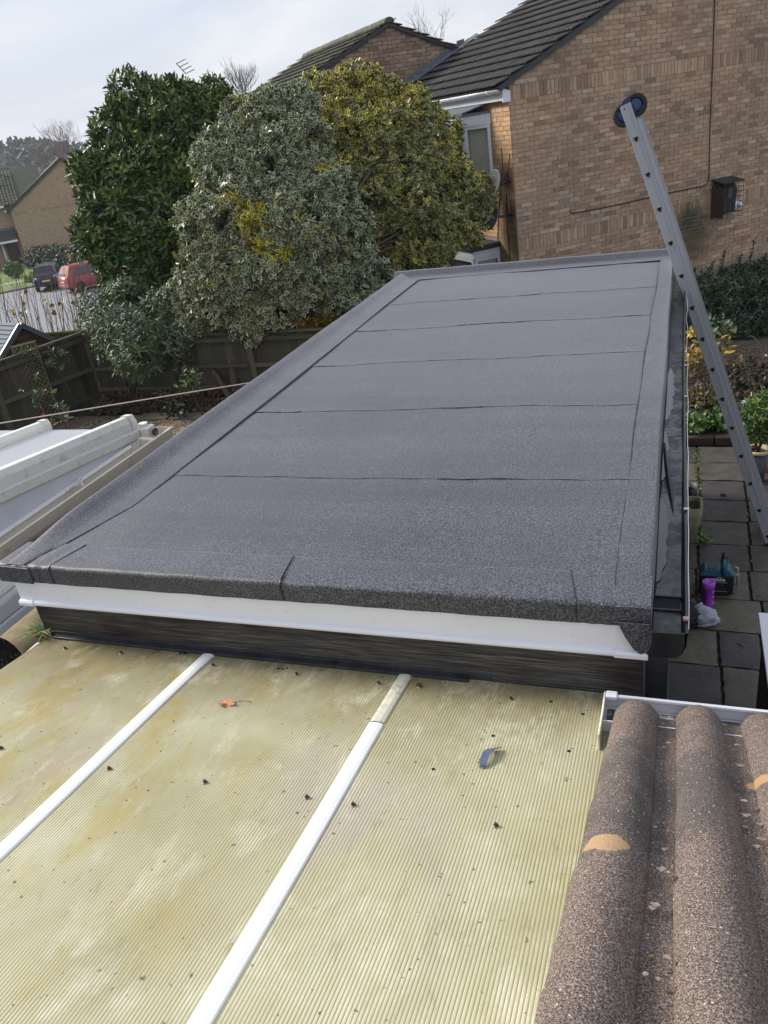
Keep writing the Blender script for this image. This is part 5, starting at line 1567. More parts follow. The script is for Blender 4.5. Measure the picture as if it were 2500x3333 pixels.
stuff(crown('crown_interior', core_l, 1500, 6, 0.145, 0.050, M['leaf_laurel'], lau, inner=.1, freq=2.0, amp=.1, stray=0))
o = crown('crown', ll, 5200, 7, 0.145, 0.050, M['leaf_laurel'], lau, tint_l, gap=0.60, inner=0.20, up=0.8, freq=2.6, amp=0.16, spread=0.9, seed=4.0, stray=.2); stuff(o)
lt = dep(330, 640, 14.4)
for dx_ in (-.3, 0, .35):
    trunk('trunk', [tuple(lb + np.array([dx_ * .4, 0, -.3])), tuple(lt * .5 + lb * .5 + np.array([dx_ * .7, 0, .1])), tuple(lt + np.array([dx_, 0, 0])), tuple(dep(330, 420, 14.8) + np.array([dx_ * 1.5, 0, 0]))], 0.07, 0.025, M['bark'], lau)
# grey green shrub in front of the laurel
sb = at(430, 1300, z=0.05)
bud = thing('grey_leaved_shrub', 'loose grey green shrub with long leaves at the fence corner', 'shrub', tuple(sb))
bl_ = []
for (px, py, d_, rx, rz) in ((250, 700, 13.6, .55, .38), (310, 715, 13.3, .55, .40), (210, 670, 13.8, .32, .28), (290, 775, 13.0, .42, .33), (350, 690, 13.4, .36, .4), (270, 640, 14.0, .40, .28), (255, 740, 13.2, .35, .3), (395, 700, 13.6, .36, .36), (385, 745, 13.2, .25, .25)):
    p = dep(px, py, d_); bl_.append((p[0], p[1], p[2], rx, rx * .8, rz))
stuff(crown('foliage', bl_, 1150, 7, 0.115, 0.026, M['leaf_grey'], bud, lambda P, rs: (rs > .8) * .6, gap=0.5, inner=0.15, up=0.2, amp=0.25, freq=3.0, seed=2.2, curl=0.25))
for i in range(9):
    p1_ = dep(250 + 14 * i - 10, 700 + random.uniform(-30, 60), 13.3); b0 = sb + np.array([random.uniform(-.12, .15), random.uniform(-.1, .1), 0])
    trunk('stem', [tuple(b0), tuple(b0 * .55 + p1_ * .45 + np.array([random.uniform(-.1, .1), 0, .12])), tuple(p1_)], 0.02, 0.008, M['bark_pale'], bud)
# small pale leaved shrubs against the trellis and the fence
for (px, py, d_, lab, r_, n_) in ((120, 775, 13.4, 'small pale leaved shrub growing in front of the fence right of the trellis', .2, 17), (62, 768, 13.2, 'leafy shoots at the top of the trellis', .14, 12), (75, 845, 12.6, 'straggly climber growing up the trellis', .26, 12), (128, 893, 12.4, 'low pale leaved plant at the foot of the trellis', .18, 16), (405, 820, 12.6, 'young leafy stems at the foot of the leaning trunks', .24, 24)):
    p = dep(px, py, d_); g0_ = (p[0], p[1], 0.0)
    t = thing('small_shrub', lab, 'shrub', g0_)
    stuff(crown('foliage', [(p[0], p[1], p[2], r_, r_ * .7, r_ * .8)], n_, 6, 0.075, 0.026, M['leaf_grey'], t, lambda P, rs: (rs > .6) * .8, inner=0.1, amp=0.3, freq=5, seed=px))
    trunk('stem', [(p[0] + .1, p[1] + .05, -.02), (p[0] + .05, p[1], p[2] * .5), tuple(p)], 0.012, 0.005, M['bark'], t)

# ground cover under the trees: dead leaves, ivy; stepping slabs; gravel
n_ = 2600
P = np.stack([rng.uniform(-9.6, -4.0, n_), rng.uniform(10.62, 11.0, n_), np.zeros(n_)], 1); P[:, 2] = 0.03 + 0.22 * smoothstep(10.62, 10.9, P[:, 1]) + rng.uniform(0, .03, n_)
D = unit(rng.normal(size=(n_, 3)) * np.array([1, 1, .35])); Nn = unit(np.array([0, 0, 1.0]) + .5 * rng.normal(size=(n_, 3)))
o = leaf_mesh('dead_leaves', P, D, Nn, .075, .045, (rng.random(n_) > .75) * rng.random(n_), M['leaf_dead'], None, (-7, 10.8, 0)); stuff(o); tag(o, 'brown dead leaves lying in the bed under the trees', 'dead leaves')
n_ = 900
P = np.stack([rng.uniform(-10.3, -7.6, n_), rng.uniform(9.9, 10.75, n_), rng.uniform(0.0, .16, n_)], 1); P = P[wob(P, 2.2, 1) > -.1]; n_ = len(P)
D = unit(rng.normal(size=(n_, 3)) + np.array([.3, -.4, .4])); Nn = unit(np.array([0, -.3, 1.0]) + .5 * rng.normal(size=(n_, 3)))
o = leaf_mesh('ground_cover', P, D, Nn, .10, .055, (rng.random(n_) > .8) * .5, M['leaf_green'], None, (-9, 10.3, 0)); o.data.materials[0] = leaf_mat('ivy_leaf', (0.03, 0.055, 0.025), (0.04, 0.065, 0.03), (0.08, 0.12, 0.04), (0.08, 0.12, 0.04), 0.9, 0.45); stuff(o); tag(o, 'low dark green plants along the foot of the fence', 'ground cover')
for i, (xa, xb, lab) in enumerate(((-8.62, -8.0, 'left stepping slab at the edge of the gravel'), (-7.95, -6.9, 'long stepping slab at the edge of the gravel'))):
    b = MB(); b.box(xa, xb, 10.32, 10.60, -.03, .03); tag(b.build('stepping_slab', M['stone_step'], None, ((xa + xb) / 2, 10.45, 0), bevel=.01), lab, 'slab', 'stepping slabs by the gravel')
# gravel stones
n_ = 26000
P = np.stack([rng.uniform(-9.6, -2.9, n_), rng.uniform(6.0, 10.4, n_)], 1)
P = P[(P[:, 0] + 9.6) > 0]
keep = np.array([True] * len(P)); P = P[keep]
oct_ = np.array([(1, 0, 0), (-1, 0, 0), (0, 1, 0), (0, -1, 0), (0, 0, 1), (0, 0, -1.0)]); of = np.array([(0, 2, 4), (2, 1, 4), (1, 3, 4), (3, 0, 4)])
k_ = len(P); a_ = rng.random(k_) * 6.28; s1_ = rng.uniform(.012, .03, k_); s2_ = s1_ * rng.uniform(.5, .9, k_); s3_ = s1_ * rng.uniform(.3, .6, k_)
ca, sa_ = np.cos(a_), np.sin(a_)
lx = oct_[None, :, 0] * s1_[:, None]; ly = oct_[None, :, 1] * s2_[:, None]; lz_ = oct_[None, :, 2] * s3_[:, None]
Vg = np.stack([P[:, 0:1] + lx * ca[:, None] - ly * sa_[:, None], P[:, 1:2] + lx * sa_[:, None] + ly * ca[:, None], -0.015 + lz_ + rng.uniform(0, .012, (k_, 1))], 2).reshape(-1, 3)
Fg = (np.arange(k_)[:, None, None] * 6 + of[None]).reshape(-1, 3)
me = bpy.data.meshes.new('gravel'); me.vertices.add(len(Vg)); me.vertices.foreach_set('co', (Vg - np.array([-6, 8, 0])).astype(np.float32).ravel())
me.loops.add(Fg.size); me.loops.foreach_set('vertex_index', Fg.astype(np.int32).ravel()); me.polygons.add(len(Fg)); me.polygons.foreach_set('loop_start', np.arange(0, Fg.size, 3, dtype=np.int32)); me.update(calc_edges=True)
k = NT('gravel_stones'); r_ = k.n('ShaderNodeNewGeometry').outputs['Random Per Island']
k.out(k.ramp(r_, [(0, (0.07, 0.05, 0.032)), (.3, (0.24, 0.17, 0.10)), (.6, (0.36, 0.28, 0.19)), (.85, (0.16, 0.12, 0.085)), (1, (0.55, 0.48, 0.38))]), .8); me.materials.append(k.m)
o = bpy.data.objects.new('gravel', me); o.location = (-6, 8, 0); COL.objects.link(o); stuff(o); tag(o, 'brown gravel spread beside the flat roofed extension', 'gravel')
# garden ornaments by the fence
p = at(155, 1395, z=0.0)
t = thing('flamingo_ornament', 'faded pink bird ornament standing below the trellis', 'ornament', tuple(p))
b = MB(); b.lathe([(0.0, -.06), (.045, -.03), (.055, .02), (.03, .07), (0.0, .09)], 10, T=Matrix.Translation((p[0], p[1], .22)) @ Matrix.Rotation(.7, 4, 'Y')); b.build('body', M['flamingo'], t, smooth=True)
b = MB(); b.tube([(p[0] + .02, p[1], .26), (p[0] + .05, p[1], .34), (p[0] + .01, p[1], .42), (p[0] - .03, p[1], .40)], [.02, .014, .014, .006], 7); b.build('neck', M['flamingo'], t, smooth=True)
b = MB(); b.tube([(p[0], p[1], .2), (p[0], p[1], 0)], .007, 5); b.build('leg', M['dark_metal'], t); b = MB(); b.tube([(p[0] + .03, p[1], .2), (p[0] + .03, p[1], 0)], .007, 5); b.build('leg', M['dark_metal'], t)
p = at(230, 1385, z=0.0)
t = thing('flower_ornament', 'round orange metal flower ornament on a stake by the fence', 'ornament', tuple(p))
for i in range(7):
    a = 2 * PI * i / 7; b = MB(); c_ = Vector((p[0] + .052 * math.cos(a), p[1] - .02, .24 + .052 * math.sin(a))); b.lathe([(0, -.004), (.03, 0), (0, .004)], 9, T=Matrix.Translation(c_) @ Matrix.Rotation(PI / 2, 4, 'X')); b.build('petal', M['orange_metal'], t)
b = MB(); b.lathe([(0, -.01), (.03, 0), (0, .012)], 10, T=Matrix.Translation((p[0], p[1] - .03, .24)) @ Matrix.Rotation(PI / 2, 4, 'X')); b.build('centre', M['dark_metal'], t)
b = MB(); b.tube([(p[0], p[1], .24), (p[0], p[1], 0)], .006, 5); b.build('stake', M['dark_metal'], t)

# ================================================================== garden right of the extension
yc = []
for (px, py, d_, rx, rz) in ((1560, 660, 13.0, .75, .55), (1640, 650, 13.0, .8, .62), (1500, 680, 12.8, .42, .42), (1590, 720, 12.6, .7, .5), (1660, 720, 12.6, .7, .55), (1720, 660, 13.0, .8, .7), (1530, 740, 12.4, .4, .35), (1610, 610, 13.2, .5, .28)):
    p = dep(px, py, d_); yc.append((p[0], p[1], p[2], rx, rx * .8, rz))
yw = thing('yew_hedge', 'dark bushy evergreen hedge below the gable wall, behind the ladder', 'hedge', (yc[0][0], yc[0][1], 0))
o = crown('foliage', yc, 4200, 9, 0.075, 0.019, M['leaf_yew'], yw, lambda P, rs: (rs > .8) * .5, gap=0.42, inner=.3, up=.2, freq=3, amp=.16, spread=.7, seed=7); stuff(o)
for (px, py, ln_) in ((1497, 585, .22), (1560, 560, .34), (1535, 575, .25), (1622, 545, .4), (1648, 565, .3), (1595, 560, .25)):
    p = dep(px, py + 25, 13.1); n_ = 70
    tt = rng.random(n_); C = p + np.stack([0.06 * (tt - .5), 0 * tt, ln_ * tt], 1); a = rng.random(n_) * 6.28
    stuff(leaf_mesh('spray', C, np.stack([np.cos(a), np.sin(a), .8 + 0 * a], 1), np.stack([-np.cos(a), -np.sin(a), .8 + 0 * a], 1), .065, .014, (rng.random(n_) > .5) * .6, M['leaf_yew'], yw))
trunk('trunk', [(yc[0][0], yc[0][1], -.1), (yc[0][0], yc[0][1], .5)], .06, .03, M['bark'], yw)
# dead brown stems
def c6(x, y): return (1700 + x * .482, 800 + y * .482)


ds = thing('dead_stem_tangle', 'tangle of brown dead stems under the evergreen hedge', 'dead stems', tuple(at(*c6(1350, 950), z=.1)))
b = MB()
for i in range(330):
    p = at(*c6(random.uniform(1125, 1700), random.uniform(700, 1180)), Y=random.uniform(9.6, 11.6)); p = Vector(tuple(p)); p.z = max(p.z, .06)
    a = random.uniform(0, 2 * PI); ln_ = random.uniform(.15, .5); d = Vector((math.cos(a), math.sin(a) * .5, random.uniform(-.5, .7)))
    b.tube([p, p + d * ln_ * .35 + Vector((0, 0, .05)), p + d * ln_ * .7 + Vector((random.gauss(0, .04), 0, .03)), p + d * ln_ + Vector((0, 0, -.06))], [.006, .005, .004, .003], 4, caps=False)
stuff(b.build('stems', M['twig_brown'], ds, smooth=True))
n_ = 900
P = np.array([at(*c6(rng.uniform(1120, 1650), rng.uniform(760, 1190)), Y=rng.uniform(9.5, 11.4)) for _ in range(n_)]); P[:, 2] = np.maximum(P[:, 2], .06)
stuff(leaf_mesh('dead_leaves', P, unit(rng.normal(size=(n_, 3))), unit(rng.normal(size=(n_, 3)) + np.array([0, -.5, .8])), .06, .035, (rng.random(n_) > .7) * rng.random(n_), M['leaf_dead'], ds))


def bush(name, lab, cat, lobes, n_, per, ln_, wd_, mat, tint=None, stem=M['twig_brown'], **kw):
    t = thing(name, lab, cat, (lobes[0][0], lobes[0][1], 0.05))
    stuff(crown('foliage', lobes, n_, per, ln_, wd_, mat, t, tint, **kw))
    for l_ in lobes[:3]:
        trunk('stem', [(l_[0], l_[1], 0.0), (l_[0] + .03, l_[1], l_[2] * .5), (l_[0], l_[1], l_[2])], .008, .004, stem, t)
    return t


def lobe6(x, y, Y, rx, rz, src=True):
    p = at(*c6(x, y), Y=Y); return (p[0], p[1], p[2], rx, rx * .7, rz)


bush('yellow_leaved_shrub', 'yellow and orange autumn shrub beside the gutter, left of the ladder', 'shrub', [lobe6(1155, 690, 10.4, .12, .2), lobe6(1165, 760, 10.3, .13, .12), lobe6(1190, 730, 10.5, .10, .12)], 36, 4, .075, .045, M['leaf_yellow'], lambda P, rs: rs, inner=.2, amp=.3, seed=1)
bush('sparse_yellow_shrub', 'few pale yellow leaves on a thin stem behind the ladder', 'shrub', [lobe6(1360, 640, 10.6, .10, .05), lobe6(1410, 700, 10.6, .10, .06)], 9, 3, .10, .045, M['leaf_yellow'], lambda P, rs: rs * .6, inner=.1, amp=.3, seed=3)
bush('ivy_shrub', 'grey green leafy shoot behind the ladder under the hedge', 'shrub', [lobe6(1330, 580, 10.9, .14, .15), lobe6(1300, 620, 10.8, .1, .1)], 36, 5, .09, .05, M['leaf_grey'], inner=.2, amp=.3, seed=5)
bush('dark_shrub', 'dark small leaved shrub with white flecks right of the dead stems', 'shrub', [lobe6(1560, 900, 10.6, .30, .22), lobe6(1660, 900, 10.6, .35, .3), lobe6(1620, 980, 10.2, .34, .2), lobe6(1540, 960, 10.4, .2, .16)], 700, 6, .05, .028, M['leaf_dark'], lambda P, rs: (rs > .975) * 1.0, inner=.3, amp=.25, seed=6, gap=.4)
bush('green_shrub', 'yellowish green bushy plant at the back of the bed', 'shrub', [lobe6(1290, 1100, 9.9, .10, .14), lobe6(1240, 1060, 10.1, .12, .14), lobe6(1180, 1060, 10.2, .14, .2)], 130, 5, .06, .032, leaf_mat('olive_leaf', (0.075, 0.085, 0.025), (0.085, 0.095, 0.03), (0.26, 0.24, 0.04), (0.28, 0.26, 0.05), .9, .5), lambda P, rs: (rs > .6) * rs, inner=.2, amp=.3, seed=8)
bush('leafy_plant', 'pale green leafy plants along the edge of the bed', 'plant', [lobe6(1140, 1215, 9.4, .12, .06), lobe6(1210, 1205, 9.45, .10, .06), lobe6(1290, 1195, 9.5, .12, .07), lobe6(1335, 1170, 9.5, .08, .08)], 46, 5, .10, .052, M['leaf_green'], lambda P, rs: (rs > .7) * .4, inner=.1, up=.9, amp=.2, seed=9)

# ================================================================== street and houses down the slope on the left
def zone(name, poly, mat, dz, lab=None, n=10):
    """ground sheet between two image rows of world points: poly = list of (s, t0, t1)"""
    g = MB(); rows = []
    for s_, t0, t1 in poly:
        rows.append([(*(UD * s_ + TD * t), float(ground_z(*(UD * s_ + TD * t))) + dz) for t in np.linspace(t0, t1, n)])
    g.grid(rows); return struct(g.build(name, mat, None, smooth=True), lab)


def st_of(p): return float(np.array(p[:2]) @ UD / (UD @ UD)), float(np.array(p[:2]) @ TD / (TD @ TD))


ROAD_Z = -3.2
sa = st_of(at(0, 850 + 800 / 3.687, z=ROAD_Z)); sb1 = st_of(at(0, 850 + 392 / 3.687, z=ROAD_Z)); sc1 = st_of(at(330 / 3.687, 850 + 335 / 3.687, z=ROAD_Z))
lawn_edge = sb1[0]
zone('road', [(s_, -60, 60) for s_ in np.linspace(42.0, lawn_edge, 8)], M['road'], 0.03)
zone('verge', [(s_, -60, 60) for s_ in np.linspace(17.2, 41.9, 14)], M['lawn'], 0.025)
zone('lawn', [(s_, -60, 60) for s_ in np.linspace(lawn_edge + .35, lawn_edge + 22, 10)], M['lawn'], 0.10)
g = MB(); g.prism([(*(UD * (lawn_edge + dd) + TD * -60), float(ground_z(*(UD * (lawn_edge + dd) + TD * -60))) + zz) for dd, zz in ((0.0, -.1), (0.0, .14), (.36, .14), (.36, -.1))], tuple(np.append(TD * 120, 0))); struct(g.build('kerb', M['kerb'], None))
pa, pb_ = st_of(at(0, 850 + 270 / 3.687, z=ROAD_Z)), st_of(at(380 / 3.687, 850 + 215 / 3.687, z=ROAD_Z))
g = MB(); A = []; B_ = []
for i in range(9):
    t = i / 8; s_ = pa[0] + (pb_[0] - pa[0]) * t; tt = pa[1] - 8 + (pb_[1] + 2 - pa[1] + 8) * t
    for lst, ds_ in ((A, -.7), (B_, .7)):
        q = UD * (s_ + ds_) + TD * tt; lst.append((*q, float(ground_z(*q)) + .115))
g.grid([A, B_]); struct(g.build('path', M['path'], None))


def gp(sx, sy, z=ROAD_Z):
    p = at(sx, sy, z=z)
    for _ in range(4):
        p = at(sx, sy, z=float(ground_z(p[0], p[1])) + .1)
    return p


def c1(x, y): return (x / 3.687, 450 + y / 3.687)
def c2(x, y): return (x / 3.687, 850 + y / 3.687)


def make_car(name, lab, pos, heading, paint, L_=4.2, W_=1.78, H_=1.62, roofmat=None, plate=True):
    t = thing(name, lab, 'car', tuple(pos), 'cars parked along the street')
    h = Vector((heading[0], heading[1], 0)).normalized(); sdx = Vector((h.y, -h.x, 0))
    R_ = Matrix((h, -sdx, Vector((0, 0, 1)))).transposed().to_4x4()      # local x forward, y left
    T = Matrix.Translation(Vector(tuple(pos))) @ R_
    hw = W_ / 2
    # lower body: rings from rear to front
    st_ = [(-L_ / 2, .80, .45, .78), (-L_ / 2 + .06, .90, .36, .95), (-L_ / 2 + .35, .97, .24, 1.0), (-L_ / 2 + 1.2, 1.0, .20, 1.0), (0.3, 1.0, .20, .97), (L_ / 2 - 1.15, .99, .21, .95), (L_ / 2 - .45, .94, .24, .82), (L_ / 2 - .08, .84, .32, .68), (L_ / 2, .74, .40, .60)]
    rows = []
    for x, kx, z0_, z1_ in st_:
        w_ = hw * kx; zs = H_ / 1.62
        ring = [(x, -w_ * .92, z0_ * zs), (x, -w_, (z0_ + .14) * zs), (x, -w_ * 1.0, (z0_ * .4 + z1_ * .6) * zs), (x, -w_ * .93, z1_ * zs), (x, 0, (z1_ + .03) * zs), (x, w_ * .93, z1_ * zs), (x, w_ * 1.0, (z0_ * .4 + z1_ * .6) * zs), (x, w_, (z0_ + .14) * zs), (x, w_ * .92, z0_ * zs)]
        rows.append([T @ Vector(v) for v in ring])
    b = MB(); b.grid(rows); n_ = len(rows[0]); b.add(rows[0], [tuple(range(n_))]); b.add(rows[-1], [tuple(range(n_ - 1, -1, -1))])
    b.build('body', paint, t, smooth=True, bevel=0.0)
    zs = H_ / 1.62
    belt = [(-L_ / 2 + .12, .86), (-L_ / 2 + .9, .93), (.35, .93), (L_ / 2 - 1.15, .86)]
    roof_ = [(-L_ / 2 + .50, .68), (-L_ / 2 + 1.1, .72), (.1, .72), (.42, .66)]
    rows = []
    for (xb, kb), (xr, kr) in zip(belt, roof_):
        rows.append([T @ Vector(v) for v in ((xb, -hw * kb, .96 * zs), ((xb + xr) / 2 - .02, -hw * (kb * .45 + kr * .55), 1.32 * zs), (xr, -hw * kr, 1.56 * zs), (xr, 0, 1.61 * zs), (xr, hw * kr, 1.56 * zs), ((xb + xr) / 2 - .02, hw * (kb * .45 + kr * .55), 1.32 * zs), (xb, hw * kb, .96 * zs))])
    b = MB(); b.grid(rows); b.add(rows[0], [tuple(range(7))]); b.add(rows[-1], [tuple(range(6, -1, -1))]); b.build('cabin', roofmat or paint, t, smooth=True)

    def win(nm, quad, mat=M['glass_dark']):
        q = MB(); V = [T @ Vector(v) for v in quad]; n2 = (V[1] - V[0]).cross(V[2] - V[0]).normalized(); c_ = sum(V, Vector()) / len(V); mid = T @ Vector((0, 0, .9))
        if n2.dot(c_ - mid) < 0: n2 = -n2
        q.prism([tuple(v + n2 * .006) for v in V], tuple(n2 * .018)); q.build(nm, mat, t)
    xr = -L_ / 2
    win('rear_window', [(xr + .155, -hw * .76, 1.03 * zs), (xr + .155, hw * .76, 1.03 * zs), (xr + .455, hw * .60, 1.48 * zs), (xr + .455, -hw * .60, 1.48 * zs)])
    for sg in (-1, 1):
        y0, y1 = sg * hw * .925, sg * hw * .745
        win('side_window', [(xr + .62, y0 * .985, 1.02 * zs), (xr + 1.45, y0 * 1.01, 1.02 * zs), (xr + 1.45, y1 * 1.02, 1.47 * zs), (xr + .82, y1 * 1.0, 1.46 * zs)])
        win('side_window', [(xr + 1.53, y0 * 1.01, 1.02 * zs), (xr + 2.75, y0 * .99, 1.02 * zs), (xr + 2.38, y1 * 1.0, 1.46 * zs), (xr + 1.53, y1 * 1.02, 1.47 * zs)])
        win('tail_lamp', [(xr + .035, sg * hw * .60, .80 * zs), (xr + .05, sg * hw * .88, .80 * zs), (xr + .10, sg * hw * .86, .98 * zs), (xr + .075, sg * hw * .60, .98 * zs)], M['lamp_red'] if paint is not M['car_blue'] else M['lamp_clear'])
        for xw in (-L_ / 2 + .78, L_ / 2 - .82):
            Tw = T @ Matrix.Translation((xw, sg * (hw - .10), .325)) @ Matrix.Rotation(-sg * PI / 2, 4, 'X')
            b = MB(); b.lathe([(.20, -.1), (.31, -.1), (.325, -.07), (.325, .07), (.31, .105), (.20, .105)], 22, T=Tw); wh = b.build('wheel', M['rubber'], t, smooth=False)
            b = MB(); b.lathe([(.205, .085), (.20, .10), (.06, .08), (.0, .085)], 22, T=Tw); b.build('rim', M['alloy'], wh, smooth=True)
            sp_ = MB()
            for q in range(7):
                a = 2 * PI * q / 7; sp_.add([tuple(Tw @ Vector((r_ * math.cos(a + d_), r_ * math.sin(a + d_), .103))) for r_, d_ in ((.07, .35), (.185, .22), (.185, .66), (.07, .5))], [(0, 1, 2, 3)])
            stuff(sp_.build('rim_openings', M['hole'], wh))
    if plate:
        win('number_plate', [(xr + .005, -.26, .64 * zs), (xr + .005, .26, .64 * zs), (xr + .025, .26, .75 * zs), (xr + .025, -.26, .75 * zs)], M['plate_yellow'])
    b = MB(); b.box(xr - .03, xr + .12, -hw * .84, hw * .84, .36 * zs, .52 * zs, T=T); b.build('bumper', M['black_plastic'] if paint is not M['car_red'] else paint, t, bevel=.03)
    b = MB(); b.box(.2, 1.0, -hw - .16, -hw * .95, .98 * zs, 1.12 * zs, T=T @ Matrix.Translation((.25, 0, 0)) @ Matrix.Diagonal((.25, 1, 1, 1))); b.build('mirror', paint, t, bevel=.02)
    b = MB(); b.box(.2, 1.0, hw * .95, hw + .16, .98 * zs, 1.12 * zs, T=T @ Matrix.Translation((.25, 0, 0)) @ Matrix.Diagonal((.25, 1, 1, 1))); b.build('mirror', paint, t, bevel=.02)
    return t


def on_ground(p): return (p[0], p[1], float(ground_z(p[0], p[1])) + .03)


p = gp(*c2(590, 345)); hd = np.array([-.55, .83]); q = p[:2] + hd * 2.0
make_car('parked_car', 'dark blue car seen from behind with yellow number plate', on_ground(q), hd, M['car_blue'], roofmat=M['car_roof'])
p = gp(*c2(985, 350)); hd = np.array([.46, .89]); sd_ = np.array([hd[1], -hd[0]]); q = p[:2] + hd * 1.28 - sd_ * .78
make_car('parked_car', 'faded red car with silver wheels beside the dark blue car', on_ground(q), hd, M['car_red'], L_=4.1, H_=1.66)
p = gp(*c2(1320, 575)); hd = np.array([-.35, .94]); q = p[:2] + hd * 2.0 + np.array([.55, .5])
make_car('parked_car', 'dark car half hidden behind the laurel tree', on_ground(q), hd, M['car_blue'], plate=False)

# brick house with its gable to the street, and the lower roofed house joined to it
ca = gp(*c1(330, 1490)); ZH = float(ca[2]) - .15
lh = thing('far_house', 'brick house down the slope with plain gable and dark verge', 'house', tuple(ca))


def lp(u, v, z): return np.array([ca[0], ca[1], ZH]) + U * u + V_ * v + ZZ * z


EH = 4.95; HW, RISE = 5.6, 3.45
far_brick = NT('far_brick')
tcx = far_brick.n('ShaderNodeVectorMath', operation='DOT_PRODUCT'); far_brick.l(far_brick.pos, tcx.inputs[0]); tcx.inputs[1].default_value = tuple(U)
spz = far_brick.n('ShaderNodeSeparateXYZ'); far_brick.l(far_brick.pos, spz.inputs[0])
tcv = far_brick.n('ShaderNodeVectorMath', operation='DOT_PRODUCT'); far_brick.l(far_brick.pos, tcv.inputs[0]); tcv.inputs[1].default_value = tuple(V_)
cb = far_brick.n('ShaderNodeCombineXYZ'); far_brick.l(far_brick.math('ADD', tcx.outputs['Value'], tcv.outputs['Value']), cb.inputs[0]); far_brick.l(spz.outputs[2], cb.inputs[1])
bt = far_brick.n('ShaderNodeTexBrick'); far_brick.l(cb.outputs[0], bt.inputs['Vector'])
bt.inputs['Scale'].default_value = 1.0; bt.inputs['Brick Width'].default_value = .225; bt.inputs['Row Height'].default_value = .075; bt.inputs['Mortar Size'].default_value = .006
bt.inputs['Color1'].default_value = (*lin(186, 156, 132), 1); bt.inputs['Color2'].default_value = (*lin(168, 140, 118), 1); bt.inputs['Mortar'].default_value = (*lin(160, 140, 124), 1); bt.inputs['Bias'].default_value = .1
dk = far_brick.ramp(far_brick.noise(1.0, 2, .5, None, src=far_brick.vec((4.5, 13.4, 1), cb.outputs[0])), [(.60, 0.0), (.68, .75)])
far_brick.out(far_brick.mix(dk, bt.outputs['Color'], lin(118, 92, 80)), .9); M['far_brick'] = far_brick.m
b = MB(); b.prism([tuple(lp(u, 0, z)) for u, z in ((0, -.6), (2 * HW, -.6), (2 * HW, EH), (HW, EH + RISE), (0, EH))], tuple(V_ * 9)); b.build('wall', M['far_brick'], lh)
RS = RISE / HW
for sg in (0, 1):
    pts = ((-.35, EH - .35 * RS + .16), (HW, EH + RISE + .16), (HW, EH + RISE - .12), (-.35, EH - .35 * RS - .12)) if sg == 0 else ((2 * HW + .3, EH - .3 * RS + .16), (HW, EH + RISE + .16), (HW, EH + RISE - .12), (2 * HW + .3, EH - .3 * RS - .12))
    b = MB(); b.prism([tuple(lp(u, -.12, z)) for u, z in pts], tuple(V_ * 9.2)); b.build('roof', M['tile_moss'], lh)
    b = MB(); b.prism([tuple(lp(u, -.17, z - .04)) for u, z in pts], tuple(V_ * .045)); b.build('verge', M['flue_dark'], lh)
b = MB(); b.tube([tuple(lp(-.42, -.1, EH - .15)), tuple(lp(-.42, .6, EH - .15))], .09, 8); b.build('gutter', M['upvc'], lh)
b = MB()
for i in range(int(2 * HW / .078)):
    b.prism([tuple(lp(.02 + .078 * i, -.008, EH - .62 + z)) for z in (0, .21)] + [tuple(lp(.085 + .078 * i, -.008, EH - .62 + z)) for z in (.21, 0)], tuple(V_ * .006))
stuff(b.build('soldier_course', brick_mat('far_soldier_brick', True, [(p_, mul(c_, .8)) for p_, c_ in BUFF]), lh))
# house to the left of it
fh = thing('far_house', 'house with long mossy roof left of the plain gable', 'house', tuple(lp(-5, 1, 0)))
EH2, R2, DEP = 5.6, 2.6, 4.2
b = MB(); b.prism([tuple(lp(-.02, 1.0 + v, z)) for v, z in ((0, -.6), (2 * DEP, -.6), (2 * DEP, EH2), (DEP, EH2 + R2), (0, EH2))], tuple(-U * 22)); b.build('wall', M['far_brick'], fh)
b = MB(); b.prism([tuple(lp(3.5, .55 + v, z)) for v, z in ((0, EH2 - .3), (DEP + .45, EH2 + R2 + .08), (2 * DEP + .9, EH2 - .3), (2 * DEP + .9, EH2 - .4), (DEP + .45, EH2 + R2 - .02), (0, EH2 - .4))], tuple(-U * 26)); rf = b.build('roof', M['tile_moss'], fh)
upf = V_ * (DEP + .45) + ZZ * (R2 + .38); upf /= np.linalg.norm(upf)
t_far = wavy_tile('roof_tile', M['tile_moss'], wd=.6, ln=.5, n=8, amp=.05, waves=2)
cnt = 0
for j in range(12):
    for i in range(23):
        p = lp(.6 - .6 * i, .55, EH2 - .28) + upf * (.42 * j)
        if not in_view(p, 15):
            continue
        sx_ = Vector(tuple(U)); nn = sx_.cross(Vector(tuple(upf))).normalized(); dn_ = -Vector(tuple(upf)); R_ = Matrix((dn_.cross(nn), dn_, nn)).transposed().to_4x4(); R_.translation = Vector(tuple(p)) + nn * (.03 + random.uniform(0, .02))
        kid(t_far, 'roof_tile', rf, R_ @ Matrix.Rotation(.08, 4, 'X') @ Matrix.Translation((0, -.5, 0)))
b = MB(); b.prism([tuple(lp(-.45, .42 + v, z)) for v, z in ((0, EH2 - .48), (.14, EH2 - .48), (.14, EH2 - .28), (0, EH2 - .28))], tuple(-U * 22)); b.build('gutter', M['upvc'], fh)
for k_, (u_, v_, z_) in enumerate(((-.95, 1.5, 0.0),)):
    p = lp(-2.3, .9, EH2 + .05)
    b = MB(); b.box(-.3, .3, -.08, .08, 0, .10, T=frame_mat(p, RZ)); b.lathe([(.16, .1), (.10, .3), (.05, .55)], 8, T=frame_mat(p, RZ)); b.build('vent_cowl', M['upvc'], fh)
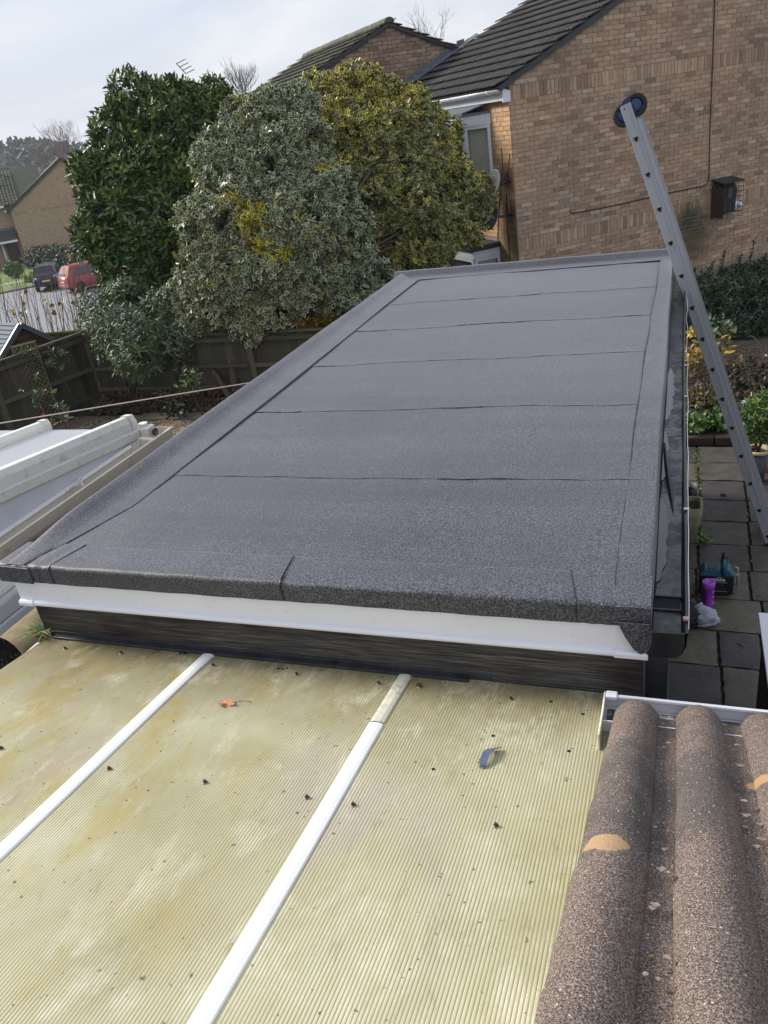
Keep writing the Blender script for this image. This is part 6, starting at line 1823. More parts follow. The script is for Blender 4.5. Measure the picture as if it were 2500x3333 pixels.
# porch
def porch_pt(u, out, z): return tuple(lp(u, 1.0 - out, z))
b = MB(); b.prism([porch_pt(-.2, 0.0, 3.2), porch_pt(-.2, .1, 3.2), porch_pt(-.2, 1.05, 2.3), porch_pt(-.2, 1.05, 2.15), porch_pt(-.2, 0, 2.15)], tuple(-U * 2.6)); po = b.build('porch_roof', M['tile_dark'], fh)
b = MB(); b.prism([porch_pt(-.18, 1.06, 2.12), porch_pt(-.18, 1.12, 2.12), porch_pt(-.18, 1.12, 2.30), porch_pt(-.18, 1.06, 2.30)], tuple(-U * 2.65)); b.build('fascia', M['upvc'], po)
b = MB(); b.prism([porch_pt(-.2, 0.0, 3.2), porch_pt(-.2, .12, 3.2), porch_pt(-.2, .12, 3.42), porch_pt(-.2, 0, 3.42)], tuple(-U * 2.6)); b.build('lead_flashing', M['lead'], po)
for u_ in (-2.6, -1.7):
    b = MB(); b.box(-.07, .07, -.07, .07, -.2, 2.15, T=frame_mat(porch_pt(u_, 1.0 if u_ < -2 else .3, 0), RZ)); b.build('porch_post', M['upvc'], po)
b = MB(); b.prism([porch_pt(-.35, .02, 0), porch_pt(-1.45, .02, 0), porch_pt(-1.45, .02, 2.1), porch_pt(-.35, .02, 2.1)], tuple(V_ * .01)); b.build('door', M['door_brown'], fh)
b = MB(); wq = [porch_pt(-3.3, .03, .95), porch_pt(-5.4, .03, .95), porch_pt(-5.4, .03, 2.15), porch_pt(-3.3, .03, 2.15)]; b.prism(wq, tuple(-V_ * .06)); wn = b.build('window', M['upvc'], fh)
b = MB(); b.prism([porch_pt(-3.45, .1, 1.1), porch_pt(-5.2, .1, 1.1), porch_pt(-5.2, .1, 2.0), porch_pt(-3.45, .1, 2.0)], tuple(-V_ * .02)); b.build('pane', M['glass_dark'], wn)
p = lp(-3.0, -.2, 0)
bn = thing('wheelie_bin', 'bright blue wheelie bin standing beside the porch', 'bin', tuple(p)); T_ = frame_mat(p, RZ)
b = MB(); b.add([tuple(T_ @ Vector(v)) for v in ((-.24, -.26, 0), (.24, -.26, 0), (.24, .26, 0), (-.24, .26, 0), (-.30, -.34, .95), (.30, -.34, .95), (.30, .34, .95), (-.30, .34, .95))], [(3, 2, 1, 0), (0, 1, 5, 4), (1, 2, 6, 5), (2, 3, 7, 6), (3, 0, 4, 7), (4, 5, 6, 7)]); b.build('body', M['bin_blue'], bn)
b = MB(); b.box(-.32, .32, -.38, .36, .955, 1.07, T=T_); b.build('lid', M['bin_blue'], bn, bevel=.03)
p = lp(-5.1, -.6, 0); T_ = frame_mat(p, RZ)
bn = thing('wheelie_bin', 'blue bin cut by the edge of the picture, left of the porch', 'bin', tuple(p))
b = MB(); b.box(-.3, .3, -.3, .3, 0, .85, T=T_); b.build('body', M['bin_blue'], bn, bevel=.04); b = MB(); b.box(-.32, .32, -.34, .32, .86, .94, T=T_); b.build('lid', M['bin_blue'], bn, bevel=.02)

# hedge behind the cars, round bush on the lawn
def far_bush(name, lab, cat, lobes, n_, ln_, mat, tint=None):
    t = thing(name, lab, cat, (lobes[0][0], lobes[0][1], lobes[0][2] - lobes[0][5]))
    stuff(crown('foliage', lobes, n_, 5, ln_, ln_ * .5, mat, t, tint, inner=.2, amp=.2, freq=1.5)); return t


hl = []
for t in np.linspace(0, 1, 9):
    s0 = gp(*c1(420 + 720 * t, 1590 - 10 * t)); s0 = s0 + np.array([-.6, .9, 0]) * 3.0; hl.append((s0[0], s0[1], float(ground_z(s0[0], s0[1])) + .75, 1.1, 1.0, .95))
far_bush('clipped_hedge', 'dark clipped hedge along the foot of the far gable', 'hedge', hl, 1500, .22, M['leaf_yew'])
p = gp(*c2(190, 200)); far_bush('round_bush', 'round light green bush on the lawn left of the cars', 'shrub', [(p[0], p[1], float(ground_z(p[0], p[1])) + .75, 0.62, .6, .55)], 300, .16, M['leaf_green'])
p = gp(*c2(385, 245)); far_bush('small_bush', 'small yellowish bush beside the dark blue car', 'shrub', [(p[0], p[1], float(ground_z(p[0], p[1])) + .3, .4, .4, .35)], 90, .16, M['leaf_green'], lambda P, rs: rs)

# bare trees and the far wooded ridge
def bare(name, lab, px, py, base_py, d_, ln_, r_, mat, depth=5, spread=.42, nb=2, up=.25, n0=3):
    """px, py: where the crown's middle shows; the trunk stands on the ground under it"""
    p = dep(px, py, d_); g0 = float(ground_z(p[0], p[1]))
    t = thing(name, lab, 'tree', (p[0], p[1], g0))
    b = MB(); b.tube([(p[0], p[1], g0 - .3), (p[0], p[1], (g0 + p[2]) / 2), (p[0], p[1], p[2] - ln_ * 1.2)], [r_ * 1.6, r_ * 1.3, r_], 7); b.build('trunk', mat, t, smooth=True)
    b = MB()
    for k in range(n0):
        branching(b, (p[0], p[1], p[2] - ln_ * 1.25), (random.gauss(0, .45), random.gauss(0, .45), 1), ln_, r_ * .8, depth, spread, .74, nb, up, r_ * .09)
    stuff(b.build('crown', mat, t)); return t


bare('bare_tree', 'bare grey tree showing above the silvery tree', 520, 178, 0, 60, 1.0, .045, M['twig_grey'], depth=4, spread=.30, n0=16)
bare('bare_tree', 'bare tree behind the ridges of the two brick houses', 932, 84, 0, 48, 1.15, .05, M['twig_grey'], depth=4, spread=.36, n0=5)
bare('birch_tree', 'reddish bare birch standing behind the far gable', 130, 320, 0, 108, 2.3, .10, M['twig_red'], depth=5, spread=.42, nb=2, up=.25, n0=9)
bare('birch_tree', 'paler bare birch left of the reddish one', 92, 336, 0, 125, 1.5, .08, M['twig_red'], depth=4, spread=.45, nb=2, up=.25, n0=7)
for (px, py, r_, lab) in ((40, 360, 6.0, 'round dark conifer on the skyline at the left edge'), (72, 352, 6.5, 'taller dark conifer on the skyline beside the birch'), (8, 368, 6.0, 'broad hazy tree at the left end of the skyline')):
    p = dep(px, py, 300); t = thing('skyline_tree', lab, 'tree', (p[0], p[1], float(ground_z(p[0], p[1]))))
    stuff(crown('crown', [(p[0], p[1], p[2] - 2, r_ * .8, r_ * .8, r_ * .75), (p[0] + 1, p[1], p[2] - 6, r_, r_, r_)], 3000, 4, .75, .45, M['leaf_far'], t, inner=.2, amp=.2, freq=.3))
    trunk('trunk', [(p[0], p[1], float(ground_z(p[0], p[1])) - .5), (p[0], p[1], p[2] - 3)], .5, .3, M['twig_grey'], t)
n_ = 16000
tt = rng.uniform(-260, 160, n_); ss = rng.uniform(310, 470, n_)
P = np.stack([UD[0] * ss + TD[0] * tt, UD[1] * ss + TD[1] * tt], 1); P = np.concatenate([P, np.array([[ground_z(x, y)] for x, y in P]) + rng.uniform(0, 1, (n_, 1)) * (6 + 3 * np.sin(tt * .11)[:, None])], 1)
o = leaf_mesh('far_wood', P, unit(rng.normal(size=(n_, 3))), unit(rng.normal(size=(n_, 3)) + np.array([.5, -.6, .4])), 2.4, 1.6, (rng.random(n_) > .6) * rng.random(n_), M['leaf_far'], None, (P[0][0], P[0][1], P[0][2])); stuff(o); tag(o, 'hazy wooded ridge on the skyline at the left', 'wood')

# television aerial on a mast
p = dep(401, 170, 34); g0 = float(ground_z(p[0], p[1]))
ae = thing('television_aerial', 'small television aerial rising above the laurel', 'aerial', (p[0], p[1], g0))
b = MB(); b.tube([(p[0] + .5, p[1] + .2, g0), (p[0] + .05, p[1], p[2] - .3), (p[0] + .03, p[1], p[2] + .1)], .03, 6); b.build('mast', M['dark_metal'], ae)
R0 = Vector((.9, .4, 0)).normalized()
b = MB(); b.tube([Vector(tuple(p)) + R0 * .05 + Vector((0, 0, .2)), Vector(tuple(p)) - R0 * .25 + Vector((0, 0, .62))], .02, 5); b.build('boom', M['dark_metal'], ae)
for i in range(4):
    c_ = Vector(tuple(p)) + R0 * (.05 - .3 * i / 3) + Vector((0, 0, .2 + .42 * i / 3)); b = MB(); b.tube([c_ - Vector((.02, 0, .02)), c_ + R0 * .42 + Vector((0, 0, .10))], .016, 5); b.build('element', M['dark_metal'], ae)
# shed and stems beyond the fence
SA = np.array([-12.71, 12.59, 1.26])
sh = thing('plastic_shed', 'brown plastic shed with ribbed grey roof behind the left fence', 'shed', (SA[0], SA[1], -.6))
gd_ = Vector((.302, .953, 0)); gw = .56; gback = Vector((-.953, .302, 0)); sr = SA + np.array(gd_) * gw - ZZ * .45
rise = SA[2] - sr[2]
def sp(a, bk, z): return Vector((SA[0], SA[1], 0)) + gd_ * a + gback * bk + Vector((0, 0, z))
b = MB(); b.prism([tuple(sp(a, 0, z)) for a, z in ((-gw, -.8), (gw * .96, -.8), (gw * .96, SA[2] - rise * .96 - .06), (0, SA[2] - .06), (-gw, SA[2] - rise - .06))], tuple(gback * 2.2)); b.build('wall', M['shed_wall'], sh)
for (a0, a1, z0_, z1_) in ((-gw * .40, gw * .30, -.42, -.34), (-gw * .30, gw * .22, -.30, -.22), (gw * .45, gw * .8, -.62, -.5), (-gw * .48, gw * .38, -.60, -.52)):
    b = MB(); b.prism([tuple(sp(a, -.012, SA[2] + z)) for a, z in ((a0, z0_), (a1, z0_), (a1, z1_), (a0, z1_))], tuple(-gback * .02)); b.build('panel', simple('shed_panel', (0.13, 0.06, 0.05), .5), sh)
for sg in (-1, 1):
    b = MB(); b.prism([tuple(sp(0, -.08, SA[2] + .03)), tuple(sp(sg * gw * 1.06, -.08, SA[2] - rise * 1.06 + .03)), tuple(sp(sg * gw * 1.06, -.08, SA[2] - rise * 1.06 - .03)), tuple(sp(0, -.08, SA[2] - .03))], tuple(gback * 2.4)); rf_ = b.build('roof', M['shed_roof'], sh)
    for i in range(7):
        f0, f1 = i / 7, (i + .82) / 7
        b = MB(); b.prism([tuple(sp(sg * gw * f0 * 1.04, .0, SA[2] - rise * f0 * 1.04 + .032)), tuple(sp(sg * gw * f1 * 1.04, .0, SA[2] - rise * f1 * 1.04 + .032)), tuple(sp(sg * gw * f1 * 1.04, .0, SA[2] - rise * f1 * 1.04 + .056)), tuple(sp(sg * gw * f0 * 1.04, .0, SA[2] - rise * f0 * 1.04 + .04))], tuple(gback * 2.3)); b.build('roof_panel', M['shed_roof'], rf_)
    b = MB(); b.beam(tuple(sp(0, -.1, SA[2] + .0)), tuple(sp(sg * gw * 1.06, -.1, SA[2] - rise * 1.06)), .06, .10); b.build('barge_board', M['shed_trim'], sh)
# timber fence beyond the shed, its top edge bright green
p0_, p1_ = dep(100, 722, 17.5), dep(165, 717, 18.2)
p1_ = p1_ + (p1_ - p0_) * .6; p0_ = p0_ - (p1_ - p0_) * .3
t = thing('garden_fence', 'pale fence panel with green top behind the shed', 'fence panel', (p0_[0], p0_[1], -1), 'fence panels round the gravel garden')
dd = Vector(tuple(p1_ - p0_)); L2 = dd.length
for i in range(12):
    a = Vector(tuple(p0_)) + dd * (i / 12); c_ = Vector(tuple(p0_)) + dd * ((i + .96) / 12)
    b = MB(); b.prism([(a.x, a.y, -1.2), (c_.x, c_.y, -1.2), tuple(c_), tuple(a)], (-.01, .015, 0)); b.build('board', M['fence_rail'], t)
b = MB(); b.beam(tuple(p0_ + ZZ * .02), tuple(p1_ + ZZ * .02), .10, .04); b.build('capping', simple('green_capping', (0.22, 0.27, 0.06), .9, .3), t)
# bare upright stems beyond the fence
labs3 = ['clump of bare upright stems at the left edge above the shed', 'clump of bare upright stems in front of the dark blue car', 'clump of bare upright stems in front of the red car']
for k_, (xa, xb) in enumerate(((-10, 80), (75, 165), (155, 245))):
    c_ = dep((xa + xb) / 2, 690, 19); t = thing('bare_shrub', labs3[k_], 'shrub', (c_[0], c_[1], float(ground_z(c_[0], c_[1]))), 'bare shrubs beyond the fence')
    b = MB()
    for i in range(26):
        x = random.uniform(xa, xb); d_ = random.uniform(17.5, 20.5); b0 = dep(x + 12, 725, d_); top = dep(x - random.uniform(0, 34), random.choice((530, 560, 590, 620, 640)) + random.uniform(-20, 30), d_ + random.uniform(-.5, .5))
        mid = b0 * .5 + top * .5 + np.array([random.gauss(0, .06), random.gauss(0, .06), 0])
        b.tube([tuple(b0 - ZZ * .8), tuple(b0), tuple(mid), tuple(top)], [.011, .010, .007, .003], 4, caps=False)
        if random.random() < .6:
            q = b0 * .4 + top * .6; e_q = q + np.array([random.gauss(0, .18), random.gauss(0, .18), random.uniform(.2, .6)]); b.tube([tuple(q), tuple(e_q)], [.006, .003], 3, caps=False)
    stuff(b.build('stems', M['twig'], t))
    n_ = 14; P = np.array([dep(rng.uniform(xa, xb), (rng.uniform(650, 705) if rng.random() < .75 else rng.uniform(545, 640)), rng.uniform(17.8, 20)) for _ in range(n_)])
    stuff(leaf_mesh('leaves', P, unit(rng.normal(size=(n_, 3))), unit(rng.normal(size=(n_, 3)) + np.array([.5, -.6, .4])), .14, .10, rng.random(n_) * .8, M['leaf_yellow'], t))
# yellow shrub seen through the gap under the silvery tree
p = dep(690, 682, 15.6)
yl = thing('yellow_leaved_shrub', 'bright yellow leaved shrub behind the fence under the silvery tree', 'shrub', (p[0], p[1], -.1))
lobs = []
for (px, py, d_, r_) in ((665, 690, 15.6, .25), (718, 680, 15.6, .25), (690, 700, 15.4, .28), (640, 690, 15.8, .2)):
    q = dep(px, py, d_); lobs.append((q[0], q[1], q[2], r_, r_, r_ * .8))
stuff(crown('foliage', lobs, 150, 5, .13, .075, M['leaf_yellow'], yl, lambda P, rs: .4 + .6 * rs, inner=.2, amp=.3))
trunk('stem', [(p[0], p[1], -.1), tuple(p)], .015, .008, M['twig_brown'], yl)
b = MB()
for i in range(9):
    x = random.uniform(735, 800); a = dep(x, 690, 14.5); c_ = dep(x + random.uniform(-25, 12), 610, 14.6); b.tube([tuple(a - ZZ * 1.2), tuple(a), tuple(c_)], [.012, .01, .005], 4)
tag(stuff(b.build('bare_stems', M['twig'], None, tuple(dep(765, 690, 14.5)))), 'pale bare stems beside the edge of the flat roof', 'stems')

# ------------------------------------------------------------------ damp air that fades the far side of the valley
kz = bpy.data.materials.new('haze'); kz.use_nodes = True; kt = kz.node_tree; kt.nodes.remove(kt.nodes['Principled BSDF'])
pv = kt.nodes.new('ShaderNodeVolumePrincipled'); pv.inputs['Color'].default_value = (0.86, 0.90, 0.97, 1); pv.inputs['Density'].default_value = 0.00035; pv.inputs['Anisotropy'].default_value = 0.3
kt.links.new(pv.outputs[0], [n for n in kt.nodes if n.type == 'OUTPUT_MATERIAL'][0].inputs['Volume'])
hz = MB(); hz.box(-760, 330, -330, 760, -6, 34); stuff(hz.build('haze', kz, None, (0, 0, 0)))

# ================================================================== white conservatory on the left
con = thing('conservatory', 'white lean-to conservatory with ribbed roof left of the flat roof', 'conservatory', (-5, 3, 0))
CXR, CYE, CZE, CM = -3.78, 4.43, 2.19, 0.115
def cz(y): return CZE + CM * (CYE - y)
Y0 = 0.2
for (x0, x1) in ((-5.40, -4.62), (-4.54, CXR - .03), (-6.3, -5.48)):
    g = MB(); xs = []
    n = int((x1 - x0) / .03)
    for i in range(n):
        x = x0 + (x1 - x0) * i / n; w_ = (x1 - x0) / n; xs += [(x + .1 * w_, 0), (x + .35 * w_, .004), (x + .65 * w_, .004), (x + .9 * w_, 0)]
    g.grid([[(x, y, cz(y) + dz) for x, dz in xs] for y in np.linspace(Y0, CYE, 8)])
    g.grid([[(x0, CYE, cz(CYE) - .03), (x1, CYE, cz(CYE) - .03)], [(x0, CYE + .004, cz(CYE) + .004), (x1, CYE + .004, cz(CYE) + .004)]])
    g.build('roof_sheet', M['opal'], con)
for xb in (CXR, -4.58, -5.44):
    b = MB(); wd, ht = (.075, .075) if xb != CXR else (.085, .10)
    pr = [(-wd / 2, -.01), (-wd / 2, ht * .55), (-wd * .32, ht), (wd * .32, ht), (wd / 2, ht * .55), (wd / 2, -.01)]
    rows = [[(xb + a, y, cz(y) + h) for a, h in pr] for y in (Y0, 2.5, CYE + .03)]
    b.grid(rows); b.add(rows[-1], [tuple(range(6))]); br = b.build('glazing_bar', M['upvc_old'], con, bevel=.004)
    b = MB(); pr3 = [(a * 1.12, h + .006) for a, h in pr]; rows = [[(xb + a, y, cz(y) + h) for a, h in pr3] for y in (CYE - .012, CYE + .05)]; b.grid(rows); b.add(rows[-1], [tuple(range(6))]); b.build('end_cap', M['upvc_old'], br)
b = MB(); b.box(-6.3, CXR, CYE + .005, CYE + .02, CZE - .10, CZE - .032); b.build('eaves_beam', M['upvc'], con)
# cheek panel between the raking bar and the level gutter, with a stepped trim
b = MB(); b.prism([(CXR + .055, CYE + .0, CZE - .10), (CXR + .055, Y0, CZE - .10), (CXR + .055, Y0, cz(Y0) + .0), (CXR + .055, CYE, cz(CYE) + .0)], (.012, 0, 0)); b.build('cheek_panel', M['panel_grey'], con)
b = MB(); b.prism([(CXR + .07, y, z) for y, z in ((CYE, cz(CYE) - .005), (Y0, cz(Y0) - .005), (Y0, cz(Y0) - .07), (CYE, cz(CYE) - .07))], (.012, 0, 0)); b.build('cheek_trim', M['upvc_old'], con, bevel=.004)
# gutter on the right side
GXo, GXi = -3.545, -3.66
b = MB(); sec = [(GXi, 2.14), (GXi + .004, 2.06), (GXi + .02, 2.035), (GXo - .03, 2.035), (GXo - .012, 2.06), (GXo - .004, 2.10), (GXo, 2.128), (GXo - .012, 2.13)]
rows = [[(x, y, z) for x, z in sec] for y in (Y0, 2.5, 4.62)]
b.grid(rows); b.add(rows[-1], [tuple(range(8))]); cg = b.build('gutter', M['upvc_cream'], con, solid=.004)
b = MB(); b.grid([[(x, y, z) for x, z in ((CXR + .068, 2.115), (GXi + .0, 2.142), (GXi + .012, 2.125))] for y in (Y0, 4.25)]); b.build('apron', M['upvc_old'], con, solid=.006)
b = MB(); b.prism([(x, 4.36, z) for x, z in ((GXi - .004, 2.145), (GXi + .0, 2.055), (GXi + .018, 2.028), (GXo - .028, 2.028), (GXo - .008, 2.058), (GXo + .004, 2.128))], (0, .05, 0)); b.build('gutter_joint', M['upvc_cream'], cg)
b = MB(); b.tube([(CXR + .06, 3.72, 2.13), (GXi + .01, 3.70, 2.142), (GXi + .05, 3.64, 2.138), (GXo - .01, 3.60, 2.133)], .0055, 6); b.tube([(GXi + .0, 3.71, 2.15), (GXi + .03, 3.55, 2.145), (GXi + .06, 3.62, 2.139)], .004, 5); stuff(b.build('gutter_strap', M['upvc_old'], cg))
b = MB(); b.box(CXR + .03, GXi + .03, 4.44, 4.54, 2.10, 2.19); b.build('corner_block', M['upvc_old'], con, bevel=.01)
b = MB(); b.lathe([(.035, 0), (.035, .02), (.0, .022)], 12, c=(CXR + .08, 4.5, 2.192)); b.build('cap', M['upvc_old'], con)
b = MB(); b.tube([(GXi + .05, 4.49, 2.145), (GXi + .065, 4.49, 2.145)], .03, 10); b.build('plug', M['black_plastic'], con)
# right wall: head, panes, transom, sill
b = MB(); b.box(-3.80, -3.672, Y0, 4.40, 1.94, 2.034); b.build('head_rail', M['upvc_cream'], con)
b = MB(); b.box(-3.80, -3.665, Y0, 4.40, 1.66, 1.76); b.box(-3.80, -3.655, Y0, 4.40, 1.60, 1.655); b.build('transom', M['upvc'], con, bevel=.01)
b = MB(); b.box(-3.80, -3.65, Y0, 4.40, 0.0, 0.55); b.build('dwarf_wall', M['far_brick'], con)
for y in (0.3, 1.2, 2.25, 3.5, 4.35):
    b = MB(); b.box(-3.80, -3.67, y - .04, y + .04, .55, 1.60); b.build('mullion', M['upvc'], con)
for y0, y1 in ((.34, 1.16), (1.24, 2.21), (2.29, 3.46), (3.54, 4.31)):
    for z0_, z1_ in ((.55, 1.60), (1.76, 1.94)):
        b = MB(); b.box(-3.742, -3.730, y0, y1, z0_, z1_); b.build('pane', M['clear'], con)
b = MB(); b.box(-6.3, -3.80, CYE - .12, CYE - .02, 0, 2.09); b.build('front_wall', M['upvc'], con)
b = MB(); b.box(-6.3, -3.81, Y0, CYE - .13, .02, .03); b.build('floor', M['tile_pale'], con)
b = MB(); b.box(-4.6, -3.9, 2.2, 4.1, .42, .46); b.build('sill_board', M['tile_pale'], con)
# inside: tan cushion, speckled black chair
b = MB(); b.lathe([(0, -.24), (.26, -.22), (.38, -.1), (.40, .06), (.30, .2), (0, .26)], 22, T=Matrix.Translation((-4.55, 3.75, .72)) @ Matrix.Diagonal((.9, 1.1, 1, 1)))
tag(b.build('cushion', M['tan_cloth'], None, (-4.25, 3.15, .46), smooth=True), 'large tan cushion behind the conservatory glass', 'cushion')
pc = at(12, 2150, X=-4.05)
ch = thing('black_chair', 'black chair back with pale specks at the left edge', 'chair', (pc[0], pc[1], .46))
k = NT('speckled_black'); spk = k.ramp(k.noise(70, 1, .5), [(.66, 0.0), (.70, 1.0)]); k.out(k.mix(spk, (0.012, 0.012, 0.011), (.35, .34, .31)), .7)
b = MB(); b.lathe([(.0, -.02), (.105, -.02), (.115, .0), (.115, .02), (.0, .03)], 20, T=Matrix.Translation(Vector(tuple(pc)) + Vector((0, 0, -.02))) @ Matrix.Rotation(1.25, 4, 'Y') @ Matrix.Rotation(.3, 4, 'X') @ Matrix.Diagonal((1.7, .95, 1, 1))); b.build('backrest', k.m, ch, smooth=True)
b = MB(); b.box(pc[0] - .35, pc[0] + .05, pc[1] - .2, pc[1] + .2, .9, .95); b.build('seat', k.m, ch, bevel=.03)
for a, c_ in ((-.3, -.15), (-.3, .15), (.02, -.15), (.02, .15)):
    b = MB(); b.box(pc[0] + a - .015, pc[0] + a + .015, pc[1] + c_ - .015, pc[1] + c_ + .015, .46, .9); b.build('leg', k.m, ch)
# debris on the conservatory roof
p = at(242, 1444, pl=((0, CYE, CZE), (0, CM, 1)))
b = MB(); b.prism([(p[0] - .05, p[1], p[2] + .006), (p[0], p[1] - .02, p[2] + .006), (p[0] + .05, p[1] - .02, p[2] + .006), (p[0] + .02, p[1] + .01, p[2] + .01), (p[0] + .04, p[1] + .03, p[2] + .008), (p[0] - .02, p[1] + .015, p[2] + .012)], (0, 0, .008)); tag(b.build('dark_scrap', M['bitumen'], None, tuple(p)), 'small dark scrap lying on the white conservatory roof', 'scrap')
# washing line
wl = [at(-60, 1384, z=2.0), at(0, 1378, z=2.0), at(300, 1329, z=1.985), at(600, 1280, z=2.0)]
wl.append(wl[-1] + (wl[-1] - wl[0]) * .95)
b = MB(); b.tube([tuple(p) for p in wl], .0055, 6); tag(b.build('washing_line', M['line_pink'], None, tuple(wl[0]), smooth=True), 'pale washing line stretched across the left garden', 'washing line')

# ================================================================== patio on the right
smesh = {}


def slab_at(x0, x1, y0, y1):
    w_, d_ = x1 - x0, y1 - y0; key = (round(w_, 2), round(d_, 2))
    if key not in smesh:
        g = MB(); n = 7; rows = []
        for j in range(n + 1):
            rows.append([(-w_ / 2 + w_ * i / n + (.004 * math.sin(9 * j + key[0] * 40) if i in (0, n) else 0), -d_ / 2 + d_ * j / n + (.004 * math.sin(7 * i + key[1] * 30) if j in (0, n) else 0), -.006 * (i in (0, n) or j in (0, n)) + .0025 * math.sin(5 * i + 3 * j)) for i in range(n + 1)])
        g.grid(rows)
        edge = rows[0] + [r_[-1] for r_ in rows[1:]] + rows[-1][-2::-1] + [r_[0] for r_ in rows[-2:0:-1]]
        g.grid([edge, [(x, y, -.05) for x, y, z in edge]], closed=True)
        me = bpy.data.meshes.new('paving_slab'); me.from_pydata(g.V, [], g.F); me.materials.append(M['slab']); me.polygons.foreach_set('use_smooth', [i < n * n for i in range(len(g.F))]); smesh[key] = me
    mm = Matrix.Translation(((x0 + x1) / 2, (y0 + y1) / 2, random.uniform(-.002, .003))) @ Matrix.Rotation(random.uniform(-.006, .006), 4, 'X') @ Matrix.Rotation(random.uniform(-.006, .006), 4, 'Y')
    kid(smesh[key], 'paving_slab', patio, mm)


patio = bpy.data.objects.new('patio', None); COL.objects.link(patio); patio.location = (.6, 6, 0); ORG['patio'] = (.6, 6, 0); patio['kind'] = 'structure'
ys = [4.17, 4.60, 5.05, 5.50, 5.955, 6.415, 6.87, 7.32, 7.78, 8.24, 8.70, 9.16]
lay = {0: (-.36, .005, .36, .80, 1.5), 1: (-.36, -.045, .365, .63, 1.2, 1.7), 2: (-.4, -.04, .355, .66, 1.2, 1.7), 3: (-.4, .07, .70, 1.2, 1.7), 4: (-.4, -.05, .205, .63, 1.0, 1.6), 5: (-.4, -.1, .225, .66, 1.1, 1.6), 6: (-.4, .24, .68, 1.15, 1.7), 7: (-.4, .02, .25, .70, 1.2, 1.7), 8: (-.4, .26, .70, 1.15, 1.7), 9: (-.4, -.05, .25, .78, 1.3), 10: (-.4, .24, .80, 1.3)}
yrow = [3.6] + ys
for r_ in range(len(yrow) - 1):
    xs = lay.get(max(0, r_ - 1), (-.4, .05, .5, 1.0, 1.5))
    for a, c_ in zip(xs[:-1], xs[1:]):
        slab_at(a + .012, c_ - .012, yrow[r_] + .010, yrow[r_ + 1] - .010)
# brick edging of the bed
eb = MB(); eb.box(-.145, .145, -.05, .05, -.05, .05); 
for i in range(6):
    x = -.32 + .30 * i; b = MB(); b.box(x - .145, x + .145, 9.22, 9.32, -.03, .09); b.build('edging_brick', simple('edging_brick', (0.062, 0.040, 0.034), .85, .3, 9), patio, bevel=.02, seg=2)
# moss in the joints, a few dead leaves
n_ = 70
P = np.stack([rng.uniform(.0, .95, n_), rng.uniform(4.3, 9.1, n_), np.full(n_, .006)], 1)
o = leaf_mesh('fallen_leaves', P, unit(rng.normal(size=(n_, 3)) * np.array([1, 1, .1])), unit(np.array([0, 0, 1.0]) + .25 * rng.normal(size=(n_, 3))), rng.uniform(.015, .045, n_), rng.uniform(.008, .022, n_), (rng.random(n_) > .6) * 1.0, M['leaf_dead'], None, (.5, 7, 0)); stuff(o); tag(o, 'small dead leaves scattered over the paving', 'leaves')
n_ = 420
P = np.stack([.245 + .018 * rng.normal(size=n_), rng.uniform(7.0, 9.1, n_), rng.uniform(-.02, .006, n_)], 1)
o = leaf_mesh('joint_moss', P, unit(rng.normal(size=(n_, 3)) + np.array([0, 0, .8])), unit(rng.normal(size=(n_, 3))), .022, .012, rng.random(n_) * .5, M['leaf_green'], None, (.25, 8, 0)); stuff(o); tag(o, 'moss and weeds in the joint between the far slabs', 'moss')
b = MB(); p = at(2353, 1611, z=.012); b.lathe([(0, -.008), (.025, 0), (.02, .012), (0, .018)], 8, T=Matrix.Translation(tuple(p)) @ Matrix.Diagonal((1.3, .8, 1, 1))); tag(b.build('dark_stone', M['soil'], None, tuple(p)), 'small dark stone lying on the greenish slab', 'stone')
p = at(2415, 2100, z=.01); b = MB(); b.tube([(p[0] - .03, p[1] + .03, .012), (p[0], p[1], .016), (p[0] + .02, p[1] - .02, .01)], [.006, .007, .004], 6); tag(b.build('wood_scrap', M['twig_grey'], None, tuple(p)), 'short scrap of wood on the slab by the red brown wall', 'wood scrap')

# stone trough with moss
tro = thing('stone_trough', 'weathered stone trough planter full of moss beside the gutter', 'planter', (0.05, 7.06, 0))
def rr(w_, d_, z, r_=.05, n=4, cx=.02, cy=7.06):
    out = []
    for sx, sy, a0 in ((1, 1, 0), (-1, 1, PI / 2), (-1, -1, PI), (1, -1, 1.5 * PI)):
        for i in range(n + 1):
            a = a0 + PI / 2 * i / n; out.append((cx + sx * (w_ - r_) + r_ * math.cos(a), cy + sy * (d_ - r_) + r_ * math.sin(a), z))
    return out
b = MB(); rows = [rr(.17, .10, 0.0), rr(.215, .135, .12), rr(.235, .15, .24), rr(.24, .155, .32), rr(.215, .13, .325), rr(.205, .12, .25)]
b.grid(rows, closed=True); b.add(rows[0], [tuple(range(len(rows[0]) - 1, -1, -1))]); b.build('bowl', M['stone_trough'], tro, smooth=True)
b = MB(); b.grid([[(.02 + .2 * (i / 11 - .5) * 2, 7.06 + .12 * (j / 11 - .5) * 2, .27 + .025 * math.sin(3.1 * i + 1.7 * j) * math.sin(2.3 * j)) for i in range(12)] for j in range(12)]); b.build('moss', M['moss'], tro, smooth=True)
n_ = 380; P = np.stack([.02 + rng.uniform(-.2, .2, n_), 7.06 + rng.uniform(-.12, .12, n_), .28 + rng.uniform(0, .025, n_)], 1)
stuff(leaf_mesh('moss_tufts', P, unit(rng.normal(size=(n_, 3)) + np.array([0, 0, 1.2])), unit(rng.normal(size=(n_, 3))), .022, .009, rng.random(n_) * .4, leaf_mat('moss_leaf', (0.06, 0.085, 0.018), (0.07, 0.10, 0.022), (0.15, 0.17, 0.05), (0.15, 0.17, 0.05), .9, .8), tro))
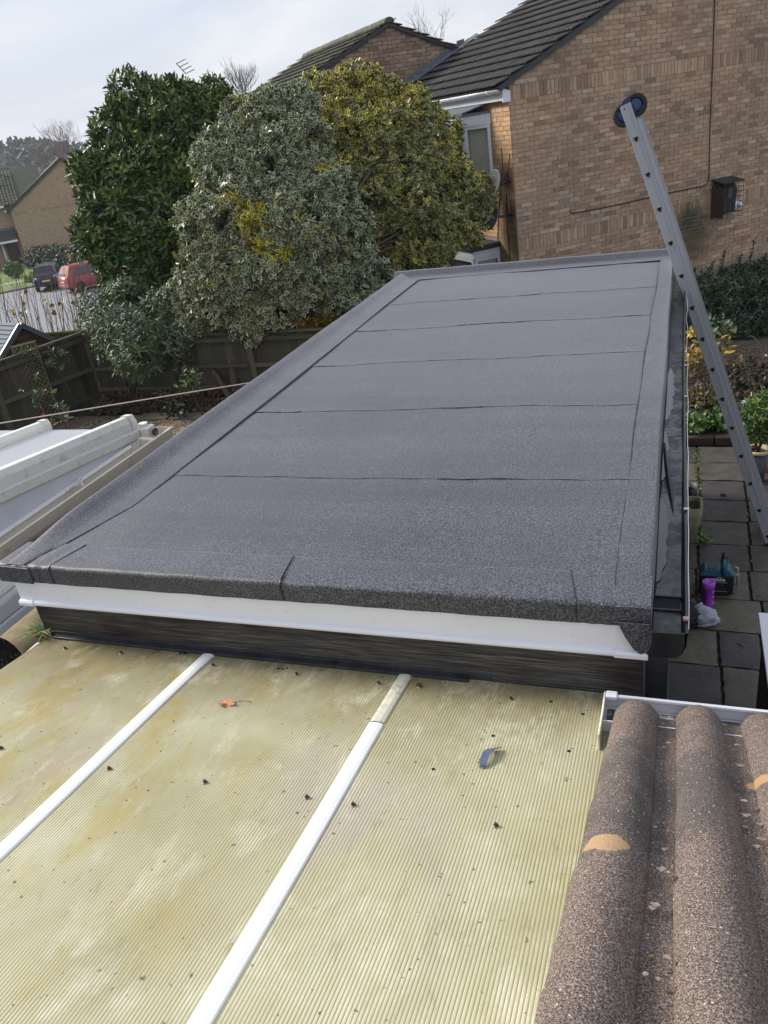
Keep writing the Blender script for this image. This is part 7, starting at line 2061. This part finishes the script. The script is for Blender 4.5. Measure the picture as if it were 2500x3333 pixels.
bush('ground_plant', 'dark green weed growing at the foot of the stone trough', 'plant', [(.27, 6.90, .03, .05, .05, .03)], 8, 4, .045, .025, M['leaf_green'], inner=.2, amp=.2, seed=3)
# small pale animal ornament behind the trough
p = at(2250, 1600, z=.10)
t = thing('cat_ornament', 'small black and white garden ornament behind the stone trough', 'ornament', (p[0], p[1], 0))
b = MB(); b.lathe([(.045, 0), (.06, .03), (.055, .10), (.03, .15), (0, .16)], 12, c=(p[0], p[1], 0)); b.build('body', M['radio_black'], t, smooth=True)
b = MB(); b.lathe([(0, -.035), (.035, 0), (.025, .025), (0, .035)], 10, c=(p[0] + .02, p[1] - .015, .175)); b.build('head', M['upvc_old'], t, smooth=True)

# work radio
RW_, RD = .29, .15
rx0, rx1, ry = .215, .492, 5.985
radio = thing('jobsite_radio', 'black and teal jobsite radio with upright carrying handle', 'radio', ((rx0 + rx1) / 2, ry + .07, 0))
cxr = (rx0 + rx1) / 2
b = MB(); b.prism([(rx0 + .02, ry, .012), (rx1 - .02, ry, .012), (rx1 - .004, ry, .05), (rx1 - .004, ry, .20), (rx0 + .004, ry, .20), (rx0 + .004, ry, .05)], (0, .15, 0)); b.build('body', M['radio_black'], radio, bevel=.012)
b = MB()
tp = [(rx0 + .0, ry - .006, .197), (rx1 - .0, ry - .006, .197), (rx1 - .045, ry + .018, .252), (rx0 + .045, ry + .018, .252)]
bk = [(x, ry + .16 if i < 2 else ry + .13, z) for i, (x, y, z) in enumerate(tp)]
b.add(tp + bk, [(0, 1, 2, 3), (7, 6, 5, 4), (3, 2, 6, 7), (0, 3, 7, 4), (1, 5, 6, 2), (0, 4, 5, 1)]); b.build('top_shell', M['teal'], radio, bevel=.006)
b = MB(); b.box(cxr - .075, cxr + .0, ry + .02, ry + .11, .2525, .258); b.build('battery_cover', M['radio_black'], radio, bevel=.003)
hx = cxr + .048
b = MB(); b.tube([(hx, ry + .01, .20), (hx, ry + .02, .28), (hx + .006, ry + .05, .345), (hx + .008, ry + .09, .35), (hx + .004, ry + .135, .30), (hx, ry + .15, .22)], .0195, 8); b.build('handle', M['teal'], radio, smooth=True)
b = MB(); b.tube([(hx + .0065, ry + .043, .342), (hx + .0085, ry + .065, .358), (hx + .0075, ry + .095, .355)], .021, 8); b.build('handle_grip', M['radio_black'], radio, smooth=True)
b = MB(); b.prism([(cxr - .06, ry - .004, .135), (cxr + .085, ry - .004, .135), (cxr + .085, ry - .004, .139), (cxr - .06, ry - .004, .139)], (0, .003, 0)); b.build('trim_strip', M['silver'], radio)
b = MB(); b.prism([(cxr - .06, ry - .004, .05), (cxr + .085, ry - .004, .05), (cxr + .085, ry - .004, .054), (cxr - .06, ry - .004, .054)], (0, .003, 0)); b.build('trim_strip', M['silver'], radio)
b = MB(); b.lathe([(.036, 0), (.036, .006), (.030, .008), (.0, .004)], 18, T=Matrix.Translation((cxr + .028, ry - .001, .094)) @ Matrix.Rotation(PI / 2, 4, 'X')); b.build('dial', M['rubber'], radio)
b = MB(); b.tube([(rx1 + .0, ry + .01, .215), (rx1 + .028, ry + .02, .21), (rx1 + .030, ry + .02, .05), (rx1 - .01, ry + .01, .03)], .0065, 7); b.build('side_guard', M['silver'], radio, smooth=True)
b = MB(); b.tube([(rx1 + .0, ry + .14, .215), (rx1 + .028, ry + .13, .21), (rx1 + .030, ry + .13, .05), (rx1 - .01, ry + .14, .03)], .0065, 7); b.build('side_guard', M['silver'], radio, smooth=True)


def text_on(name, body, loc, size, mat, parent, rot=(PI / 2, 0, 0), shear=0.0, ext=.0008):
    cu = bpy.data.curves.new(name, 'FONT'); cu.body = body; cu.size = size; cu.extrude = ext; cu.shear = shear; cu.align_x = 'CENTER'; cu.offset = size * .015
    tmp = bpy.data.objects.new('tmp', cu); COL.objects.link(tmp); bpy.context.view_layer.update()
    me = bpy.data.meshes.new_from_object(tmp.evaluated_get(bpy.context.evaluated_depsgraph_get())); bpy.data.objects.remove(tmp)
    me.materials.clear(); me.materials.append(mat); o = bpy.data.objects.new(name, me); COL.objects.link(o); o.parent = parent; o['kind'] = 'stuff'
    o.location = Vector(loc) - Vector(ORG[parent.name]); o.rotation_euler = rot; return o


text_on('lettering', 'makita', (cxr + .004, ry - .003, .153), .046, M['upvc'], radio, shear=.25)
b = MB(); b.prism([(cxr + .005, ry - .004, .186), (cxr + .045, ry - .004, .186), (cxr + .045, ry - .004, .191), (cxr + .005, ry - .004, .191)], (0, .003, 0)); b.build('badge', M['silver'], radio)
# purple tub of wipes
tx, ty = .288, 5.86
tub = thing('wipes_tub', 'purple round tub standing in front of the jobsite radio', 'tub', (tx, ty, 0))
b = MB(); b.lathe([(.048, 0), (.050, .004), (.050, .016), (.048, .02), (.048, .165), (.050, .17), (.050, .18)], 28, c=(tx, ty, 0)); b.build('body', M['purple'], tub, smooth=True)
b = MB(); b.lathe([(.0515, .178), (.0525, .182), (.0525, .212), (.049, .222), (.040, .224), (.038, .221), (.0, .221)], 28, c=(tx, ty, 0)); ld = b.build('lid', M['purple_lid'], tub, smooth=True)
b = MB(); b.lathe([(.006, 0), (.006, .003), (0, .004)], 8, c=(tx - .026, ty + .012, .2215)); b.build('spout', M['label_dark'], ld)


def arc_label(name, a0, a1, z0_, z1_, mat, parent, r_=.0487):
    g = MB(); g.grid([[(tx + r_ * math.cos(a), ty + r_ * math.sin(a), z) for a in np.linspace(a0, a1, 8)] for z in (z0_, z1_)]); return g.build(name, mat, parent, smooth=True)


arc_label('label_panel', -2.5, -1.75, .04, .14, simple('label_purple', (0.20, 0.025, 0.30), .45, .15, 40), tub)
for i in range(5):
    arc_label('print_mark', -.78 + .05 * (i % 2), -.45 + .06 * (i % 2), .03 + .026 * i, .046 + .026 * i, M['label_dark'] if i % 2 else simple('pale_print', (0.5, 0.42, 0.5), .5), tub, .0489)
# black bag and grey cloth hat in front
def crumple(name, c_, r_, mat, seed, parent, sq=(1, 1, .6), amp=.16, n=26, cavity=None):
    g = MB(); rows = []
    for j in range(n + 1):
        ph = PI * j / n; r_ow = []
        for i in range(n):
            th = 2 * PI * i / n; d = np.array([math.sin(ph) * math.cos(th), math.sin(ph) * math.sin(th), math.cos(ph)])
            k = 1 + amp * float(wob((d * 2.1)[None], 1.2, seed)[0]) + amp * .45 * float(wob((d * 5)[None], 1.3, seed + 2)[0])
            if cavity is not None:
                k -= .55 * max(0, float(d @ unit(np.array(cavity))) - .55)
            p = np.array(c_) + d * np.array(sq) * r_ * k; p[2] = max(p[2], .004); r_ow.append(tuple(p))
        rows.append(r_ow)
    g.grid(rows, closed=True); return g.build(name, mat, parent, smooth=True)


t = thing('black_bag', 'black cloth bag lying under the gutter beside the grey hat', 'bag', (.17, 5.55, 0))
crumple('bag_body', (.13, 5.60, .04), .12, M['cloth_black'], 1.0, t, (1.0, 1.1, .75), .18)
b = MB(); b.tube([(.12, 5.68, .13), (.17, 5.72, .17), (.22, 5.68, .14)], .012, 6); b.build('strap', M['cloth_black'], t, smooth=True)
hc = at(2285, 2005, z=.05)
hat = thing('grey_hat', 'light grey cloth hat with dark opening on the paving', 'hat', (hc[0], hc[1], 0))
crumple('crown', (hc[0] + .01, hc[1] - .01, .05), .108, M['cloth_grey'], 4.0, hat, (1.15, 1.0, .66), .2, 34)
b = MB(); b.lathe([(.05, 0), (.058, .012), (.05, .02), (.035, .012)], 20, T=Matrix.Translation((hc[0] - .045, hc[1] + .055, .085)) @ Matrix.Rotation(-.7, 4, 'Y') @ Matrix.Rotation(-.5, 4, 'X') @ Matrix.Diagonal((1.2, .8, 1, 1)), cap=False); b.build('rolled_brim', M['cloth_grey'], hat, smooth=True)
# red brown wall with a broad white coping at the right edge
wt = at(2468, 1995, z=.80); wx = wt[0]
lw = thing('low_wall', 'low red brown wall under a white coping at the right edge', 'wall', (wx + .5, wt[1] - .8, 0))
b = MB(); b.box(wx + .035, wx + .6, wt[1] - 2.4, wt[1] - .02, 0, .765); b.build('wall_body', M['red_wall'], lw)
b = MB(); b.box(wx + .006, wx + .62, wt[1] - 2.45, wt[1] - .006, .765, .79); b.build('coping_edge', M['black_plastic'], lw)
b = MB(); b.box(wx, wx + .65, wt[1] - 2.5, wt[1], .79, .805); b.build('coping', M['upvc'], lw, bevel=.004)

# pots
def pot(name, lab, c_, r0, r1, h_, body, rim, soil=True, rimh=.04, cat='pot'):
    t = thing(name, lab, cat, tuple(c_))
    b = MB(); b.lathe([(r0, 0), (r0 * 1.02, .01), (r1 * .96, h_ - rimh)], 26, c=tuple(c_)); b.build('body', body, t, smooth=True)
    b = MB(); b.lathe([(r1 * .97, h_ - rimh), (r1 * 1.06, h_ - rimh + .006), (r1 * 1.08, h_ - .008), (r1 * 1.03, h_), (r1 * .88, h_ - .004), (r1 * .84, h_ - .05)], 26, c=tuple(c_), cap=False); b.build('rim', rim, t, smooth=True)
    b = MB(); b.lathe([(r1 * .85, h_ - .05), (r1 * .4, h_ - .04), (0, h_ - .038)], 20, c=tuple(c_), cap=False); b.build('soil', M['soil'], t, smooth=True)
    return t


pc1 = at(*c6(1592, 1380), z=.36); pc1[2] = 0
pot('plant_pot', 'dark pot with cream rim holding a bushy green plant', pc1, .075, .115, .38, M['pot_dark'], M['pot_cream'])
gl = []
for (dx_, dz_, r_) in ((0, .72, .17), (-.13, .62, .12), (.14, .68, .14), (.03, .86, .12), (-.06, .55, .1), (.12, .52, .1), (.2, .85, .1)):
    gl.append((pc1[0] + dx_, pc1[1] + .02, dz_, r_, r_ * .8, r_))
t = thing('potted_plant', 'bright green bushy plant growing in the dark pot with cream rim', 'plant', (pc1[0], pc1[1], .34))
stuff(crown('foliage', gl, 330, 7, .062, .017, M['leaf_green'], t, lambda P, rs: (rs > .7) * rs * .6, inner=.2, up=.7, amp=.2, freq=5, spread=.8, gap=.3))
for i in range(6):
    a = 2 * PI * i / 6; trunk('stem', [(pc1[0], pc1[1], .33), (pc1[0] + .05 * math.cos(a), pc1[1] + .04 * math.sin(a), .48), (pc1[0] + .13 * math.cos(a), pc1[1] + .09 * math.sin(a), .72)], .007, .003, M['bark'], t)
pc2 = at(*c6(1497, 1082), z=.30); pc2[2] = 0.02
pot('plant_pot', 'glossy blue pot with dried grass in front of the dark shrub', pc2, .08, .115, .27, M['blue_glaze'], M['blue_glaze'])
t = thing('dried_grass', 'dried pale grass stalks standing in the blue pot', 'plant', (pc2[0], pc2[1], .26))
b = MB()
for i in range(46):
    a = random.uniform(0, 2 * PI); r_ = random.uniform(0, .05); ln_ = random.uniform(.05, .12) if i > 6 else random.uniform(.16, .26); d = Vector((math.cos(a) * .6, math.sin(a) * .4, 1)).normalized(); q = Vector((pc2[0] + r_ * math.cos(a), pc2[1] + r_ * math.sin(a), .25)); b.tube([q, q + d * ln_ * .5, q + d * ln_ + Vector((d.x * .04, 0, -.01))], [.003, .003, .001], 4)
stuff(b.build('stalks', M['grass_dry'], t))
b = MB(); b.lathe([(.034, 0), (.04, .025), (.036, .03), (.0, .028)], 16, c=(pc2[0] + .0, pc2[1] - .0, .33)); tag(b.build('white_saucer', M['upvc'], None, (pc2[0], pc2[1], .33), smooth=True), 'round white saucer lying in the blue pot', 'saucer')
pc3 = at(*c6(1680, 1350), z=.28); pc3[2] = 0
pot('plant_pot', 'terracotta pot behind the dark pot, cut by the right edge', pc3, .10, .16, .30, M['terracotta'], M['terracotta'])
p = at(2496, 1310, Y=9.7); b = MB(); b.lathe([(.05, 0), (.06, .02), (.06, .14), (.045, .16), (.045, .24), (.05, .26), (0, .26)], 16, c=(p[0] + .04, 9.7, p[2] - .14)); 
wb = thing('white_container', 'white plastic container at the right edge above the plants', 'container', (p[0] + .04, 9.7, 0.0)); b.build('body', M['upvc'], wb, smooth=True)
b = MB(); b.box(p[0] - .04, p[0] + .14, 9.62, 9.8, 0, max(.05, p[2] - .142)); b.build('plinth', M['stone_step'], wb)

# ================================================================== ladder leaning on the gutter
LA, LB = np.array([-0.342, 6.91, 3.539]), np.array([0.089, -0.003, -0.265])      # centre of the top rung end, step to the next rung
lad = thing('ladder', 'long aluminium ladder with wheels at its top leaning on the gutter', 'ladder', tuple(LA + LB * 13.3))
ax_l = LB / np.linalg.norm(LB); side = -np.cross(ax_l, np.array([0, -1.0, 0])); side /= np.linalg.norm(side)     # across the stile face
outn = np.array([0, -1.0, 0])


def lpt(k, a, o): return tuple(LA + LB * k + side * a + outn * o)


# stile profile (a across, o outwards): flat face with two raised lips
prof = [(-.040, -.026), (-.040, .0), (-.033, .003), (-.031, .0), (.014, .0), (.016, .0028), (.020, .0028), (.022, .0), (.031, .0), (.033, .003), (.040, .0), (.040, -.026), (.034, -.026), (.034, -.004), (-.034, -.004), (-.034, -.026)]
K0, K1 = -0.93, 13.33
for oo, flip in ((0, 1), (-.38, -1)):
    b = MB(); P0 = [lpt(K0, a, (o if flip > 0 else -o) + oo) for a, o in prof]; P1 = [lpt(K1, a, (o if flip > 0 else -o) + oo) for a, o in prof]
    # the near stile's top end is cut at a slant
    b.grid([P0, P1], closed=True); n = len(prof); b.add(P0, [tuple(range(n))]); b.add(P1, [tuple(range(n))]); stl = b.build('stile', M['alu'], lad)
    if flip > 0:
        near = stl
# second section of the ladder lies behind: its stile shows along the right edge
b = MB(); prof2 = [(.043, -.022), (.043, .002), (.072, .002), (.072, -.022)]
b.grid([[lpt(-.45, a, o - .01) for a, o in prof2], [lpt(K1, a, o - .01) for a, o in prof2]], closed=True); b.add([lpt(-.45, a, o - .01) for a, o in prof2], [(0, 1, 2, 3)]); b.build('stile', M['alu'], lad)
b = MB(); b.grid([[lpt(-.45, a, o - .37) for a, o in prof2], [lpt(K1, a, o - .37) for a, o in prof2]], closed=True); b.build('stile', M['alu'], lad)
tri = [(-.0185, .012), (-.013, .0165), (.013, .0165), (.0185, .012), (.010, -.011), (.0, -.019), (-.010, -.011)]
ua = np.array([0, 0, 1.0]) - ax_l * ax_l[2]; ua = -ax_l
for k_ in range(14):
    def rp_(x, y, o, sc=1.0): return tuple(LA + LB * k_ + (side * x + ua * y) * sc * 1.02 + outn * o)
    b = MB(); b.prism([rp_(x, y, .0012, 1.26) for x, y in tri], tuple(outn * .003)); b.build('rung_collar', M['alu'], lad)
    b = MB(); b.prism([rp_(x, y, .0045, 1.0) for x, y in tri], tuple(outn * .0006)); b.build('rung_end', M['hole'], lad)
    b = MB(); b.prism([rp_(x, y, -.006, 1.0) for x, y in tri], tuple(-outn * .37)); b.build('rung', M['alu'], lad)
# wheels and blue end cap
for cpos, rr_, lab in (((-.93, -.028, -.03), .085, 0), ((-.93, .058, -.20), .085, 1)):
    c_ = Vector(lpt(-.70 if lab == 0 else -.80, cpos[1], cpos[2])); q = Vector((0.10, -1, .12)).to_track_quat('Z', 'Y').to_matrix().to_4x4(); T_ = Matrix.Translation(c_) @ q
    b = MB(); b.lathe([(.055, -.014), (.078, -.016), (rr_, -.009), (rr_, .009), (.078, .016), (.055, .014)], 30, T=T_, cap=False); wh = b.build('wheel', M['rubber'], lad)
    b = MB(); b.lathe([(.0, -.010), (.040, -.012), (.054, -.004), (.054, .004), (.040, .012), (.0, .010)], 24, T=T_); b.build('hub', M['blue_hub'], wh, smooth=True)
    for i in range(30):
        a = 2 * PI * i / 30; b = MB(); b.box(-.004, .004, -.003, .003, -.011, .011, T=T_ @ Matrix.Translation((rr_ * math.cos(a), rr_ * math.sin(a), 0)) @ Matrix.Rotation(a, 4, 'Z')); b.build('tread_block', M['rubber'], wh)
b = MB(); b.prism([lpt(K0 - .012, -.041, .001), lpt(K0 - .14, .0, .001), lpt(K0 - .17, .041, .001), lpt(K0 - .012, .041, .001)], tuple(-outn * .028)); b.build('end_cap', M['blue_hub'], lad, bevel=.003)
b = MB(); b.prism([lpt(K0, -.040, .0), lpt(K0 - .16, .040, .0), lpt(K0, .040, .0)], tuple(-outn * .004)); b.build('stile_tip', M['alu'], lad)
b = MB(); b.lathe([(.006, 0), (.006, .004), (0, .006)], 10, T=Matrix.Translation(lpt(K0 + .08, -.012, .001)) @ Matrix.Rotation(PI / 2, 4, 'X')); b.build('bolt', M['dark_metal'], lad)
for oo in (0, -.38):
    b = MB(); b.prism([lpt(K1 - .1, -.046, .004 + oo), lpt(K1 - .1, .046, .004 + oo), lpt(K1 + .06, .05, .004 + oo), lpt(K1 + .06, -.05, .004 + oo)], tuple(-outn * .034)); b.build('rubber_foot', M['rubber'], lad, bevel=.004)
